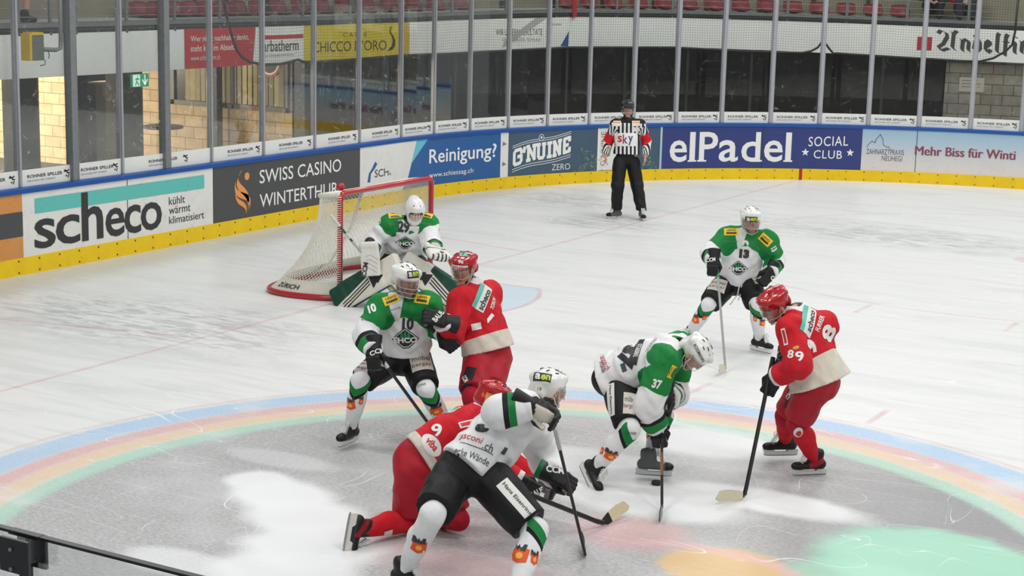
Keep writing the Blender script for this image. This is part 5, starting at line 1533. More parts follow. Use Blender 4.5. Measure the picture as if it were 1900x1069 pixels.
# ---- helmet in the head frame
def make_helmet(c, visor='half', band=None):
    pr = [Ell((0, -0.014, 0.042), (0.099, 0.124, 0.102)), Cap((0, 0.070, 0.092), (0, -0.10, 0.085), 0.048, 0.047, (1, 0, 0), 0.7), Ell((0, -0.10, -0.01), (0.075, 0.04, 0.06))]
    for s in (-1, 1): pr.append(Cap((s*0.050, 0.066, 0.082), (s*0.062, -0.085, 0.075), 0.032, 0.034))
    def cut(G, f):
        keep = np.minimum(0.019 - G[..., 2], np.maximum(G[..., 1] - 0.020, -0.075 - G[..., 2]))
        return np.maximum(f, keep)
    subs = [(Ell((s * 0.105, 0.002, -0.018), (0.030, 0.026, 0.034)), 0.006) for s in (-1, 1)]
    V, F = solid([dict(prims=pr, k=0.016, fn=cut, subs=subs)], 0.0068, 0.016)
    col = np.tile(c, (len(V), 1))
    inner = ((V[:, 0] / 0.088) ** 2 + ((V[:, 1] + 0.014) / 0.112) ** 2 + ((V[:, 2] - 0.042) / 0.092) ** 2) < 1.0
    col[inner] = S3(40, 40, 42)
    me = grab(mesh_obj('helmet', V, F, SHELLM, col))
    kids = []
    # vents and seams
    b = MB()
    ell = lambda x, y: 0.042 + 0.106 * math.sqrt(max(0.02, 1 - (x/0.103)**2 - ((y + 0.014)/0.128)**2))
    for x, y0, y1 in ((0.030, 0.055, 0.078), (-0.030, 0.055, 0.078), (0.034, 0.0, 0.03), (-0.034, 0.0, 0.03), (0.032, -0.070, -0.045), (-0.032, -0.070, -0.045), (0.066, -0.02, 0.008), (-0.066, -0.02, 0.008)):
        b.tube([(x, y0, ell(x, y0)), (x, (y0+y1)/2, ell(x, (y0+y1)/2) + 0.0), (x, y1, ell(x, y1))], 0.0032, 6)
    vm = mat('helmet_vent', (0.03, 0.03, 0.032), 0.6) if c[0] > 0.3 else mat('helmet_vent_dark' if c[0] > 0.1 else 'helmet_vent_black', (0.10, 0.006, 0.010) if c[0] > 0.1 else (0.004, 0.004, 0.004), 0.5)
    kids.append(('vents', grab(b.build('vents', vm, smooth=True))))
    if visor:
        b = MB(); n = 18; zt_, zl = 0.040, (-0.052 if visor == 'half' else -0.105)
        for i in range(n + 1):
            a = math.radians(-86 + 172 * i / n)
            for z, rx, ry in ((zt_, 0.101, 0.118), ((zt_ + zl)/2, 0.104, 0.126), (zl, 0.100 if visor == 'half' else 0.085, 0.124)):
                b.v.append((rx * math.sin(a), -0.014 + ry * math.cos(a) + 0.006, z + (0.018 * (1 - math.cos(a)) if z < 0 else 0)))
        for i in range(n):
            for j in range(2):
                b.f.append((i*3+j, (i+1)*3+j, (i+1)*3+j+1, i*3+j+1)); b.mi.append(0)
        kids.append(('visor', grab(b.build('visor', VISOR, smooth=True))))
        b = MB(); b.tube([(0.100 * math.sin(math.radians(-86 + 172*i/n)), -0.008 + 0.124 * math.cos(math.radians(-86 + 172*i/n)), zl + 0.018 * (1 - math.cos(math.radians(-86 + 172*i/n)))) for i in range(n+1)], 0.0022, 5)
        kids.append(('visor_rim', grab(b.build('visor_rim', mat('visor_edge', srgb(196, 202, 206), 0.2), smooth=True))))
    if visor == 'cage':
        b = MB()
        for zz, rr in ((-0.03, 0.128), (-0.065, 0.125), (-0.10, 0.115)):
            b.tube([(0.1*math.sin(math.radians(a)), -0.005 + rr*math.cos(math.radians(a)), zz) for a in range(-80, 81, 16)], 0.0024, 5)
        kids.append(('chin_bars', grab(b.build('chin_bars', mat('cage_wire', srgb(190, 192, 192), 0.3, metal=0.5), smooth=True))))
    b = MB()
    for s in (-1, 1):
        b.tube([(s*0.088, 0.02, 0.0), (s*0.078, 0.03, -0.06), (s*0.05, 0.06, -0.105), (0, 0.078, -0.122)], 0.0065, 6, flat=0.5)
        b.tube([(s*0.088, -0.025, -0.03), (s*0.080, 0.0, -0.07), (s*0.06, 0.045, -0.098)], 0.0055, 6, flat=0.5)
    sm = mat('strap_pale', srgb(214, 212, 206), 0.7) if c[0] > 0.05 else mat('strap_dark', (0.02, 0.02, 0.02), 0.7)
    kids.append(('chin_strap', grab(b.build('chin_strap', sm, smooth=True))))
    return [('helmet', me, kids)]
VISOR = glass_mat('clear_visor', (0.955, 0.965, 0.97), 1.6, 0.0)

SK_BLACK = make_skate(S3(34, 34, 36), S3(22, 22, 24), S3(224, 224, 220))
SK_RED = make_skate(S3(30, 28, 30), S3(24, 24, 26), S3(226, 222, 216), S3(150, 24, 34))
SK_GREY = make_skate(S3(88, 90, 92), S3(24, 24, 26), S3(206, 208, 208))
GL_W = make_glove(S3(28, 28, 30), S3(30, 30, 32), S3(206, 198, 178), S3(24, 24, 26))
GL_WG = make_glove(S3(28, 28, 30), S3(30, 30, 32), S3(214, 206, 186), S3(24, 24, 26), 0.0, S3(22, 110, 60))
GL_WO = make_glove(S3(28, 28, 30), S3(30, 30, 32), S3(216, 210, 192), S3(24, 24, 26), 0.55)
GL_R = make_glove(S3(30, 30, 33), S3(36, 37, 40), S3(120, 120, 118), S3(24, 24, 26))
HE_W = make_helmet(S3(232, 232, 228)); HE_WC = make_helmet(S3(232, 232, 228), 'cage')
HE_R = make_helmet(S3(178, 18, 28)); HE_B = make_helmet(S3(20, 20, 22))

def mat3(R, loc):
    M = Matrix(((R[0][0], R[0][1], R[0][2], loc[0]), (R[1][0], R[1][1], R[1][2], loc[1]), (R[2][0], R[2][1], R[2][2], loc[2]), (0, 0, 0, 1)))
    return M
def glove(parent, kit, wrist, ydir, zdir, left, s=1.0, back=0.0):
    """ydir: from the cuff to the knuckles; zdir: out of the back of the hand"""
    y = unit(ydir); z = unit(A3(zdir) - y * (A3(zdir) @ y)); x = np.cross(y, z)
    # right hand seen from its back has the thumb on the left (-x); left hand on +x
    parts = kit if left else mirrored_cache(kit)
    R = np.stack([x, y, z], 1) * s
    return place(parts, mat3(R, A3(wrist) + y * back), parent)[0]
_mc = {}
def mirrored_cache(kit):
    if id(kit) not in _mc: _mc[id(kit)] = mirrored(kit)
    return _mc[id(kit)]
def skate(parent, kit, ankle, toe, shin, tilt=1.0):
    """toe: direction of the foot, shin: direction from ankle up"""
    y = unit(toe); z = unit(A3(shin) - y * (A3(shin) @ y)); x = np.cross(y, z)
    return place(kit, mat3(np.stack([x, y, z], 1) * 0.93, ankle), parent)[0]

# ================================================================== garments
def jersey(J, parent, style, bulk=1.0, amp=0.010, seed=0.0, hem=0.04, name='jersey', arms='RL', collar_r=0.066, h=0.0105, hemflare=0.0, sleeve=1.0, ab=1.0):
    J = {a: A3(b) for a, b in J.items()}
    side = unit(J['shL'] - J['shR']); w_ = J['neck'] - J['pel']; wl = np.linalg.norm(w_); wn = w_ / wl; fr = np.cross(side, wn)
    pr = []; nm = []
    def add(p, n): pr.append(p); nm.append(n); return p
    top = J['neck'] - 0.20 * w_; mid = J['pel'] + 0.45 * w_; bot = J['pel'] - hem * w_
    add(Cap(top, mid, 0.182 * bulk, 0.200 * bulk, side, 0.74), 'torso'); add(Cap(mid, bot, 0.200 * bulk, (0.222 + hemflare) * bulk, side, 0.80), 'torso')
    add(Cap(J['shR'], J['shL'], 0.088 * bulk), 'yoke'); add(Cap(J['neck'] - 0.10 * w_, J['neck'] + 0.03 * w_, 0.110 * bulk, 0.082), 'yoke')
    ng = len(pr)
    for s in arms:
        add(Ell(J['sh' + s], (0.108 * bulk * ab,) * 3), 'pad' + s)
        add(Cap(J['sh' + s], J['el' + s], 0.102 * bulk * ab, 0.090 * bulk * ab, bulge=0.006), 'ua' + s)
        e = J['el' + s] + (J['wr' + s] - J['el' + s]) * 0.97 * sleeve
        add(Cap(J['el' + s], e, 0.092 * bulk * ab, 0.074 * bulk * ab, bulge=0.008), 'fa' + s)
    trunk = dict(prims=pr[:ng], k=0.05, cuts=[(bot, -wn)], subs=[(Cap(J['neck'] + 0.02 * w_, J['neck'] + 0.5 * w_, collar_r, collar_r + 0.02), 0.015)], amp=amp, seed=seed)
    gs = [trunk]
    for i, s in enumerate(arms):
        a = pr[ng + 3*i: ng + 3*i + 3]
        wdir = unit(J['wr' + s] - J['el' + s])
        gs.append(dict(prims=a, k=0.035, join=0.035, amp=amp, seed=seed + 2 + i, cuts=[(J['el' + s] + (J['wr' + s] - J['el' + s]) * 0.99 * sleeve, wdir)]))
    V, F = solid(gs, h, 0.035)
    i, t, D = pid_of(pr, V)
    n_ = np.array(nm)[i]
    sp = ((V - J['pel']) @ wn) / wl; fx = (V - J['pel']) @ side; fy = (V - J['pel']) @ fr
    info = dict(V=V, n=n_, t=t, sp=sp, x=fx, y=fy, J=J, D=D, nm=nm, pr=pr, wl=wl)
    m_, fl = style(info)
    return mesh_obj(name, V, F, m_, np.clip(np.stack(fl, 1), -0.3, 0.3), parent)

JW = field_mat('white_jersey_cloth', C_WHITE, (C_GREEN, C_BLACK, C_WHITE * 0.92))
JR = field_mat('red_jersey_cloth', C_RED, (C_CREAM, C_WHITE, C_BLACK))
JS = field_mat('striped_shirt_cloth', C_WHITE, (C_BLACK, C_RED, C_BLACK))
SW = field_mat('white_sock_knit', C_WHITE, (C_GREEN, C_BLACK, C_WHITE), 0.9, 0.4, 300, fold=0.45)
SR = field_mat('red_sock_knit', C_RED, (C_RED2, C_WHITE, C_WHITE), 0.9, 0.4, 300, fold=0.45)
def seg_dist(V, a, b):
    a, b = A3(a), A3(b); t = np.clip(((V - a) @ (b - a)) / ((b - a) @ (b - a)), 0, 1)
    return np.linalg.norm(V - (a + t[:, None] * (b - a)), axis=1)
def style_white(stripe=(0.42, 0.56, 0.86), rad=0.150, arm=0.30, backcut=0.0, cuffs='RL'):
    def f(q):
        V, J = q['V'], q['J']
        ds = [seg_dist(V, J['shR'], J['neck']), seg_dist(V, J['shL'], J['neck'])]
        for s in 'RL': ds.append(seg_dist(V, J['sh' + s], J['sh' + s] + (J['el' + s] - J['sh' + s]) * arm))
        g = rad - np.min(ds, 0)
        if backcut: g = np.where(q['y'] < 0, np.minimum(g, backcut - np.min(ds[:2], 0) + 0.03 * (np.abs(q['x']) > 0.17)), g)
        k = np.full(len(V), -1.0)
        for s in cuffs:
            L = np.linalg.norm(J['wr' + s] - J['el' + s]); ax = unit(J['wr' + s] - J['el' + s])
            a = (V - J['el' + s]) @ ax; z = np.isin(q['n'], ('fa' + s,))
            g = np.where(z, np.minimum(a - stripe[1] * L, stripe[2] * L - a), g)
            k = np.where(z, np.minimum(a - stripe[0] * L, stripe[1] * L - a), k)
        vv = np.minimum(0.030 + 0.25 * (q['sp'] - 0.86) * q['wl'] - np.abs(q['x']), np.where(q['y'] > 0.02, 0.2, -1)); vv = np.minimum(vv, (q['sp'] - 0.74) * q['wl'])
        return JW, (g, k, vv)
    return f
def style_red(hem=0.16, slant=0.0):
    def f(q):
        V, J = q['V'], q['J']
        tD = np.min([d_ for d_, n_ in zip(q['D'], q['nm']) if n_ in ('torso', 'yoke')], 0); aD = np.min([d_ for d_, n_ in zip(q['D'], q['nm']) if n_[:2] in ('ua', 'fa', 'pa')], 0)
        h = np.where((tD < 0.035) & ((aD > 0.012) | (tD < 0.012)), (hem + slant * q['y'] - q['sp']) * q['wl'], -1.0)
        w_ = np.full(len(V), -1.0)
        for s in 'RL':
            L = np.linalg.norm(J['wr' + s] - J['el' + s]); ax = unit(J['wr' + s] - J['el' + s])
            w_ = np.where(q['n'] == 'fa' + s, (V - J['el' + s]) @ ax - 0.84 * L, w_)
        w_ = np.maximum(w_, 0.112 - np.linalg.norm(V - (J['neck'] + 0.04 * (J['neck'] - J['pel'])), axis=1))
        return JR, (h, w_, np.full(len(V), -1.0))
    return f
def style_ref(q):
    V, J = q['V'], q['J']
    per = 0.062
    k = per / 4 - np.abs(np.mod(q['x'] + per / 2, per) - per / 2)
    r = np.full(len(V), -1.0)
    for s in 'RL':
        ax = unit(J['wr' + s] - J['sh' + s]); rel = V - J['sh' + s]; rel = rel - np.outer(rel @ ax, ax)
        e1 = unit(np.cross(ax, A3((0.3, 0.9, 0.1)))); e2 = np.cross(ax, e1)
        an = np.arctan2(rel @ e1, rel @ e2) / (2 * math.pi) * 8
        ks = (0.25 - np.abs(np.mod(an + 0.5, 1) - 0.5)) * 0.06
        arm = np.isin(q['n'], ('ua' + s, 'fa' + s))
        k = np.where(arm, ks, k)
        L = np.linalg.norm(J['el' + s] - J['sh' + s]); a = (V - J['sh' + s]) @ unit(J['el' + s] - J['sh' + s])
        r = np.where(arm, np.minimum(a - 0.55 * L, 1.02 * L - a), r)
    return JS, (k, r, (q['sp'] - 0.95) * q['wl'])

def pants(J, parent, base, style=None, bulk=1.0, amp=0.005, seed=1.0, leg=0.90, name='hockey_pants', h=0.0115, belt=0.14):
    J = {a: A3(b) for a, b in J.items()}
    w_ = J['neck'] - J['pel']; side = J['hipL'] - J['hipR']
    pr = []; nm = []
    def add(p, n): pr.append(p); nm.append(n)
    add(Cap(J['pel'] + belt * w_, J['pel'] - 0.03 * w_, 0.165 * bulk, 0.180 * bulk, side, 0.84), 'hip')
    gs = [dict(prims=pr[:1], k=0.05, amp=amp, seed=seed, cuts=[(J['pel'] + belt * w_, w_)])]
    for s in 'RL':
        kn = J['hip' + s] + (J['kn' + s] - J['hip' + s]) * leg
        add(Cap(J['hip' + s] + (kn - J['hip' + s]) * 0.12, J['hip' + s] + (kn - J['hip' + s]) * 1.1, 0.126 * bulk, 0.108 * bulk, bulge=0.004), 'th' + s)
        gs.append(dict(prims=pr[-1:], k=0.05, join=0.03, amp=amp, seed=seed + 1, cuts=[(kn, unit(kn - J['hip' + s]))]))
    V, F = solid(gs, h, 0.04)
    i, t, D = pid_of(pr, V)
    n_ = np.array(nm)[i]
    col = np.tile(base, (len(V), 1))
    if style: col = style(dict(V=V, n=n_, t=t, J=J, col=col))
    return mesh_obj(name, V, F, NYLON, col, parent)

def sock(J, parent, s, style, front, bulk=1.0, name='hockey_sock', h=0.0095, amp=0.003, top=0.0):
    J = {a: A3(b) for a, b in J.items()}
    k, a, hp = J['kn' + s], J['an' + s], J['hip' + s]
    ax = unit(a - k); fr = unit(A3(front) - ax * (A3(front) @ ax)); sd = np.cross(ax, fr)
    up = unit(hp - k)
    pr = [Cap(k + up * 0.12, k, 0.074 * bulk, 0.068 * bulk), Ell(k + fr * 0.020, (0.066 * bulk,) * 3), Cap(k, a + (k - a) * 0.06, 0.070 * bulk, 0.047, bulge=0.012), Ell(k + (a - k) * 0.42 - fr * 0.022, np.array([0.062, 0.062, 0.062]) * bulk),
          Cap(k + (a - k) * 0.12 + fr * 0.022, a + (k - a) * 0.20 + fr * 0.010, 0.056 * bulk, 0.042)]
    V, F = solid([dict(prims=pr, k=0.03, amp=amp, seed=3.0)], h, 0.03)
    L = np.linalg.norm(a - k); t = ((V - k) @ ax) / L
    rel = V - k; ang = np.arctan2(rel @ sd, rel @ fr)
    m_, fl = style(t, ang, L)
    return mesh_obj(name, V, F, m_, np.clip(np.stack(fl, 1), -0.3, 0.3), parent)
def sock_white(t, ang, L):
    u = (t - 0.20 * (1 - np.minimum(np.abs(ang), 1.6) / 1.6)) * L
    side = (1.75 - np.abs(ang)) * 0.07
    return SW, (np.minimum(np.minimum(u + 0.045, 0.022 - u), side), np.minimum(np.minimum(u - 0.022, 0.056 - u), side), np.full(len(t), -1.0))
def sock_plain(t, ang, L): return SW, (np.full(len(t), -1.0),) * 3
def sock_red(t, ang, L): return SR, ((0.10 - t) * L, np.full(len(t), -1.0), np.full(len(t), -1.0))

def stick(top, heel, tip, label, group='hockey sticks on the ice', colors=None, knob=True, wrap=None, blade_col=None, paddle=False, lie_up=None, blade_h=0.07):
    top, heel, tip = A3(top), A3(heel), A3(tip)
    e = empty('hockey_stick', Vector(heel)); e.location.z = 0
    tag(e, label, 'hockey stick', group)
    ax = unit(top - heel); bd_ = unit(tip - heel)
    cs = colors or dict(shaft=S3(24, 25, 26), tape=S3(30, 30, 30), blade=S3(206, 196, 168))
    def bar(name, a, b_, wx, wy, m, side):
        d = unit(b_ - a); x = unit(A3(side) - d * (A3(side) @ d)); y = np.cross(d, x)
        bb = MB(); vs = []
        for p_ in (a, b_):
            for sx, sy in ((-1, -.6), (-.6, -1), (.6, -1), (1, -.6), (1, .6), (.6, 1), (-.6, 1), (-1, .6)): vs.append(p_ + x * wx * sx + y * wy * sy)
        bb.add(vs, [(i, (i+1) % 8, 8 + (i+1) % 8, 8 + i) for i in range(8)] + [tuple(range(8))[::-1], tuple(range(8, 16))])
        return bb.build(name, m, e)
    m_s = mat('stick_shaft_%d' % int(cs['shaft'][1] * 1000), tuple(cs['shaft']), 0.3, spec=0.5)
    sh0 = heel + ax * 0.05
    bar('shaft', sh0, top, 0.0155, 0.0105, m_s, bd_)
    if knob: bar('grip_tape', top - ax * 0.16, top + ax * 0.004, 0.018, 0.0135, mat('tape_%d' % int(cs['tape'][1] * 1000), tuple(cs['tape']), 0.8), bd_)
    if 'band' in cs:
        for k_, c_ in cs['band']: bar('shaft_band', heel + ax * k_[0], heel + ax * k_[1], 0.0160, 0.0110, mat('shaft_band_%d' % int(c_[1] * 1000), tuple(c_), 0.3), bd_)
    # blade: curved plate from heel to tip
    n = unit(np.cross(bd_, ax)); upb = unit(ax - bd_ * (ax @ bd_))
    L = np.linalg.norm(tip - heel)
    def blade_mesh(name, t0, t1, m, gr=0.0):
        bb = MB(); vs = []; N_ = 8
        for i in range(N_ + 1):
            t = t0 + (t1 - t0) * i / N_
            hgt = blade_h * (0.75 + 0.4 * math.sin(math.pi * min(1, t * 0.8))) * (1.0 if t < 0.88 else math.sqrt(max(0.02, 1 - ((t - 0.88) / 0.13) ** 2)))
            cpos = heel + bd_ * L * t + n * 0.018 * (t ** 2) - upb * 0.012 + upb * 0.012
            th = 0.0055 * (1 - 0.35 * t) + gr
            lo = cpos - upb * (0.02 if t > 0.03 else 0.0); hi = cpos + upb * (hgt - 0.02)
            if t > 0.88: lo = cpos + upb * ((blade_h - hgt) * 0.4 - 0.02)
            for q in (lo - n * th, lo + n * th, hi + n * th * 0.8, hi - n * th * 0.8): vs.append(q)
        fs = []
        for i in range(N_):
            for k_ in range(4): fs.append((i*4+k_, i*4+(k_+1) % 4, (i+1)*4+(k_+1) % 4, (i+1)*4+k_))
        fs += [(0, 1, 2, 3), tuple(N_*4 + k_ for k_ in (3, 2, 1, 0))]
        bb.add(vs, fs); return bb.build(name, m, e)
    blade_mesh('blade', 0.0, 1.0, m_s)
    if cs.get('blade') is not None: blade_mesh('blade_tape', cs.get('tape_from', 0.28), 1.0, mat('blade_tape_%d' % int(cs['blade'][1] * 1000), tuple(cs['blade']), 0.85, var=0.25, vscale=60), 0.0012)
    bar('hosel', heel + upb * 0.01, heel + ax * 0.09, 0.0165, 0.0095, m_s, bd_)
    return e
# ================================================================== joints of every figure, metres
POSE = {
 'w10': dict(head=(3.889, -5.463, 1.345), neck=(3.845, -5.390, 1.180), shR=(3.690, -5.514, 1.125), shL=(4.028, -5.347, 1.149), elR=(3.679, -5.713, 0.924), wrR=(3.865, -5.857, 0.848), elL=(3.962, -5.137, 0.968), wrL=(4.145, -5.293, 0.913), pel=(3.747, -5.274, 0.709), hipR=(3.662, -5.317, 0.653), hipL=(3.814, -5.194, 0.670), knR=(3.635, -5.710, 0.548), anR=(3.534, -5.689, 0.150), knL=(4.081, -5.444, 0.489), anL=(4.142, -5.223, 0.148)),
 'r96': dict(head=(4.109, -4.959, 1.389), neck=(4.144, -4.866, 1.232), shL=(4.149, -5.050, 1.159), shR=(4.189, -4.688, 1.153), elL=(4.179, -5.204, 0.921), wrL=(4.196, -5.410, 1.056), elR=(4.057, -4.681, 0.899), wrR=(3.972, -4.910, 0.876), pel=(4.296, -4.879, 0.755), hipL=(4.296, -4.978, 0.695), hipR=(4.333, -4.784, 0.698), knL=(4.414, -5.292, 0.461), anL=(4.314, -5.083, 0.126), knR=(4.446, -5.107, 0.474), anR=(4.359, -4.922, 0.123)),
 'r9': dict(head=(5.408, -6.658, 0.856), neck=(5.362, -6.791, 0.750), shR=(5.350, -6.979, 0.702), shL=(5.368, -6.650, 0.614), elR=(5.541, -6.937, 0.497), wrR=(5.750, -6.855, 0.380), elL=(5.477, -6.546, 0.389), wrL=(5.667, -6.473, 0.265), pel=(5.105, -7.103, 0.508), hipR=(5.122, -7.209, 0.489), hipL=(5.154, -7.033, 0.437), knR=(5.093, -7.216, 0.101), anR=(4.970, -7.583, 0.114), knL=(5.394, -7.066, 0.124), anL=(5.060, -6.910, 0.034)),
 'w19': dict(head=(6.073, -7.086, 1.119), neck=(6.037, -7.272, 1.051), shR=(6.082, -7.487, 1.025), shL=(6.006, -7.153, 0.858), elR=(6.045, -7.693, 1.107), wrR=(6.238, -7.593, 1.136), elL=(6.001, -6.986, 0.599), wrL=(6.187, -7.178, 0.583), pel=(5.856, -7.660, 0.726), hipL=(5.763, -7.710, 0.666), hipR=(5.979, -7.671, 0.671), knL=(5.858, -8.119, 0.528), anL=(5.657, -8.113, 0.134), knR=(6.346, -7.729, 0.412), anR=(6.418, -8.057, 0.112)),
 'w37': dict(head=(6.206, -5.099, 1.003), neck=(6.024, -5.065, 1.001), shR=(6.038, -5.249, 0.965), shL=(5.975, -4.881, 0.981), elR=(5.964, -5.377, 0.642), wrR=(6.004, -5.248, 0.435), elL=(5.977, -4.917, 0.631), wrL=(6.038, -5.154, 0.657), pel=(5.601, -5.136, 0.761), hipR=(5.670, -5.233, 0.717), hipL=(5.625, -5.043, 0.685), knR=(5.884, -5.481, 0.471), anR=(5.650, -5.537, 0.146), knL=(5.843, -4.816, 0.422), anL=(5.886, -5.111, 0.146)),
 'w13': dict(head=(4.818, -0.645, 1.347), neck=(4.764, -0.556, 1.194), shR=(4.570, -0.624, 1.158), shL=(4.944, -0.491, 1.142), elR=(4.469, -0.833, 0.995), wrR=(4.604, -1.038, 0.968), elL=(4.993, -0.339, 0.907), wrL=(5.013, -0.574, 0.833), pel=(4.634, -0.467, 0.725), hipR=(4.542, -0.497, 0.682), hipL=(4.723, -0.413, 0.691), knR=(4.485, -0.847, 0.480), anR=(4.268, -0.760, 0.144), knL=(4.950, -0.703, 0.514), anL=(4.936, -0.546, 0.137)),
 'r89': dict(head=(6.622, -4.608, 1.337), neck=(6.778, -4.524, 1.276), shL=(6.799, -4.713, 1.196), shR=(6.940, -4.387, 1.195), elL=(6.925, -4.829, 0.968), wrL=(6.729, -4.764, 0.834), elR=(6.784, -4.350, 0.957), wrR=(6.702, -4.577, 0.910), pel=(6.963, -4.503, 0.822), hipL=(6.987, -4.609, 0.823), hipR=(6.895, -4.437, 0.778), knL=(6.834, -4.540, 0.456), anL=(6.908, -4.317, 0.125), knR=(6.675, -4.354, 0.441), anR=(6.574, -4.068, 0.165)),
 'ref': dict(head=(-0.423, 7.174, 1.685), neck=(-0.415, 7.171, 1.492), shR=(-0.557, 7.040, 1.443), shL=(-0.226, 7.219, 1.453), elR=(-0.683, 7.047, 1.180), wrR=(-0.643, 6.909, 0.973), elL=(-0.159, 7.338, 1.195), wrL=(-0.119, 7.216, 0.978), pel=(-0.398, 7.129, 0.978), hipR=(-0.462, 7.050, 0.915), hipL=(-0.329, 7.201, 0.909), knR=(-0.426, 6.919, 0.520), anR=(-0.464, 6.992, 0.113), knL=(-0.218, 7.175, 0.508), anL=(-0.084, 7.104, 0.118)),
 'gk': dict(head=(0.836, -0.697, 1.086), neck=(0.748, -0.662, 0.922), shR=(0.538, -0.738, 0.906), shL=(0.882, -0.489, 0.914), elR=(0.373, -0.866, 0.695), wrR=(0.507, -1.067, 0.625), elL=(1.023, -0.631, 0.706), wrL=(1.187, -0.821, 0.700), pel=(0.527, -0.448, 0.525), hipR=(0.474, -0.548, 0.478), hipL=(0.637, -0.420, 0.471), knR=(0.533, -0.928, 0.313), anR=(0.193, -1.010, 0.091), knL=(0.965, -0.617, 0.304), anL=(1.320, -0.527, 0.103)),
}
# ================================================================== figures
def face_dir(a, pitch):
    a = math.radians(a); p_ = math.radians(pitch)
    h = -FH * math.cos(a) + RH * math.sin(a)
    return np.array((h.x * math.cos(p_), h.y * math.cos(p_), math.sin(p_)))
def lev(a): return face_dir(a, 0)

def figure(key, label, group=None, look=(0, 0), roll=0.0, beard=0.0, hair=(0.03, 0.02, 0.015), hands=None, k=1.0, headshift=(0, 0, 0)):
    J = {a: A3(b) for a, b in POSE[key].items()}
    R = frame(face_dir(*look), (0, 0, 1), roll)
    c = J['head'] + R @ A3(headshift)
    gs = body_prims(J, c, R, k)
    fine = [(c - 0.135, c + 0.135, 0.0062)]
    if hands:
        for s, (yd, zd) in hands.items():
            gs.append(hand_prims(J['wr' + s], yd, zd, 1 if s == 'L' else -1)); fine.append((J['wr' + s] - 0.03 + np.minimum(0, A3(yd) * 0.2), J['wr' + s] + 0.03 + np.maximum(0, A3(yd) * 0.2), 0.007))
    V, F = solid(gs, 0.018, 0.03, fine)
    col = head_colour(V, c, R, beard, hair, True, [J['wr' + s] for s in hands] if hands else ())
    o = mesh_obj('person', V, F, SKIN, col, origin=(float(J['pel'][0]), float(J['pel'][1]), 0.0))
    tag(o, label, 'person', group)
    return o, J, c, R

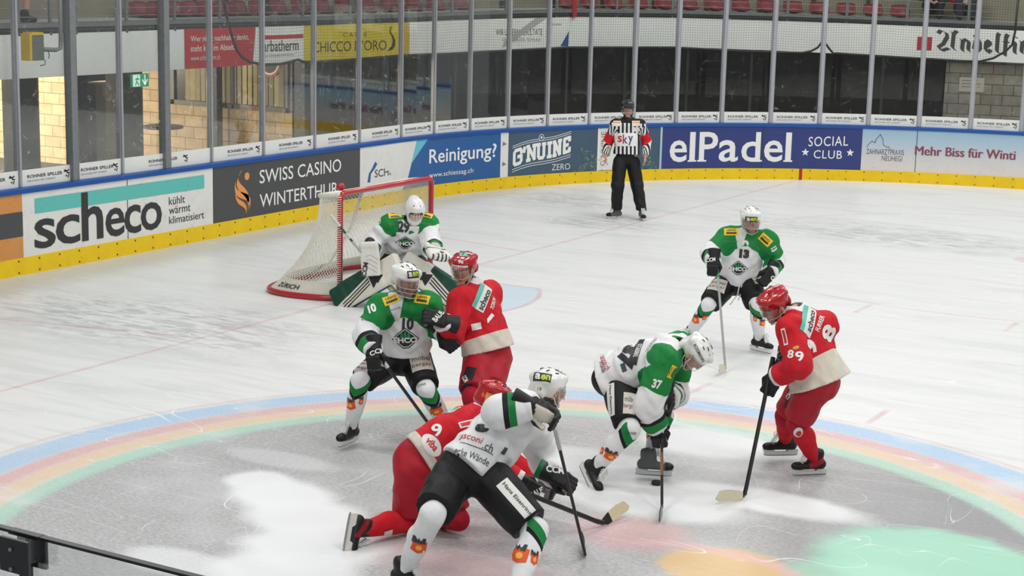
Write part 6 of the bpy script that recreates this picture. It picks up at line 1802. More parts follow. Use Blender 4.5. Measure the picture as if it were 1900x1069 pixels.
def px_tools(ppm):
    def d(par, px, w_, h_, art, m, rot=0.0, name='lettering', lift=0.003, **kw):
        return decal(par, px, w_ / ppm, h_ / ppm, art, m, rot, name, lift, **kw)
    def word(par, px, txt, w_, h_, m, rot=0.0, bold=0.012, name='lettering', lift=0.0042, **kw):
        return d(par, px, w_, h_, glyphs(txt, bold), m, rot, name, lift, **kw)
    def levo(par, px, w_, h_, rot):
        d(par, px, w_, h_, GRID, M_LEVO, rot, 'yellow_patch', 0.003)
        c_, s_ = math.cos(math.radians(rot)), math.sin(math.radians(rot))
        def off(x, y): return (px[0] + x*c_ + y*s_, px[1] + x*s_*-1*1.0 + y*c_)
        word(par, off(0, -h_ * 0.20), 'LEVO', w_ * 0.66, h_ * 0.28, BLACK, rot, 0.03, 'patch_lettering')
        d(par, off(0, h_ * 0.18), w_ * 0.72, h_ * 0.26, GRID, BLACK, rot, 'patch_bar', 0.0042)
    def crest(par, px, w_, h_, rot=0.0):
        d(par, px, w_, h_, fan([(0.5, 1), (0.78, 0.72), (1, 0.44), (0.62, 0.02), (0.40, 0.0), (0.0, 0.44), (0.22, 0.72)]), BLACK, rot, 'crest', 0.003)
        d(par, px, w_ * 0.90, h_ * 0.88, fan([(0.5, 1), (0.78, 0.72), (1, 0.44), (0.62, 0.02), (0.40, 0.0), (0.0, 0.44), (0.22, 0.72)]), WPRINT, rot, 'crest_line', 0.0038)
        d(par, px, w_ * 0.84, h_ * 0.80, fan([(0.5, 1), (0.78, 0.72), (1, 0.44), (0.62, 0.02), (0.40, 0.0), (0.0, 0.44), (0.22, 0.72)]), M_CREST, rot, 'crest_field', 0.0046)
        for tx, th in ((-0.16, 0.30), (0.0, 0.42), (0.16, 0.30)):
            c_, s_ = math.cos(math.radians(rot)), math.sin(math.radians(rot))
            x, y = tx * w_ * 0.8, -h_ * 0.16
            d(par, (px[0] + x*c_ + y*s_, px[1] - x*s_ + y*c_), w_ * 0.17, h_ * th, fan([(0, 0), (1, 0), (0.7, 0.4), (0.8, 0.4), (0.5, 1), (0.2, 0.4), (0.3, 0.4)]), M_TREE, rot, 'crest_tree', 0.0054)
        word(par, (px[0], px[1] + h_ * 0.08), 'EHCO', w_ * 0.86, h_ * 0.26, WPRINT, rot, 0.04, 'crest_lettering', 0.0062)
    def socklogo(par, px, w_, h_, rot=0.0):
        d(par, px, w_, h_ * 0.62, fan([(0, 0.2), (0.5, 0), (1, 0.15), (0.95, 1), (0.05, 1)]), M_FLAME, rot, 'sock_patch', 0.003)
        d(par, (px[0], px[1] - h_ * 0.33), w_ * 0.9, h_ * 0.30, ([(0, 0), (1, 0), (1, 1), (0.8, 1), (0.72, 0.5), (0.6, 0.5), (0.5, 0.9), (0.4, 0.5), (0.28, 0.5), (0.2, 1), (0, 1), (0.5, 0.25)], [(0, 11, 9, 10), (0, 1, 11), (1, 2, 3, 4), (1, 4, 5, 11), (11, 5, 6, 7), (11, 7, 8, 9)]), BLACK, rot, 'patch_top', 0.0036)
        d(par, (px[0], px[1] + h_ * 0.02), w_ * 0.42, h_ * 0.26, disc(), M_FLAME2, rot, 'patch_spot', 0.0042)
    def moebel(par, px, w_, h_, rot, red='berger'):
        d(par, px, w_, h_, GRID, M_PATCH, rot, 'thigh_patch', 0.003)
        c_, s_ = math.cos(math.radians(rot)), math.sin(math.radians(rot))
        y = h_ * 0.17
        word(par, (px[0] - y*s_, px[1] - y*c_), 'möbel', w_ * 0.84, h_ * 0.27, BLACK, rot, 0.0, 'patch_lettering')
        word(par, (px[0] + y*s_*0.8, px[1] + y*c_*0.8), 'berger', w_ * 0.90, h_ * 0.27, M_BERGER, rot, 0.0, 'patch_lettering')
    def eisen(par, px, w_, h_, rot, txt='Hans Eisenring'):
        d(par, px, w_, h_, GRID, M_PATCH2, rot, 'side_patch', 0.003)
        word(par, px, txt, w_ * 0.9, h_ * 0.36, BLACK, rot, 0.02, 'patch_lettering')
    return d, word, levo, crest, socklogo, moebel, eisen
M_LEVO = mat('patch_yellow', srgb(236, 196, 30), 0.6)
M_CREST = mat('crest_black', srgb(30, 36, 34), 0.6)
M_TREE = mat('crest_green', srgb(30, 140, 76), 0.6)
M_FLAME = mat('flame_orange', srgb(226, 84, 34), 0.7)
M_FLAME2 = mat('flame_light', srgb(244, 176, 70), 0.7)
M_PATCH = mat('patch_cream', srgb(206, 200, 190), 0.6, var=0.08)
M_PATCH2 = mat('patch_white', srgb(226, 226, 222), 0.6)
M_BERGER = mat('maroon_letters', srgb(120, 44, 52), 0.6)
M_GREENP = mat('green_print', srgb(24, 128, 62), 0.6)
M_LIME = mat('lime_print', srgb(190, 214, 48), 0.5)
M_REDP = mat('red_print', srgb(198, 32, 46), 0.6)
M_TEALP = mat('teal_patch', srgb(92, 190, 172), 0.6)
M_SCUFFP = mat('black_fabric_patch', srgb(30, 28, 30), 0.6)

def apen(word, d, he, px, w_, h_, rot):
    d(he, px, w_, h_, GRID, BLACK, rot, 'helmet_sticker', 0.0025)
    c_, s_ = math.cos(math.radians(rot)), math.sin(math.radians(rot))
    x = w_ * 0.24
    word(he, (px[0] - x*c_, px[1] + x*s_), 'a', w_ * 0.30, h_ * 0.62, WPRINT, rot, 0.03, 'sticker_lettering', 0.0034)
    word(he, (px[0] + x*c_*0.8, px[1] - x*s_*0.8), 'en', w_ * 0.50, h_ * 0.62, M_LIME, rot, 0.03, 'sticker_lettering', 0.0034)

def helmet(o, kit, c, R, dz=0.0, s=1.0):
    return place(kit, mat3(R * s, c + R @ A3((0, 0, dz))), o)[0]
def kick(o, J, s, kit, toe, lean=None, drop=0.0):
    sh = unit(J['kn' + s] - J['an' + s]) if lean is None else lean
    return skate(o, kit, J['an' + s], toe, sh)
UP = np.array((0, 0, 1.0))

# ------------------------------------------------------------------ white 10, crouched before the goal
def white_ten():
    o, J, c, R = figure('w10', 'crouching player in white and green number 10 jersey pressed against a red player', 'ice hockey players in white and green', (48, -12), 0.06, 0.6, (0.10, 0.06, 0.04))
    d, word, levo, crest, socklogo, moebel, eisen = px_tools(230)
    j = jersey(J, o, style_white((0.30, 0.48, 0.84)), seed=1.0, hem=-0.09)
    pa = pants(J, o, C_BLACK * 0.8, white_pants((('thL', 1), ('thR', 1))))
    fr = lev(5)
    sR = sock(J, o, 'R', sock_white, lev(-15)); sL = sock(J, o, 'L', sock_white, lev(20))
    kick(o, J, 'R', SK_BLACK, lev(-28), unit(A3((0.05, 0.1, 1)))); kick(o, J, 'L', SK_BLACK, lev(35), unit(A3((-.1, 0.1, 1))))
    he = helmet(o, HE_WC, c, R)
    g = glove(o, GL_W, J['wrR'], unit(A3((0.25, -0.35, -0.75))), lev(-20) + 0.2*UP, False)
    g2 = glove(o, GL_W, J['wrL'], unit(0.6*lev(60) + A3((0, 0, -0.6))), lev(10), True)
    word(g, (700, 652), 'CCM', 27, 9, WPRINT, 16, 0.03)
    word(j, (757, 601), '10', 21, 23, BLACK, -2, 0.05, 'jersey_number')
    crest(j, (752, 628), 50, 42, 2)
    levo(j, (726, 556), 30, 17, 22); levo(j, (783, 555), 28, 17, -10)
    word(j, (690, 572), '10', 15, 18, WPRINT, 20, 0.05, 'shoulder_number')
    word(j, (731, 574), 'Donnerstag', 24, 5, GREYP, 18, 0)
    word(j, (680, 593), 'wir sind unt', 20, 6, BLACK, -8, 0)
    d(j, (752, 569), 8, 16, fan([(0, 1), (1, 1), (1, 0.3), (0.5, 0), (0, 0.3)]), M_GREENP, -3, 'collar_badge')
    moebel(pa, (782, 671), 40, 40, 9)
    moebel(pa, (670, 679), 30, 26, -8)
    socklogo(sR, (650, 752), 20, 30, 4); socklogo(sR, (670, 745), 9, 22, -6)
    socklogo(sL, (810, 764), 24, 28, 20)
    word(sR, (657, 693), 'OCHSNER', 16, 5, BLACK, -15, 0); word(sL, (782, 714), 'OCHSNER', 17, 5, BLACK, 16, 0)
    apen(word, d, he, (767, 509), 22, 14, 6)
    word(he, (763, 499), '10', 6, 5, BLACK, 0, 0.0)
    return J
def white_pants(patches):
    def f(q):
        col = q['col']
        for th, _ in patches:
            m_ = (q['n'] == th) & (q['t'] > 0.86); col[m_] = C_BLACK * 0.7
        return col
    return f

# ------------------------------------------------------------------ red 96, turned toward the goal
def red_ninetysix():
    o, J, c, R = figure('r96', 'player in red number 96 jersey with scheco back patch holding off a white player', 'ice hockey players in red', (-30, -10), -0.12, 0.0)
    d, word, levo, crest, socklogo, moebel, eisen = px_tools(225)
    j = jersey(J, o, style_red(0.20, -0.2), seed=4.0, hem=0.05, hemflare=0.03)
    pa = pants(J, o, C_RED2, red_pants, bulk=1.06)
    for s, a in (('L', -25), ('R', -5)):
        sock(J, o, s, sock_red, lev(a)); kick(o, J, s, SK_RED, lev(a), unit(A3((0, 0.1, 1))))
    he = helmet(o, HE_R, c, R)
    g = glove(o, GL_R, J['wrL'] , unit(lev(-75) + 0.30*UP), lev(0) + 0.6*UP, True, 1.08)
    glove(o, GL_R, J['wrR'], unit(lev(-70) - 0.3*UP), lev(180) + 0.4*UP, False)
    word(g, (815, 584), 'BAUER', 30, 10, WPRINT, 50, 0.03)
    d(j, (895, 552), 52, 26, GRID, M_PATCH2, 60, 'nameplate'); d(j, (888, 548), 50, 9, GRID, M_TEALP, 60, 'nameplate_bar', 0.0042)
    word(j, (899, 556), 'scheco', 44, 12, BLACK, 60, 0.04)
    word(j, (915, 563), 'TOSUN', 26, 9, WPRINT, 60, 0.03, 'player_name')
    word(j, (844, 596), '6', 14, 19, WPRINT, 8, 0.03, 'sleeve_number')
    word(j, (829, 605), '9', 10, 15, WPRINT, 20, 0.03, 'sleeve_number')
    d(j, (884, 606), 18, 12, GRID, WPRINT, 12, 'jersey_number'); d(j, (909, 590), 22, 10, fan([(0, 0), (1, 0.3), (0.9, 1), (0.2, 0.7)]), WPRINT, 35, 'jersey_number')
    d(pa, (866, 705), 22, 52, GRID, M_SCUFFP, -8, 'side_patch'); word(pa, (863, 703), 'CCM', 14, 9, WPRINT, -50, 0.03, 'patch_lettering')
    d(he, (852, 499), 30, 13, GRID, M_PATCH2, -6, 'helmet_sticker', 0.0025); word(he, (852, 499), 'SCHIBLI', 26, 7, M_REDP, -6, 0.03, 'sticker_lettering', 0.0036)
    word(he, (855, 486), '96', 10, 7, WPRINT, -6, 0.04, 'helmet_number', 0.0025)
    d(he, (861, 472), 16, 10, GRID, M_TEALP, 0, 'helmet_badge', 0.0025)
    return J
def red_pants(q):
    return q['col']

# ------------------------------------------------------------------ red 9, down on his knees
def red_nine():
    o, J, c, R = figure('r9', 'kneeling player in red number 9 jersey half hidden behind the white player', 'ice hockey players in red', (120, -25), 0.0, 0.0)
    d, word, levo, crest, socklogo, moebel, eisen = px_tools(268)
    j = jersey(J, o, style_red(0.14, 0.0), seed=6.0, bulk=0.98, hem=0.0)
    pa = pants(J, o, C_RED2, red_pants, bulk=1.0)
    sR = sock(J, o, 'R', sock_red, A3((0, 0, -1)) + 0.3*lev(90)); sL = sock(J, o, 'L', sock_red, A3((0, 0, -1)))
    kick(o, J, 'R', SK_RED, unit(-UP + 0.15*lev(-90) + 0.25*lev(0)), unit(J['knR'] - J['anR'])); kick(o, J, 'L', SK_RED, unit(-UP*0.6 + lev(-90)), unit(J['knL'] - J['anL']))
    he = helmet(o, HE_R, c, R)
    g = glove(o, GL_R, J['wrR'], unit(lev(75) - 0.45*UP), lev(0) + 0.5*UP, False)
    g2 = glove(o, GL_R, J['wrL'], unit(lev(75) - 0.3*UP), lev(180) + 0.5*UP, True)
    word(g, (1000, 912), 'BAUER', 34, 11, WPRINT, 24, 0.03)
    word(j, (811, 798), '9', 19, 24, WPRINT, 14, 0.03, 'sleeve_number')
    d(j, (801, 826), 46, 30, disc(), M_PATCH2, -55, 'round_patch'); word(j, (802, 824), 'viba', 26, 14, M_REDP, -50, 0.03, 'patch_lettering')
    d(j, (868, 786), 34, 12, GRID, M_PATCH2, 14, 'shoulder_patch'); d(j, (868, 786), 28, 7, GRID, M_REDP, 14, 'patch_bar', 0.0042)
    d(j, (842, 762), 34, 10, GRID, M_PATCH2, 12, 'nameplate'); d(j, (845, 759), 22, 5, GRID, M_TEALP, 12, 'nameplate_bar', 0.0042)
    d(he, (905, 740), 10, 22, GRID, mat('amber_print', srgb(222, 150, 50), 0.5), -16, 'helmet_badge', 0.0025)
    d(sR, (720, 992), 16, 22, fan([(0, 0.2), (0.5, 0), (1, 0.3), (1, 1), (0, 1)]), M_PATCH2, 5, 'sock_badge')
    return J

# ------------------------------------------------------------------ white 19, nearest the camera, seen from behind
def white_nineteen():
    o, J, c, R = figure('w19', 'nearest player in white number 19 helmet seen from behind, one arm raised', 'ice hockey players in white and green', (128, -8), 0.0, 0.3)
    d, word, levo, crest, socklogo, moebel, eisen = px_tools(290)
    j = jersey(J, o, style_white((0.20, 0.36, 0.56), 0.125, 0.0, 0.09, 'R'), seed=8.0, hem=0.11, bulk=1.06, amp=0.012)
    pa = pants(J, o, C_BLACK * 0.75, white_pants((('thL', 1), ('thR', 1))), bulk=1.12, seed=5.0, amp=0.007)
    sL = sock(J, o, 'L', sock_plain, lev(35), 1.02); sR = sock(J, o, 'R', sock_white, lev(62), 1.04)
    kick(o, J, 'L', SK_BLACK, lev(60), unit(J['knL'] - J['anL'] + 0.25*UP)); kick(o, J, 'R', SK_BLACK, lev(75), unit(J['knR'] - J['anR'] + 0.3*UP))
    he = helmet(o, HE_W, c, R)
    g = glove(o, GL_WO, J['wrR'], unit(lev(85) - 0.45*UP), lev(180) + 0.55*UP, False, 1.12)
    g2 = glove(o, GL_WG, J['wrL'], unit(lev(80) - 0.45*UP), lev(0) + 0.9*UP, True)
    word(g2, (1030, 872), 'CCM', 34, 13, WPRINT, -8, 0.03)
    word(j, (874, 811), 'asconi', 44, 13, M_REDP, -24, 0.0); word(j, (906, 829), '.ch', 20, 16, BLACK, -26, 0.0)
    word(j, (876, 845), 'ecke Wände', 66, 13, BLACK, -22, 0.0)
    d(j, (884, 830), 64, 1.4, GRID, BLACK, -22, 'rule')
    d(j, (936, 837), 10, 14, GRID, mat('slate_tab', srgb(58, 66, 80), 0.6), -30, 'fabric_tab')
    d(j, (893, 794), 28, 16, disc(), BLACK, -12, 'collar_tab')
    eisen(pa, (959, 926), 84, 26, -50)
    socklogo(sL, (777, 1016), 28, 40, -16); socklogo(sL, (752, 1000), 12, 30, -20)
    socklogo(sR, (963, 1030), 34, 46, -12); socklogo(sR, (992, 1038), 16, 34, -16)
    apen(word, d, he, (1006, 699), 34, 18, -8)
    word(he, (1001, 722), '19', 7, 7, BLACK, -8, 0.0, 'helmet_number', 0.0025)
    word(he, (1043, 693), 'ROSSI', 16, 5, BLACK, -24, 0.0, 'helmet_name', 0.0025)
    return J
# ------------------------------------------------------------------ white 37, bent over at the dot
def white_thirtyseven():
    o, J, c, R = figure('w37', 'player in white number 37 bent low over the stick at the face-off', 'ice hockey players in white and green', (62, -58), 0.0, 0.3)
    d, word, levo, crest, socklogo, moebel, eisen = px_tools(242)
    j = jersey(J, o, style_white((0.42, 0.56, 0.84), 0.150, 0.42, 0.11), seed=10.0, hem=0.16, amp=0.012, bulk=1.12)
    pa = pants(J, o, C_BLACK * 0.75, white_pants((('thR', 1),)), bulk=1.04)
    sR = sock(J, o, 'R', sock_white, lev(48)); sL = sock(J, o, 'L', sock_white, lev(50))
    kick(o, J, 'R', SK_BLACK, unit(lev(30) - 0.85*UP), unit(J['knR'] - J['anR'])); kick(o, J, 'L', SK_GREY, unit(lev(82)), unit(A3((0, 0, 1)) - 0.12*lev(90)))
    he = helmet(o, HE_W, c, R)
    g = glove(o, GL_W, J['wrR'], unit(A3((0.05, -0.05, -1)) + 0.15*lev(90)), lev(-10), False)
    glove(o, GL_W, J['wrL'], unit(A3((0, 0, -0.7)) - 0.5*lev(180)), lev(90), True)
    word(g, (1219, 800), 'CCM', 24, 9, WPRINT, 8, 0.03)
    word(j, (1219, 713), '37', 17, 17, WPRINT, -14, 0.05, 'sleeve_number')
    levo(j, (1246, 690), 24, 12, 66)
    word(j, (1163, 658), '37', 46, 40, BLACK, -108, 0.09, 'jersey_number', tops=1)
    d(j, (1182, 648), 14, 60, GRID, BLACK, -12, 'back_bar'); word(j, (1183, 650), 'STREBEL', 30, 8, WPRINT, -104, 0.02, 'player_name')
    word(j, (1207, 640), 'GRÜNIGEN', 34, 8, GREYP, 72, 0.0)
    word(j, (1123, 672), 'asconi.ch', 38, 12, M_REDP, -62, 0.0); word(j, (1118, 680), 'Wände', 26, 9, BLACK, -66, 0.0)
    d(j, (1157, 682), 9, 16, GRID, mat('slate_tab', srgb(58, 66, 80), 0.6), 20, 'fabric_tab')
    eisen(pa, (1133, 742), 62, 18, -76); moebel(pa, (1168, 748), 22, 44, -6)
    socklogo(sR, (1134, 848), 26, 28, -22); socklogo(sR, (1116, 836), 11, 22, -25)
    socklogo(sL, (1202, 806), 14, 26, 4)
    word(sR, (1172, 804), 'OCHSNER', 18, 5, BLACK, -6, 0)
    word(he, (1297, 655), 'ROSSMANN', 34, 6, BLACK, -62, 0.01, 'helmet_name', 0.0025)
    return J
# ------------------------------------------------------------------ white 13, waiting behind
def white_thirteen():
    o, J, c, R = figure('w13', 'player in white number 13 jersey waiting behind the face-off with stick low', 'ice hockey players in white and green', (12, -8), 0.0, 0.8, (0.10, 0.055, 0.035))
    d, word, levo, crest, socklogo, moebel, eisen = px_tools(180)
    j = jersey(J, o, style_white((0.30, 0.50, 0.80)), seed=12.0)
    pa = pants(J, o, C_BLACK * 0.75, white_pants((('thL', 1), ('thR', 1))), bulk=1.02)
    sR = sock(J, o, 'R', sock_white, lev(-20)); sL = sock(J, o, 'L', sock_white, lev(18))
    kick(o, J, 'R', SK_BLACK, lev(-40), unit(A3((0, 0.1, 1)))); kick(o, J, 'L', SK_BLACK, lev(42), unit(A3((0.05, 0.1, 1))))
    he = helmet(o, HE_W, c, R)
    g = glove(o, GL_W, J['wrR'], unit(A3((0.1, -0.3, -0.7))), lev(-15), False)
    g2 = glove(o, GL_W, J['wrL'], unit(A3((0.0, -0.35, -0.55)) + 0.2*lev(-90)), lev(20), True)
    word(g, (1319, 482), 'CCM', 16, 7, WPRINT, 8, 0.03); word(g2, (1433, 516), 'C', 7, 8, WPRINT, 0, 0.04)
    word(j, (1381, 471), '13', 18, 17, BLACK, -6, 0.08, 'jersey_number')
    crest(j, (1370, 497), 35, 28, -2)
    levo(j, (1357, 430), 26, 14, 0); levo(j, (1420, 445), 24, 15, -42)
    word(j, (1329, 427), '13', 10, 13, WPRINT, 30, 0.05, 'shoulder_number'); word(j, (1436, 462), '13', 9, 12, WPRINT, -60, 0.05, 'shoulder_number')
    word(j, (1356, 448), 'Donnerstag', 24, 4, GREYP, 0, 0); word(j, (1404, 458), 'Ostschwyz', 16, 4, GREYP, -35, 0)
    d(j, (1383, 452), 12, 12, disc(), M_PATCH2, 0, 'collar_badge'); d(j, (1383, 453), 8, 8, fan([(0, 0), (1, 0), (0.5, 1)]), M_GREENP, 0, 'badge_peak', 0.0042)
    moebel(pa, (1331, 528), 32, 28, -14); moebel(pa, (1404, 518), 18, 24, 12); eisen(pa, (1307, 520), 36, 8, 68)
    socklogo(sR, (1290, 593), 16, 26, -14); socklogo(sR, (1307, 590), 8, 18, -20); socklogo(sL, (1416, 600), 15, 18, 0); socklogo(sL, (1401, 592), 7, 18, 0)
    apen(word, d, he, (1394, 407), 22, 9, -3)
    b = MB()
    for dx, dl in ((0.0, 0.22), (0.02, 0.17)):
        p0 = J['pel'] + A3(lev(0)) * 0.19 - UP * 0.03
        b.tube([Vector(p0 + A3(lev(90)) * dx), Vector(p0 + A3(lev(90)) * (dx * 2 - 0.02) - UP * dl * 0.5 + A3(lev(0))*0.02), Vector(p0 + A3(lev(90)) * (dx * 4 - 0.09) - UP * dl)], 0.006, 6)
    b.build('waist_lace', MATS['lace_white'], o, smooth=True)
    return J

# ------------------------------------------------------------------ red 89, facing the draw
def red_eightynine():
    o, J, c, R = figure('r89', 'player in red number 89 jersey with long white hem taking the face-off', 'ice hockey players in red', (-58, -30), 0.0, 0.3)
    d, word, levo, crest, socklogo, moebel, eisen = px_tools(240)
    j = jersey(J, o, style_red(0.24, -0.7), seed=14.0, hem=0.10, hemflare=0.045)
    pa = pants(J, o, C_RED2, red_pants, bulk=1.03)
    sL = sock(J, o, 'L', sock_red, lev(-60)); sR = sock(J, o, 'R', sock_red, lev(-70))
    kick(o, J, 'L', SK_RED, lev(-78), unit(A3((0, 0, 1)) + 0.12*lev(90))); kick(o, J, 'R', SK_BLACK, lev(-82), unit(A3((0, 0, 1)) + 0.1*lev(90)))
    he = helmet(o, HE_R, c, R)
    glove(o, GL_R, J['wrL'], unit(lev(-70)*0.5 - 0.85*UP), lev(-10) + 0.3*UP, True)
    glove(o, GL_R, J['wrR'], unit(lev(-20)*0.4 - 0.5*UP), lev(-90), False)
    d(j, (1501, 593), 62, 26, GRID, M_PATCH2, 66, 'nameplate'); d(j, (1492, 590), 60, 9, GRID, M_TEALP, 66, 'nameplate_bar', 0.0042)
    word(j, (1505, 594), 'scheco', 46, 12, BLACK, 66, 0.03)
    word(j, (1521, 600), 'FURRER', 34, 9, WPRINT, 62, 0.02, 'player_name')
    word(j, (1537, 618), '8', 28, 32, WPRINT, 62, 0.04, 'jersey_number'); word(j, (1504, 643), '9', 22, 28, WPRINT, 62, 0.04, 'jersey_number')
    word(j, (1484, 661), '9', 15, 18, WPRINT, 12, 0.03, 'sleeve_number'); word(j, (1467, 657), '8', 12, 15, WPRINT, -4, 0.03, 'sleeve_number')
    d(j, (1456, 625), 9, 30, GRID, WPRINT, 14, 'shoulder_patch'); d(j, (1456, 625), 5, 24, GRID, M_REDP, 14, 'patch_bar', 0.0042)
    d(j, (1477, 645), 12, 6, disc(), mat('amber_print', srgb(222, 150, 50), 0.5), 20, 'small_badge')
    d(pa, (1466, 736), 20, 48, GRID, M_SCUFFP, -18, 'side_patch'); word(pa, (1463, 735), 'CCM', 14, 9, WPRINT, 40, 0.03, 'patch_lettering')
    d(sL, (1481, 803), 17, 24, disc(), M_PATCH2, -10, 'sock_badge'); d(sL, (1482, 805), 10, 14, disc(), M_REDP, -10, 'badge_centre', 0.0042)
    word(he, (1403, 560), '89', 8, 8, WPRINT, 0, 0.04, 'helmet_number', 0.0025); d(he, (1421, 532), 26, 8, GRID, M_TEALP, 38, 'helmet_badge', 0.0025)
    return J

# ------------------------------------------------------------------ referee
def referee():
    hd = {'R': (unit(A3((0.0, 0.0, -1)) + 0.1*lev(-20)), -RH), 'L': (unit(A3((0, 0, -1)) + 0.1*lev(20)), RH)}
    o, J, c, R = figure('ref', 'referee in striped shirt with red armbands standing by the far boards', None, (2, -4), 0.0, 0.1, (0.025, 0.018, 0.015), {s: (y, A3(z)) for s, (y, z) in hd.items()})
    d, word, levo, crest, socklogo, moebel, eisen = px_tools(119)
    j = jersey(J, o, style_ref, seed=16.0, bulk=0.92, hem=-0.02, amp=0.004, name='striped_shirt', ab=0.82)
    pa = pants(J, o, S3(20, 20, 22), None, bulk=0.86, leg=0.98, name='trousers', belt=0.06)
    for s in 'RL':
        k, a = J['kn' + s], J['an' + s]
        pr = [Cap(J['hip' + s] + (k - J['hip' + s]) * 0.7, k, 0.100, 0.096), Cap(k, a + (k - a) * 0.06, 0.096, 0.082)]
        V, F = solid([dict(prims=pr, k=0.03, amp=0.005, seed=2.0, cuts=[(a + (k - a) * 0.06, (0, 0, -1))])], 0.012, 0.03)
        mesh_obj('trouser_leg', V, F, NYLON, np.tile(S3(20, 20, 22), (len(V), 1)), o)
    kick(o, J, 'R', SK_GREY, lev(-62), UP); kick(o, J, 'L', SK_GREY, lev(8), UP)
    he = helmet(o, HE_B, c, R)
    d(j, (1161, 259), 42, 24, GRID, M_PATCH2, 0, 'chest_patch')
    for t, x, cc in (('s', 1150, M_REDP), ('k', 1160, mat('violet_print', srgb(120, 40, 120), 0.5)), ('y', 1170, mat('indigo_print', srgb(66, 52, 132), 0.5))):
        word(j, (x, 258 if t != 'y' else 261), t, 9, 12 if t == 's' else 17, cc, 0, 0.02)
    for x in (1145, 1180):
        d(j, (x, 229), 14, 10, GRID, M_PATCH2, 0, 'shoulder_patch'); d(j, (x, 227), 12, 3, GRID, ORANGE, 0, 'patch_bar', 0.0042)
    d(j, (1180, 240), 12, 8, GRID, M_PATCH2, 0, 'chest_badge')
    return J
white_ten(); red_ninetysix(); red_nine(); white_nineteen(); white_thirtyseven(); white_thirteen(); red_eightynine(); referee()

# ------------------------------------------------------------------ sticks in their hands
SHG = dict(shaft=S3(30, 31, 32), tape=S3(200, 200, 196), blade=S3(206, 196, 168), band=[((0.25, 0.5), S3(150, 150, 148))])
stick((3.889, -5.869, 0.854), (4.335, -5.479, 0.02), (4.55, -5.60, 0.06), 'dark hockey stick of the crouching white number 10 player', colors=dict(shaft=S3(30, 31, 32), tape=S3(206, 204, 198), blade=None))
stick((4.63, -1.016, 0.953), (4.998, -1.55, 0.02), (5.055, -1.80, 0.07), 'silver hockey stick with green grip held low by white number 13', colors=dict(shaft=S3(150, 152, 152), tape=S3(60, 140, 90), blade=S3(208, 202, 180), tape_from=0.1))
stick((6.692, -4.747, 0.975), (6.698, -5.194, 0.02), (6.60, -5.46, 0.05), 'black hockey stick with cream blade held by red number 89', colors=dict(shaft=S3(24, 25, 26), tape=S3(30, 30, 30), blade=S3(212, 204, 178), tape_from=0.08))
stick((5.841, -4.85, 0.674), (6.312, -5.788, 0.02), (6.443, -6.07, 0.03), 'black hockey stick of white number 37 pointing straight down at the dot', colors=dict(shaft=S3(26, 27, 28), tape=S3(30, 30, 30), blade=None, band=[((0.30, 0.52), S3(120, 84, 60))]))
stick((6.347, -7.496, 0.995), (6.317, -6.971, 0.02), (6.16, -6.74, 0.045), 'black hockey stick held upright by the nearest white player', colors=dict(shaft=S3(26, 27, 28), tape=S3(190, 190, 186), blade=S3(28, 28, 28)))
stick((5.812, -7.074, 0.418), (6.129, -6.34, 0.02), (6.158, -6.044, 0.07), 'black hockey stick with pale taped blade of the kneeling red player', colors=dict(shaft=S3(26, 27, 28), tape=S3(30, 30, 30), blade=S3(206, 196, 160), tape_from=0.3))
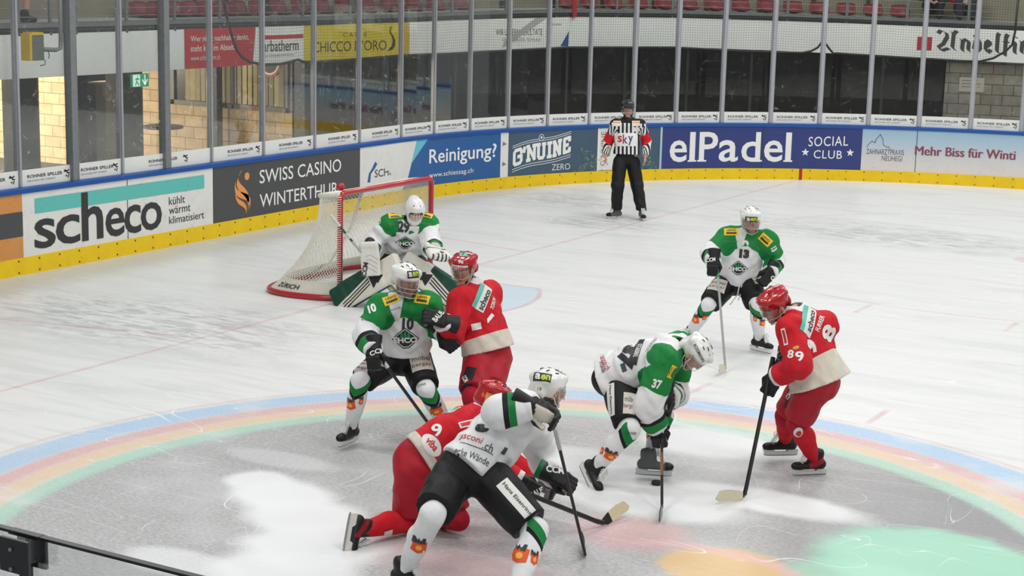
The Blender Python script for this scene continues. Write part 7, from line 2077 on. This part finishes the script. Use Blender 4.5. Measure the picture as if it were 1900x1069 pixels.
# ------------------------------------------------------------------ goaltender
def goaltender():
    o, J, c, R = figure('gk', 'goaltender in white and green crouching in the red goal with big leg pads', None, (14, -26), 0.05, 0.2)
    d, word, levo, crest, socklogo, moebel, eisen = px_tools(163)
    j = jersey(J, o, style_white((0.55, 0.72, 0.98), 0.142, 0.02), seed=20.0, bulk=1.16, hem=-0.02, amp=0.011)
    pa = pants(J, o, C_BLACK * 0.7, None, bulk=1.10)
    # mask: shell with a barred opening
    pr = [Ell((0, -0.008, 0.030), (0.110, 0.135, 0.118)), Ell((0, 0.050, -0.060), (0.078, 0.078, 0.082)), Cap((0, 0.07, 0.09), (0, -0.09, 0.10), 0.05, 0.05, (1, 0, 0), 0.6)]
    subs = [(Box((0, 0.14, 0.000), (0.072, 0.085, 0.050), 0.032), 0.010)]
    V, F = solid([dict(prims=pr, k=0.03, subs=subs)], 0.0068, 0.02)
    inner = (np.abs(V[:, 0]) < 0.076) & (np.abs(V[:, 2]) < 0.054) & (V[:, 1] > 0.03) & (((V[:, 0]/0.106)**2 + ((V[:, 1]+0.008)/0.130)**2 + ((V[:, 2]-0.03)/0.113)**2) < 1)
    col = np.tile(S3(228, 228, 226), (len(V), 1)); col[inner] = S3(120, 84, 70)
    me = grab(mesh_obj('goalie_mask', V, F, SHELLM, col))
    b = MB()
    for z in (-0.030, -0.008, 0.016): b.tube([(0.066*math.sin(math.radians(a)), 0.075 + 0.062*math.cos(math.radians(a)), z) for a in range(-80, 81, 20)], 0.0030, 6)
    for x in (-0.03, 0.0, 0.03): b.tube([(x, 0.128 - abs(x)*0.25, -0.045), (x, 0.139 - abs(x)*0.25, 0.0), (x, 0.130 - abs(x)*0.25, 0.042)], 0.0030, 6)
    cage = grab(b.build('cage', mat('cage_white', srgb(214, 214, 212), 0.35), smooth=True))
    b = MB()
    for x in (-0.035, 0.0, 0.035):
        b.tube([(x, 0.098, 0.098), (x, 0.086, 0.112), (x, 0.072, 0.122)], 0.006, 6)
    vents = grab(b.build('vents', MATS['helmet_vent'], smooth=True))
    V, F = solid([dict(prims=[Box((0, 0.105, -0.185), (0.055, 0.012, 0.065), 0.012), Box((0, 0.110, -0.225), (0.035, 0.012, 0.035), 0.012)], k=0.02)], 0.007, 0.02)
    thr = grab(mesh_obj('throat_guard', V, F, SHELLM, np.tile(S3(226, 226, 224), (len(V), 1))))
    place([('goalie_mask', me, [('cage', cage), ('vents', vents), ('throat_guard', thr)])], mat3(R * 1.06, c), o)
    # leg pads
    PADM = field_mat('goalie_pad', S3(216, 212, 200), (C_DGREEN, S3(30, 34, 34), S3(150, 152, 148)), 0.55, 0.1, 200, fold=0.1)
    for s, sg in (('R', -1), ('L', 1)):
        a, k = J['an' + s], J['kn' + s]
        ax = unit(k - a); fr = unit(A3(lev(8 if s == 'R' else -4)) * 1.0 + UP * 0.55); fr = unit(fr - ax * (fr @ ax)); sd = np.cross(fr, ax)
        if (sd @ A3(RH)) * sg < 0: sd = -sd
        L = np.linalg.norm(k - a)
        mid = a + ax * (L * 0.5 + 0.09) + fr * 0.085
        Rm = np.stack([sd, fr, ax], 1)
        pr = [Box(mid, (0.150, 0.062, L * 0.5 + 0.26), 0.035, Rm), Box(a - ax * 0.06 + fr * 0.10, (0.135, 0.055, 0.10), 0.04, Rm),
              Box(mid - fr * 0.05 + sd * 0.12 - ax * 0.06, (0.055, 0.085, L * 0.5 + 0.08), 0.03, Rm), Box(k + ax * 0.05 + fr * 0.12, (0.135, 0.035, 0.055), 0.025, Rm)]
        V, F = solid([dict(prims=pr, k=0.025)], 0.011, 0.02)
        q = (V - mid) @ Rm; x, y, z = q.T; h = L * 0.5 + 0.26
        g = np.minimum(x - 0.015 - 0.28 * (z + 0.10), 0.12 - z)
        g = np.maximum(g, np.minimum(0.03 - y, 0.25 - z))
        st = -np.ones(len(V))
        for off in (0.0, 0.032, 0.064):
            st = np.maximum(st, 0.008 - np.abs(x - 0.005 - 0.28 * (z + 0.10) + 0.02 + off))
        st = np.where((y > 0.02) & (z < 0.06) & (z > -h * 0.75), st, -1.0)
        # tree-like emblem on the upper face
        em = np.minimum(0.09 - np.abs(x + 0.02) * 1.4 - (z - 0.10) * 0.8, (z - 0.07)); em2 = np.minimum(0.075 - np.abs(x + 0.02) * 1.5 - (z - 0.165) * 0.9, (z - 0.145))
        st = np.maximum(st, np.where(y > 0.03, np.maximum(em, em2) * 0.6, -1.0))
        st = np.where(st > g, st, st)
        po = mesh_obj('goalie_pad', V, F, PADM, np.clip(np.stack([g, st, -np.ones(len(V))], 1), -0.3, 0.3), o)
        b = MB()
        for t_ in (-0.25, 0.0, 0.2):
            p0 = mid + ax * t_ - fr * 0.05
            b.tube([Vector(p0 - sd * 0.13), Vector(p0 - fr * 0.08), Vector(p0 + sd * 0.13)], 0.012, 6, flat=0.4)
        b.build('pad_strap', DKBLACK, po, smooth=True)
        skate(o, SK_BLACK, a - ax * 0.03, unit(A3(lev(sg * 35)) - 0.1*UP), unit(ax * 0.6 + UP * 0.6))
    # blocker
    y = unit(A3(RH) * 0.10 - UP); z = unit(A3(lev(-6)) + 0.10*UP); z = unit(z - y * (z @ y)); x = np.cross(y, z); Rb = np.stack([x, y, z], 1)
    cb = J['wrR'] + y * 0.06 + z * 0.07
    V, F = solid([dict(prims=[Box(cb, (0.108, 0.185, 0.026), 0.024, Rb), Box(cb - y * 0.17 + z * 0.012, (0.10, 0.035, 0.03), 0.025, Rb)], k=0.02)], 0.009, 0.015)
    bl = mesh_obj('blocker', V, F, LEATHER, np.tile(S3(222, 220, 212), (len(V), 1)), o)
    V, F = solid([hand_prims(J['wrR'] + y * 0.0, y, z, -1, 1.2, 1.3), dict(prims=[Cap(J['wrR'] - y * 0.12, J['wrR'] + y * 0.02, 0.062, 0.05)], k=0.02)], 0.009, 0.01)
    mesh_obj('blocker_palm', V, F, LEATHER, np.tile(S3(40, 42, 42), (len(V), 1)), bl)
    word(bl, (677, 500), 'CCM', 26, 9, BLACK, 80, 0.04)
    for i in range(4):
        V2, F2 = thick_lines([[(0.1, 0.2 + 0.18 * i), (0.35, 0.28 + 0.18 * i), (0.9, 0.12 + 0.18 * i)]], 0.012)
        d(bl, (690, 488), 28, 44, (V2, F2), GREYP, -6, 'board_line')
    # catching glove: cuff, pocket and thumb side in one shell
    y = unit(A3(RH) * 0.35 - UP * 0.25 - FH * 0.75); z = unit(UP + 0.25 * A3(RH)); z = unit(z - y * (z @ y)); x = np.cross(y, z); Rg = np.stack([x, y, z], 1)
    w0 = J['wrL']; T = lambda v: w0 + Rg @ A3(v)
    pr = [Box(T((0.0, -0.02, 0.01)), (0.105, 0.085, 0.035), 0.03, Rg), Ell(T((0.01, 0.13, 0.0)), (0.135, 0.125, 0.060), Rg), Cap(T((-0.09, 0.03, 0.01)), T((-0.125, 0.19, 0.0)), 0.040, 0.032), Cap(T((0.10, 0.05, 0.01)), T((0.12, 0.20, 0.0)), 0.034, 0.030),
          Cap(T((-0.06, 0.20, 0.02)), T((0.06, 0.215, 0.02)), 0.035)]
    V, F = solid([dict(prims=pr, k=0.02, subs=[(Ell(T((0.0, 0.15, -0.065)), (0.095, 0.095, 0.06), Rg), 0.012)])], 0.009, 0.015)
    q = (V - w0) @ Rg
    col = np.tile(S3(222, 220, 212), (len(V), 1))
    col[(np.abs(q[:, 1] - 0.055) < 0.010) & (q[:, 2] > 0)] = S3(40, 42, 42); col[(q[:, 1] > 0.20) & (np.mod(q[:, 0], 0.05) < 0.022)] = S3(44, 46, 46); col[(q[:, 2] < -0.02)] = S3(90, 92, 90)
    tr = mesh_obj('catching_glove', V, F, LEATHER, col, o)
    d(tr, (796, 484), 14, 11, star_art(), BLACK, -20, 'star_mark')
    d(tr, (820, 468), 9, 6, disc(), BLACK, 0, 'round_mark')
    word(j, (749, 421), '29', 22, 22, BLACK, -4, 0.05, 'jersey_number')
    crest(j, (752, 450), 36, 28, -2)
    levo(j, (733, 399), 24, 14, 8); levo(j, (794, 398), 18, 14, -20)
    word(j, (704, 411), '29', 11, 15, WPRINT, 24, 0.04, 'shoulder_number')
    word(j, (735, 415), 'Electrosuisse', 22, 4, GREYP, 6, 0); word(j, (790, 415), 'Elektro', 18, 4, GREYP, -6, 0)
def star_art():
    return fan([(0.5 + (0.5 if k % 2 == 0 else 0.2) * math.sin(k*math.pi/5), 0.5 + (0.5 if k % 2 == 0 else 0.2) * math.cos(k*math.pi/5)) for k in range(10)])
goaltender()
g_st = stick((0.239, -1.455, 1.069), (0.781, -0.775, 0.02), (1.10, -0.80, 0.03), 'goaltender’s wide stick with green and silver shaft sticking up beside the post', colors=dict(shaft=S3(52, 66, 44), tape=S3(206, 204, 196), blade=S3(190, 170, 110), tape_from=0.0, band=[((0.78, 0.98), S3(170, 176, 168)), ((1.02, 1.10), S3(190, 196, 186))]), blade_h=0.09)
def goalie_paddle():
    top, heel = A3((0.239, -1.455, 1.069)), A3((0.781, -0.775, 0.02)); ax = unit(top - heel); bdv = unit(A3((1.10, -0.80, 0.03)) - heel)
    x = unit(bdv - ax * (bdv @ ax)); n = np.cross(ax, x)
    for nm, w_, m_, a0, a1 in (('paddle', 0.044, mat('paddle_gold', srgb(176, 150, 84), 0.4, var=0.2), 0.0, 0.62), ('paddle_panel', 0.026, mat('paddle_white', srgb(220, 216, 206), 0.4), 0.12, 0.50)):
        b = MB(); th = 0.012 if nm == 'paddle' else 0.0135
        vs = [heel + ax * t_ + x * sx * w_ + n * sy * th for t_ in (a0, a1) for sx, sy in ((-1, -1), (1, -1), (1, 1), (-1, 1))]
        b.add(vs, [(0, 1, 2, 3), (7, 6, 5, 4), (0, 4, 5, 1), (1, 5, 6, 2), (2, 6, 7, 3), (3, 7, 4, 0)])
        b.build(nm, m_, g_st, bevel=0.004)
goalie_paddle()

# ------------------------------------------------------------------ people in the stand
def stand_person(s, off, z0, yaw, label, sitting, top_style, topmat, trouser, hair, skin_legs=False, raise_=0.0):
    f = (bd(s, 0, 0) - bd(s, 1, 0)).normalized(); f = Matrix.Rotation(math.radians(yaw), 3, 'Z') @ f
    f = A3(f); r = np.array((f[1], -f[0], 0.0)); P0 = A3(bd(s, off, z0))
    at = lambda x, y, z: P0 + r * x + f * y + UP * z
    if sitting:
        J = dict(pel=at(0, 0, 0.22), neck=at(0, 0.08, 0.70), head=at(0, 0.13, 0.89), shR=at(0.19, 0.06, 0.65), shL=at(-0.19, 0.06, 0.65), elR=at(0.24, 0.20, 0.42), wrR=at(0.11, 0.36, 0.38), elL=at(-0.24, 0.20, 0.42), wrL=at(-0.09, 0.36, 0.37),
                 hipR=at(0.10, 0.02, 0.20), hipL=at(-0.10, 0.02, 0.20), knR=at(0.13, 0.38, 0.36), knL=at(-0.13, 0.38, 0.36), anR=at(0.12, 0.40, 0.09), anL=at(-0.12, 0.40, 0.09))
    else:
        J = dict(pel=at(0, 0, 0.95), neck=at(0, 0.02, 1.47), head=at(0, 0.05, 1.68), shR=at(0.19, 0, 1.42), shL=at(-0.19, 0, 1.42), elR=at(0.24, -0.02, 1.13), wrR=at(0.24, 0.08, 0.88), elL=at(-0.24, -0.02, 1.13), wrL=at(-0.24, 0.08, 0.88),
                 hipR=at(0.10, 0, 0.90), hipL=at(-0.10, 0, 0.90), knR=at(0.12, 0.04, 0.49), knL=at(-0.10, 0.02, 0.49), anR=at(0.13, -0.02, 0.09), anL=at(-0.11, -0.03, 0.09))
    R = frame(f); c = J['head']
    gs = body_prims(J, c, R) + [hand_prims(J['wr' + q_], unit(J['wr' + q_] - J['el' + q_]), UP if sitting else r * (1 if q_ == 'R' else -1), 1 if q_ == 'L' else -1) for q_ in 'RL']
    V, F = solid(gs, 0.018, 0.03, [(c - 0.135, c + 0.135, 0.009)])
    o = mesh_obj('person', V, F, SKIN, head_colour(V, c, R, 0.0, hair, False), origin=tuple(P0))
    tag(o, label, 'person')
    if top_style is None: top_style = lambda q: (topmat, (np.full(len(q['V']), -1.0),) * 3)
    jersey(J, o, top_style, bulk=0.92, amp=0.012, seed=s, hem=-0.02, name='jacket', h=0.014, ab=0.85)
    pants(J, o, trouser, None, bulk=0.85, leg=0.95 if sitting or not skin_legs else 0.75, name='trousers', belt=0.05, h=0.014)
    for q_ in 'RL':
        k, a = J['kn' + q_], J['an' + q_]
        if not skin_legs:
            V, F = solid([dict(prims=[Cap(k, a, 0.085, 0.070)], k=0.02, amp=0.005)], 0.014, 0.02); mesh_obj('trouser_leg', V, F, NYLON, np.tile(trouser, (len(V), 1)), o)
        V, F = solid([dict(prims=[Cap(a - UP * 0.035 - f * 0.03, a - UP * 0.045 + f * 0.13, 0.052, 0.042), Cap(a - UP * 0.02, a + UP * 0.05, 0.055, 0.055)], k=0.02, cuts=[(a - UP * 0.085, (0, 0, -1))])], 0.010, 0.02)
        mesh_obj('shoe', V, F, LEATHER, np.tile(S3(26, 25, 26), (len(V), 1)), o)
    return o, J
JG = field_mat('green_jacket_cloth', S3(20, 120, 66), (S3(24, 24, 26), C_WHITE, C_WHITE))
def open_jacket(q): return JG, (np.where(q['y'] > 0, 0.055 - np.abs(q['x']), -1.0), np.full(len(q['V']), -1.0), np.full(len(q['V']), -1.0))
JF = field_mat('fan_jersey_cloth', C_WHITE, (C_RED, C_BLACK, C_RED))
def fan_jersey(q):
    V, J = q['V'], q['J']; r = np.full(len(V), -1.0)
    for s in 'RL':
        L = np.linalg.norm(J['wr' + s] - J['el' + s]); r = np.where(np.isin(q['n'], ('ua' + s, 'fa' + s)), np.where(q['n'] == 'ua' + s, (V - J['sh' + s]) @ unit(J['el' + s] - J['sh' + s]) - 0.08, 0.1), r)
    k = np.where(np.isin(q['n'], ('torso',)), np.maximum(0.010 - np.abs(q['sp'] - 0.24) * q['wl'], 0.007 - np.abs(q['sp'] - 0.14) * q['wl']), -1.0)
    return JF, (r, k, np.full(len(V), -1.0))
stand_person(11.22, 3.0, 2.97, 0, 'spectator in an open green jacket seated behind the railing at upper right', True, open_jacket, None, S3(30, 30, 34), (0.05, 0.03, 0.02))
stand_person(11.66, 3.0, 2.97, 8, 'spectator in a white jersey with red sleeves seated beside the green jacket', True, fan_jersey, None, S3(46, 48, 60), (0.06, 0.035, 0.02))
JK = field_mat('grey_shirt_cloth', S3(96, 100, 106), (C_BLACK, C_BLACK, C_BLACK))
stand_person(-5.62, 2.45, 2.885, 70, 'person in dark shoes standing bare-legged on the stand at upper left', False, None, JK, S3(52, 54, 60), (0.05, 0.03, 0.02), True)
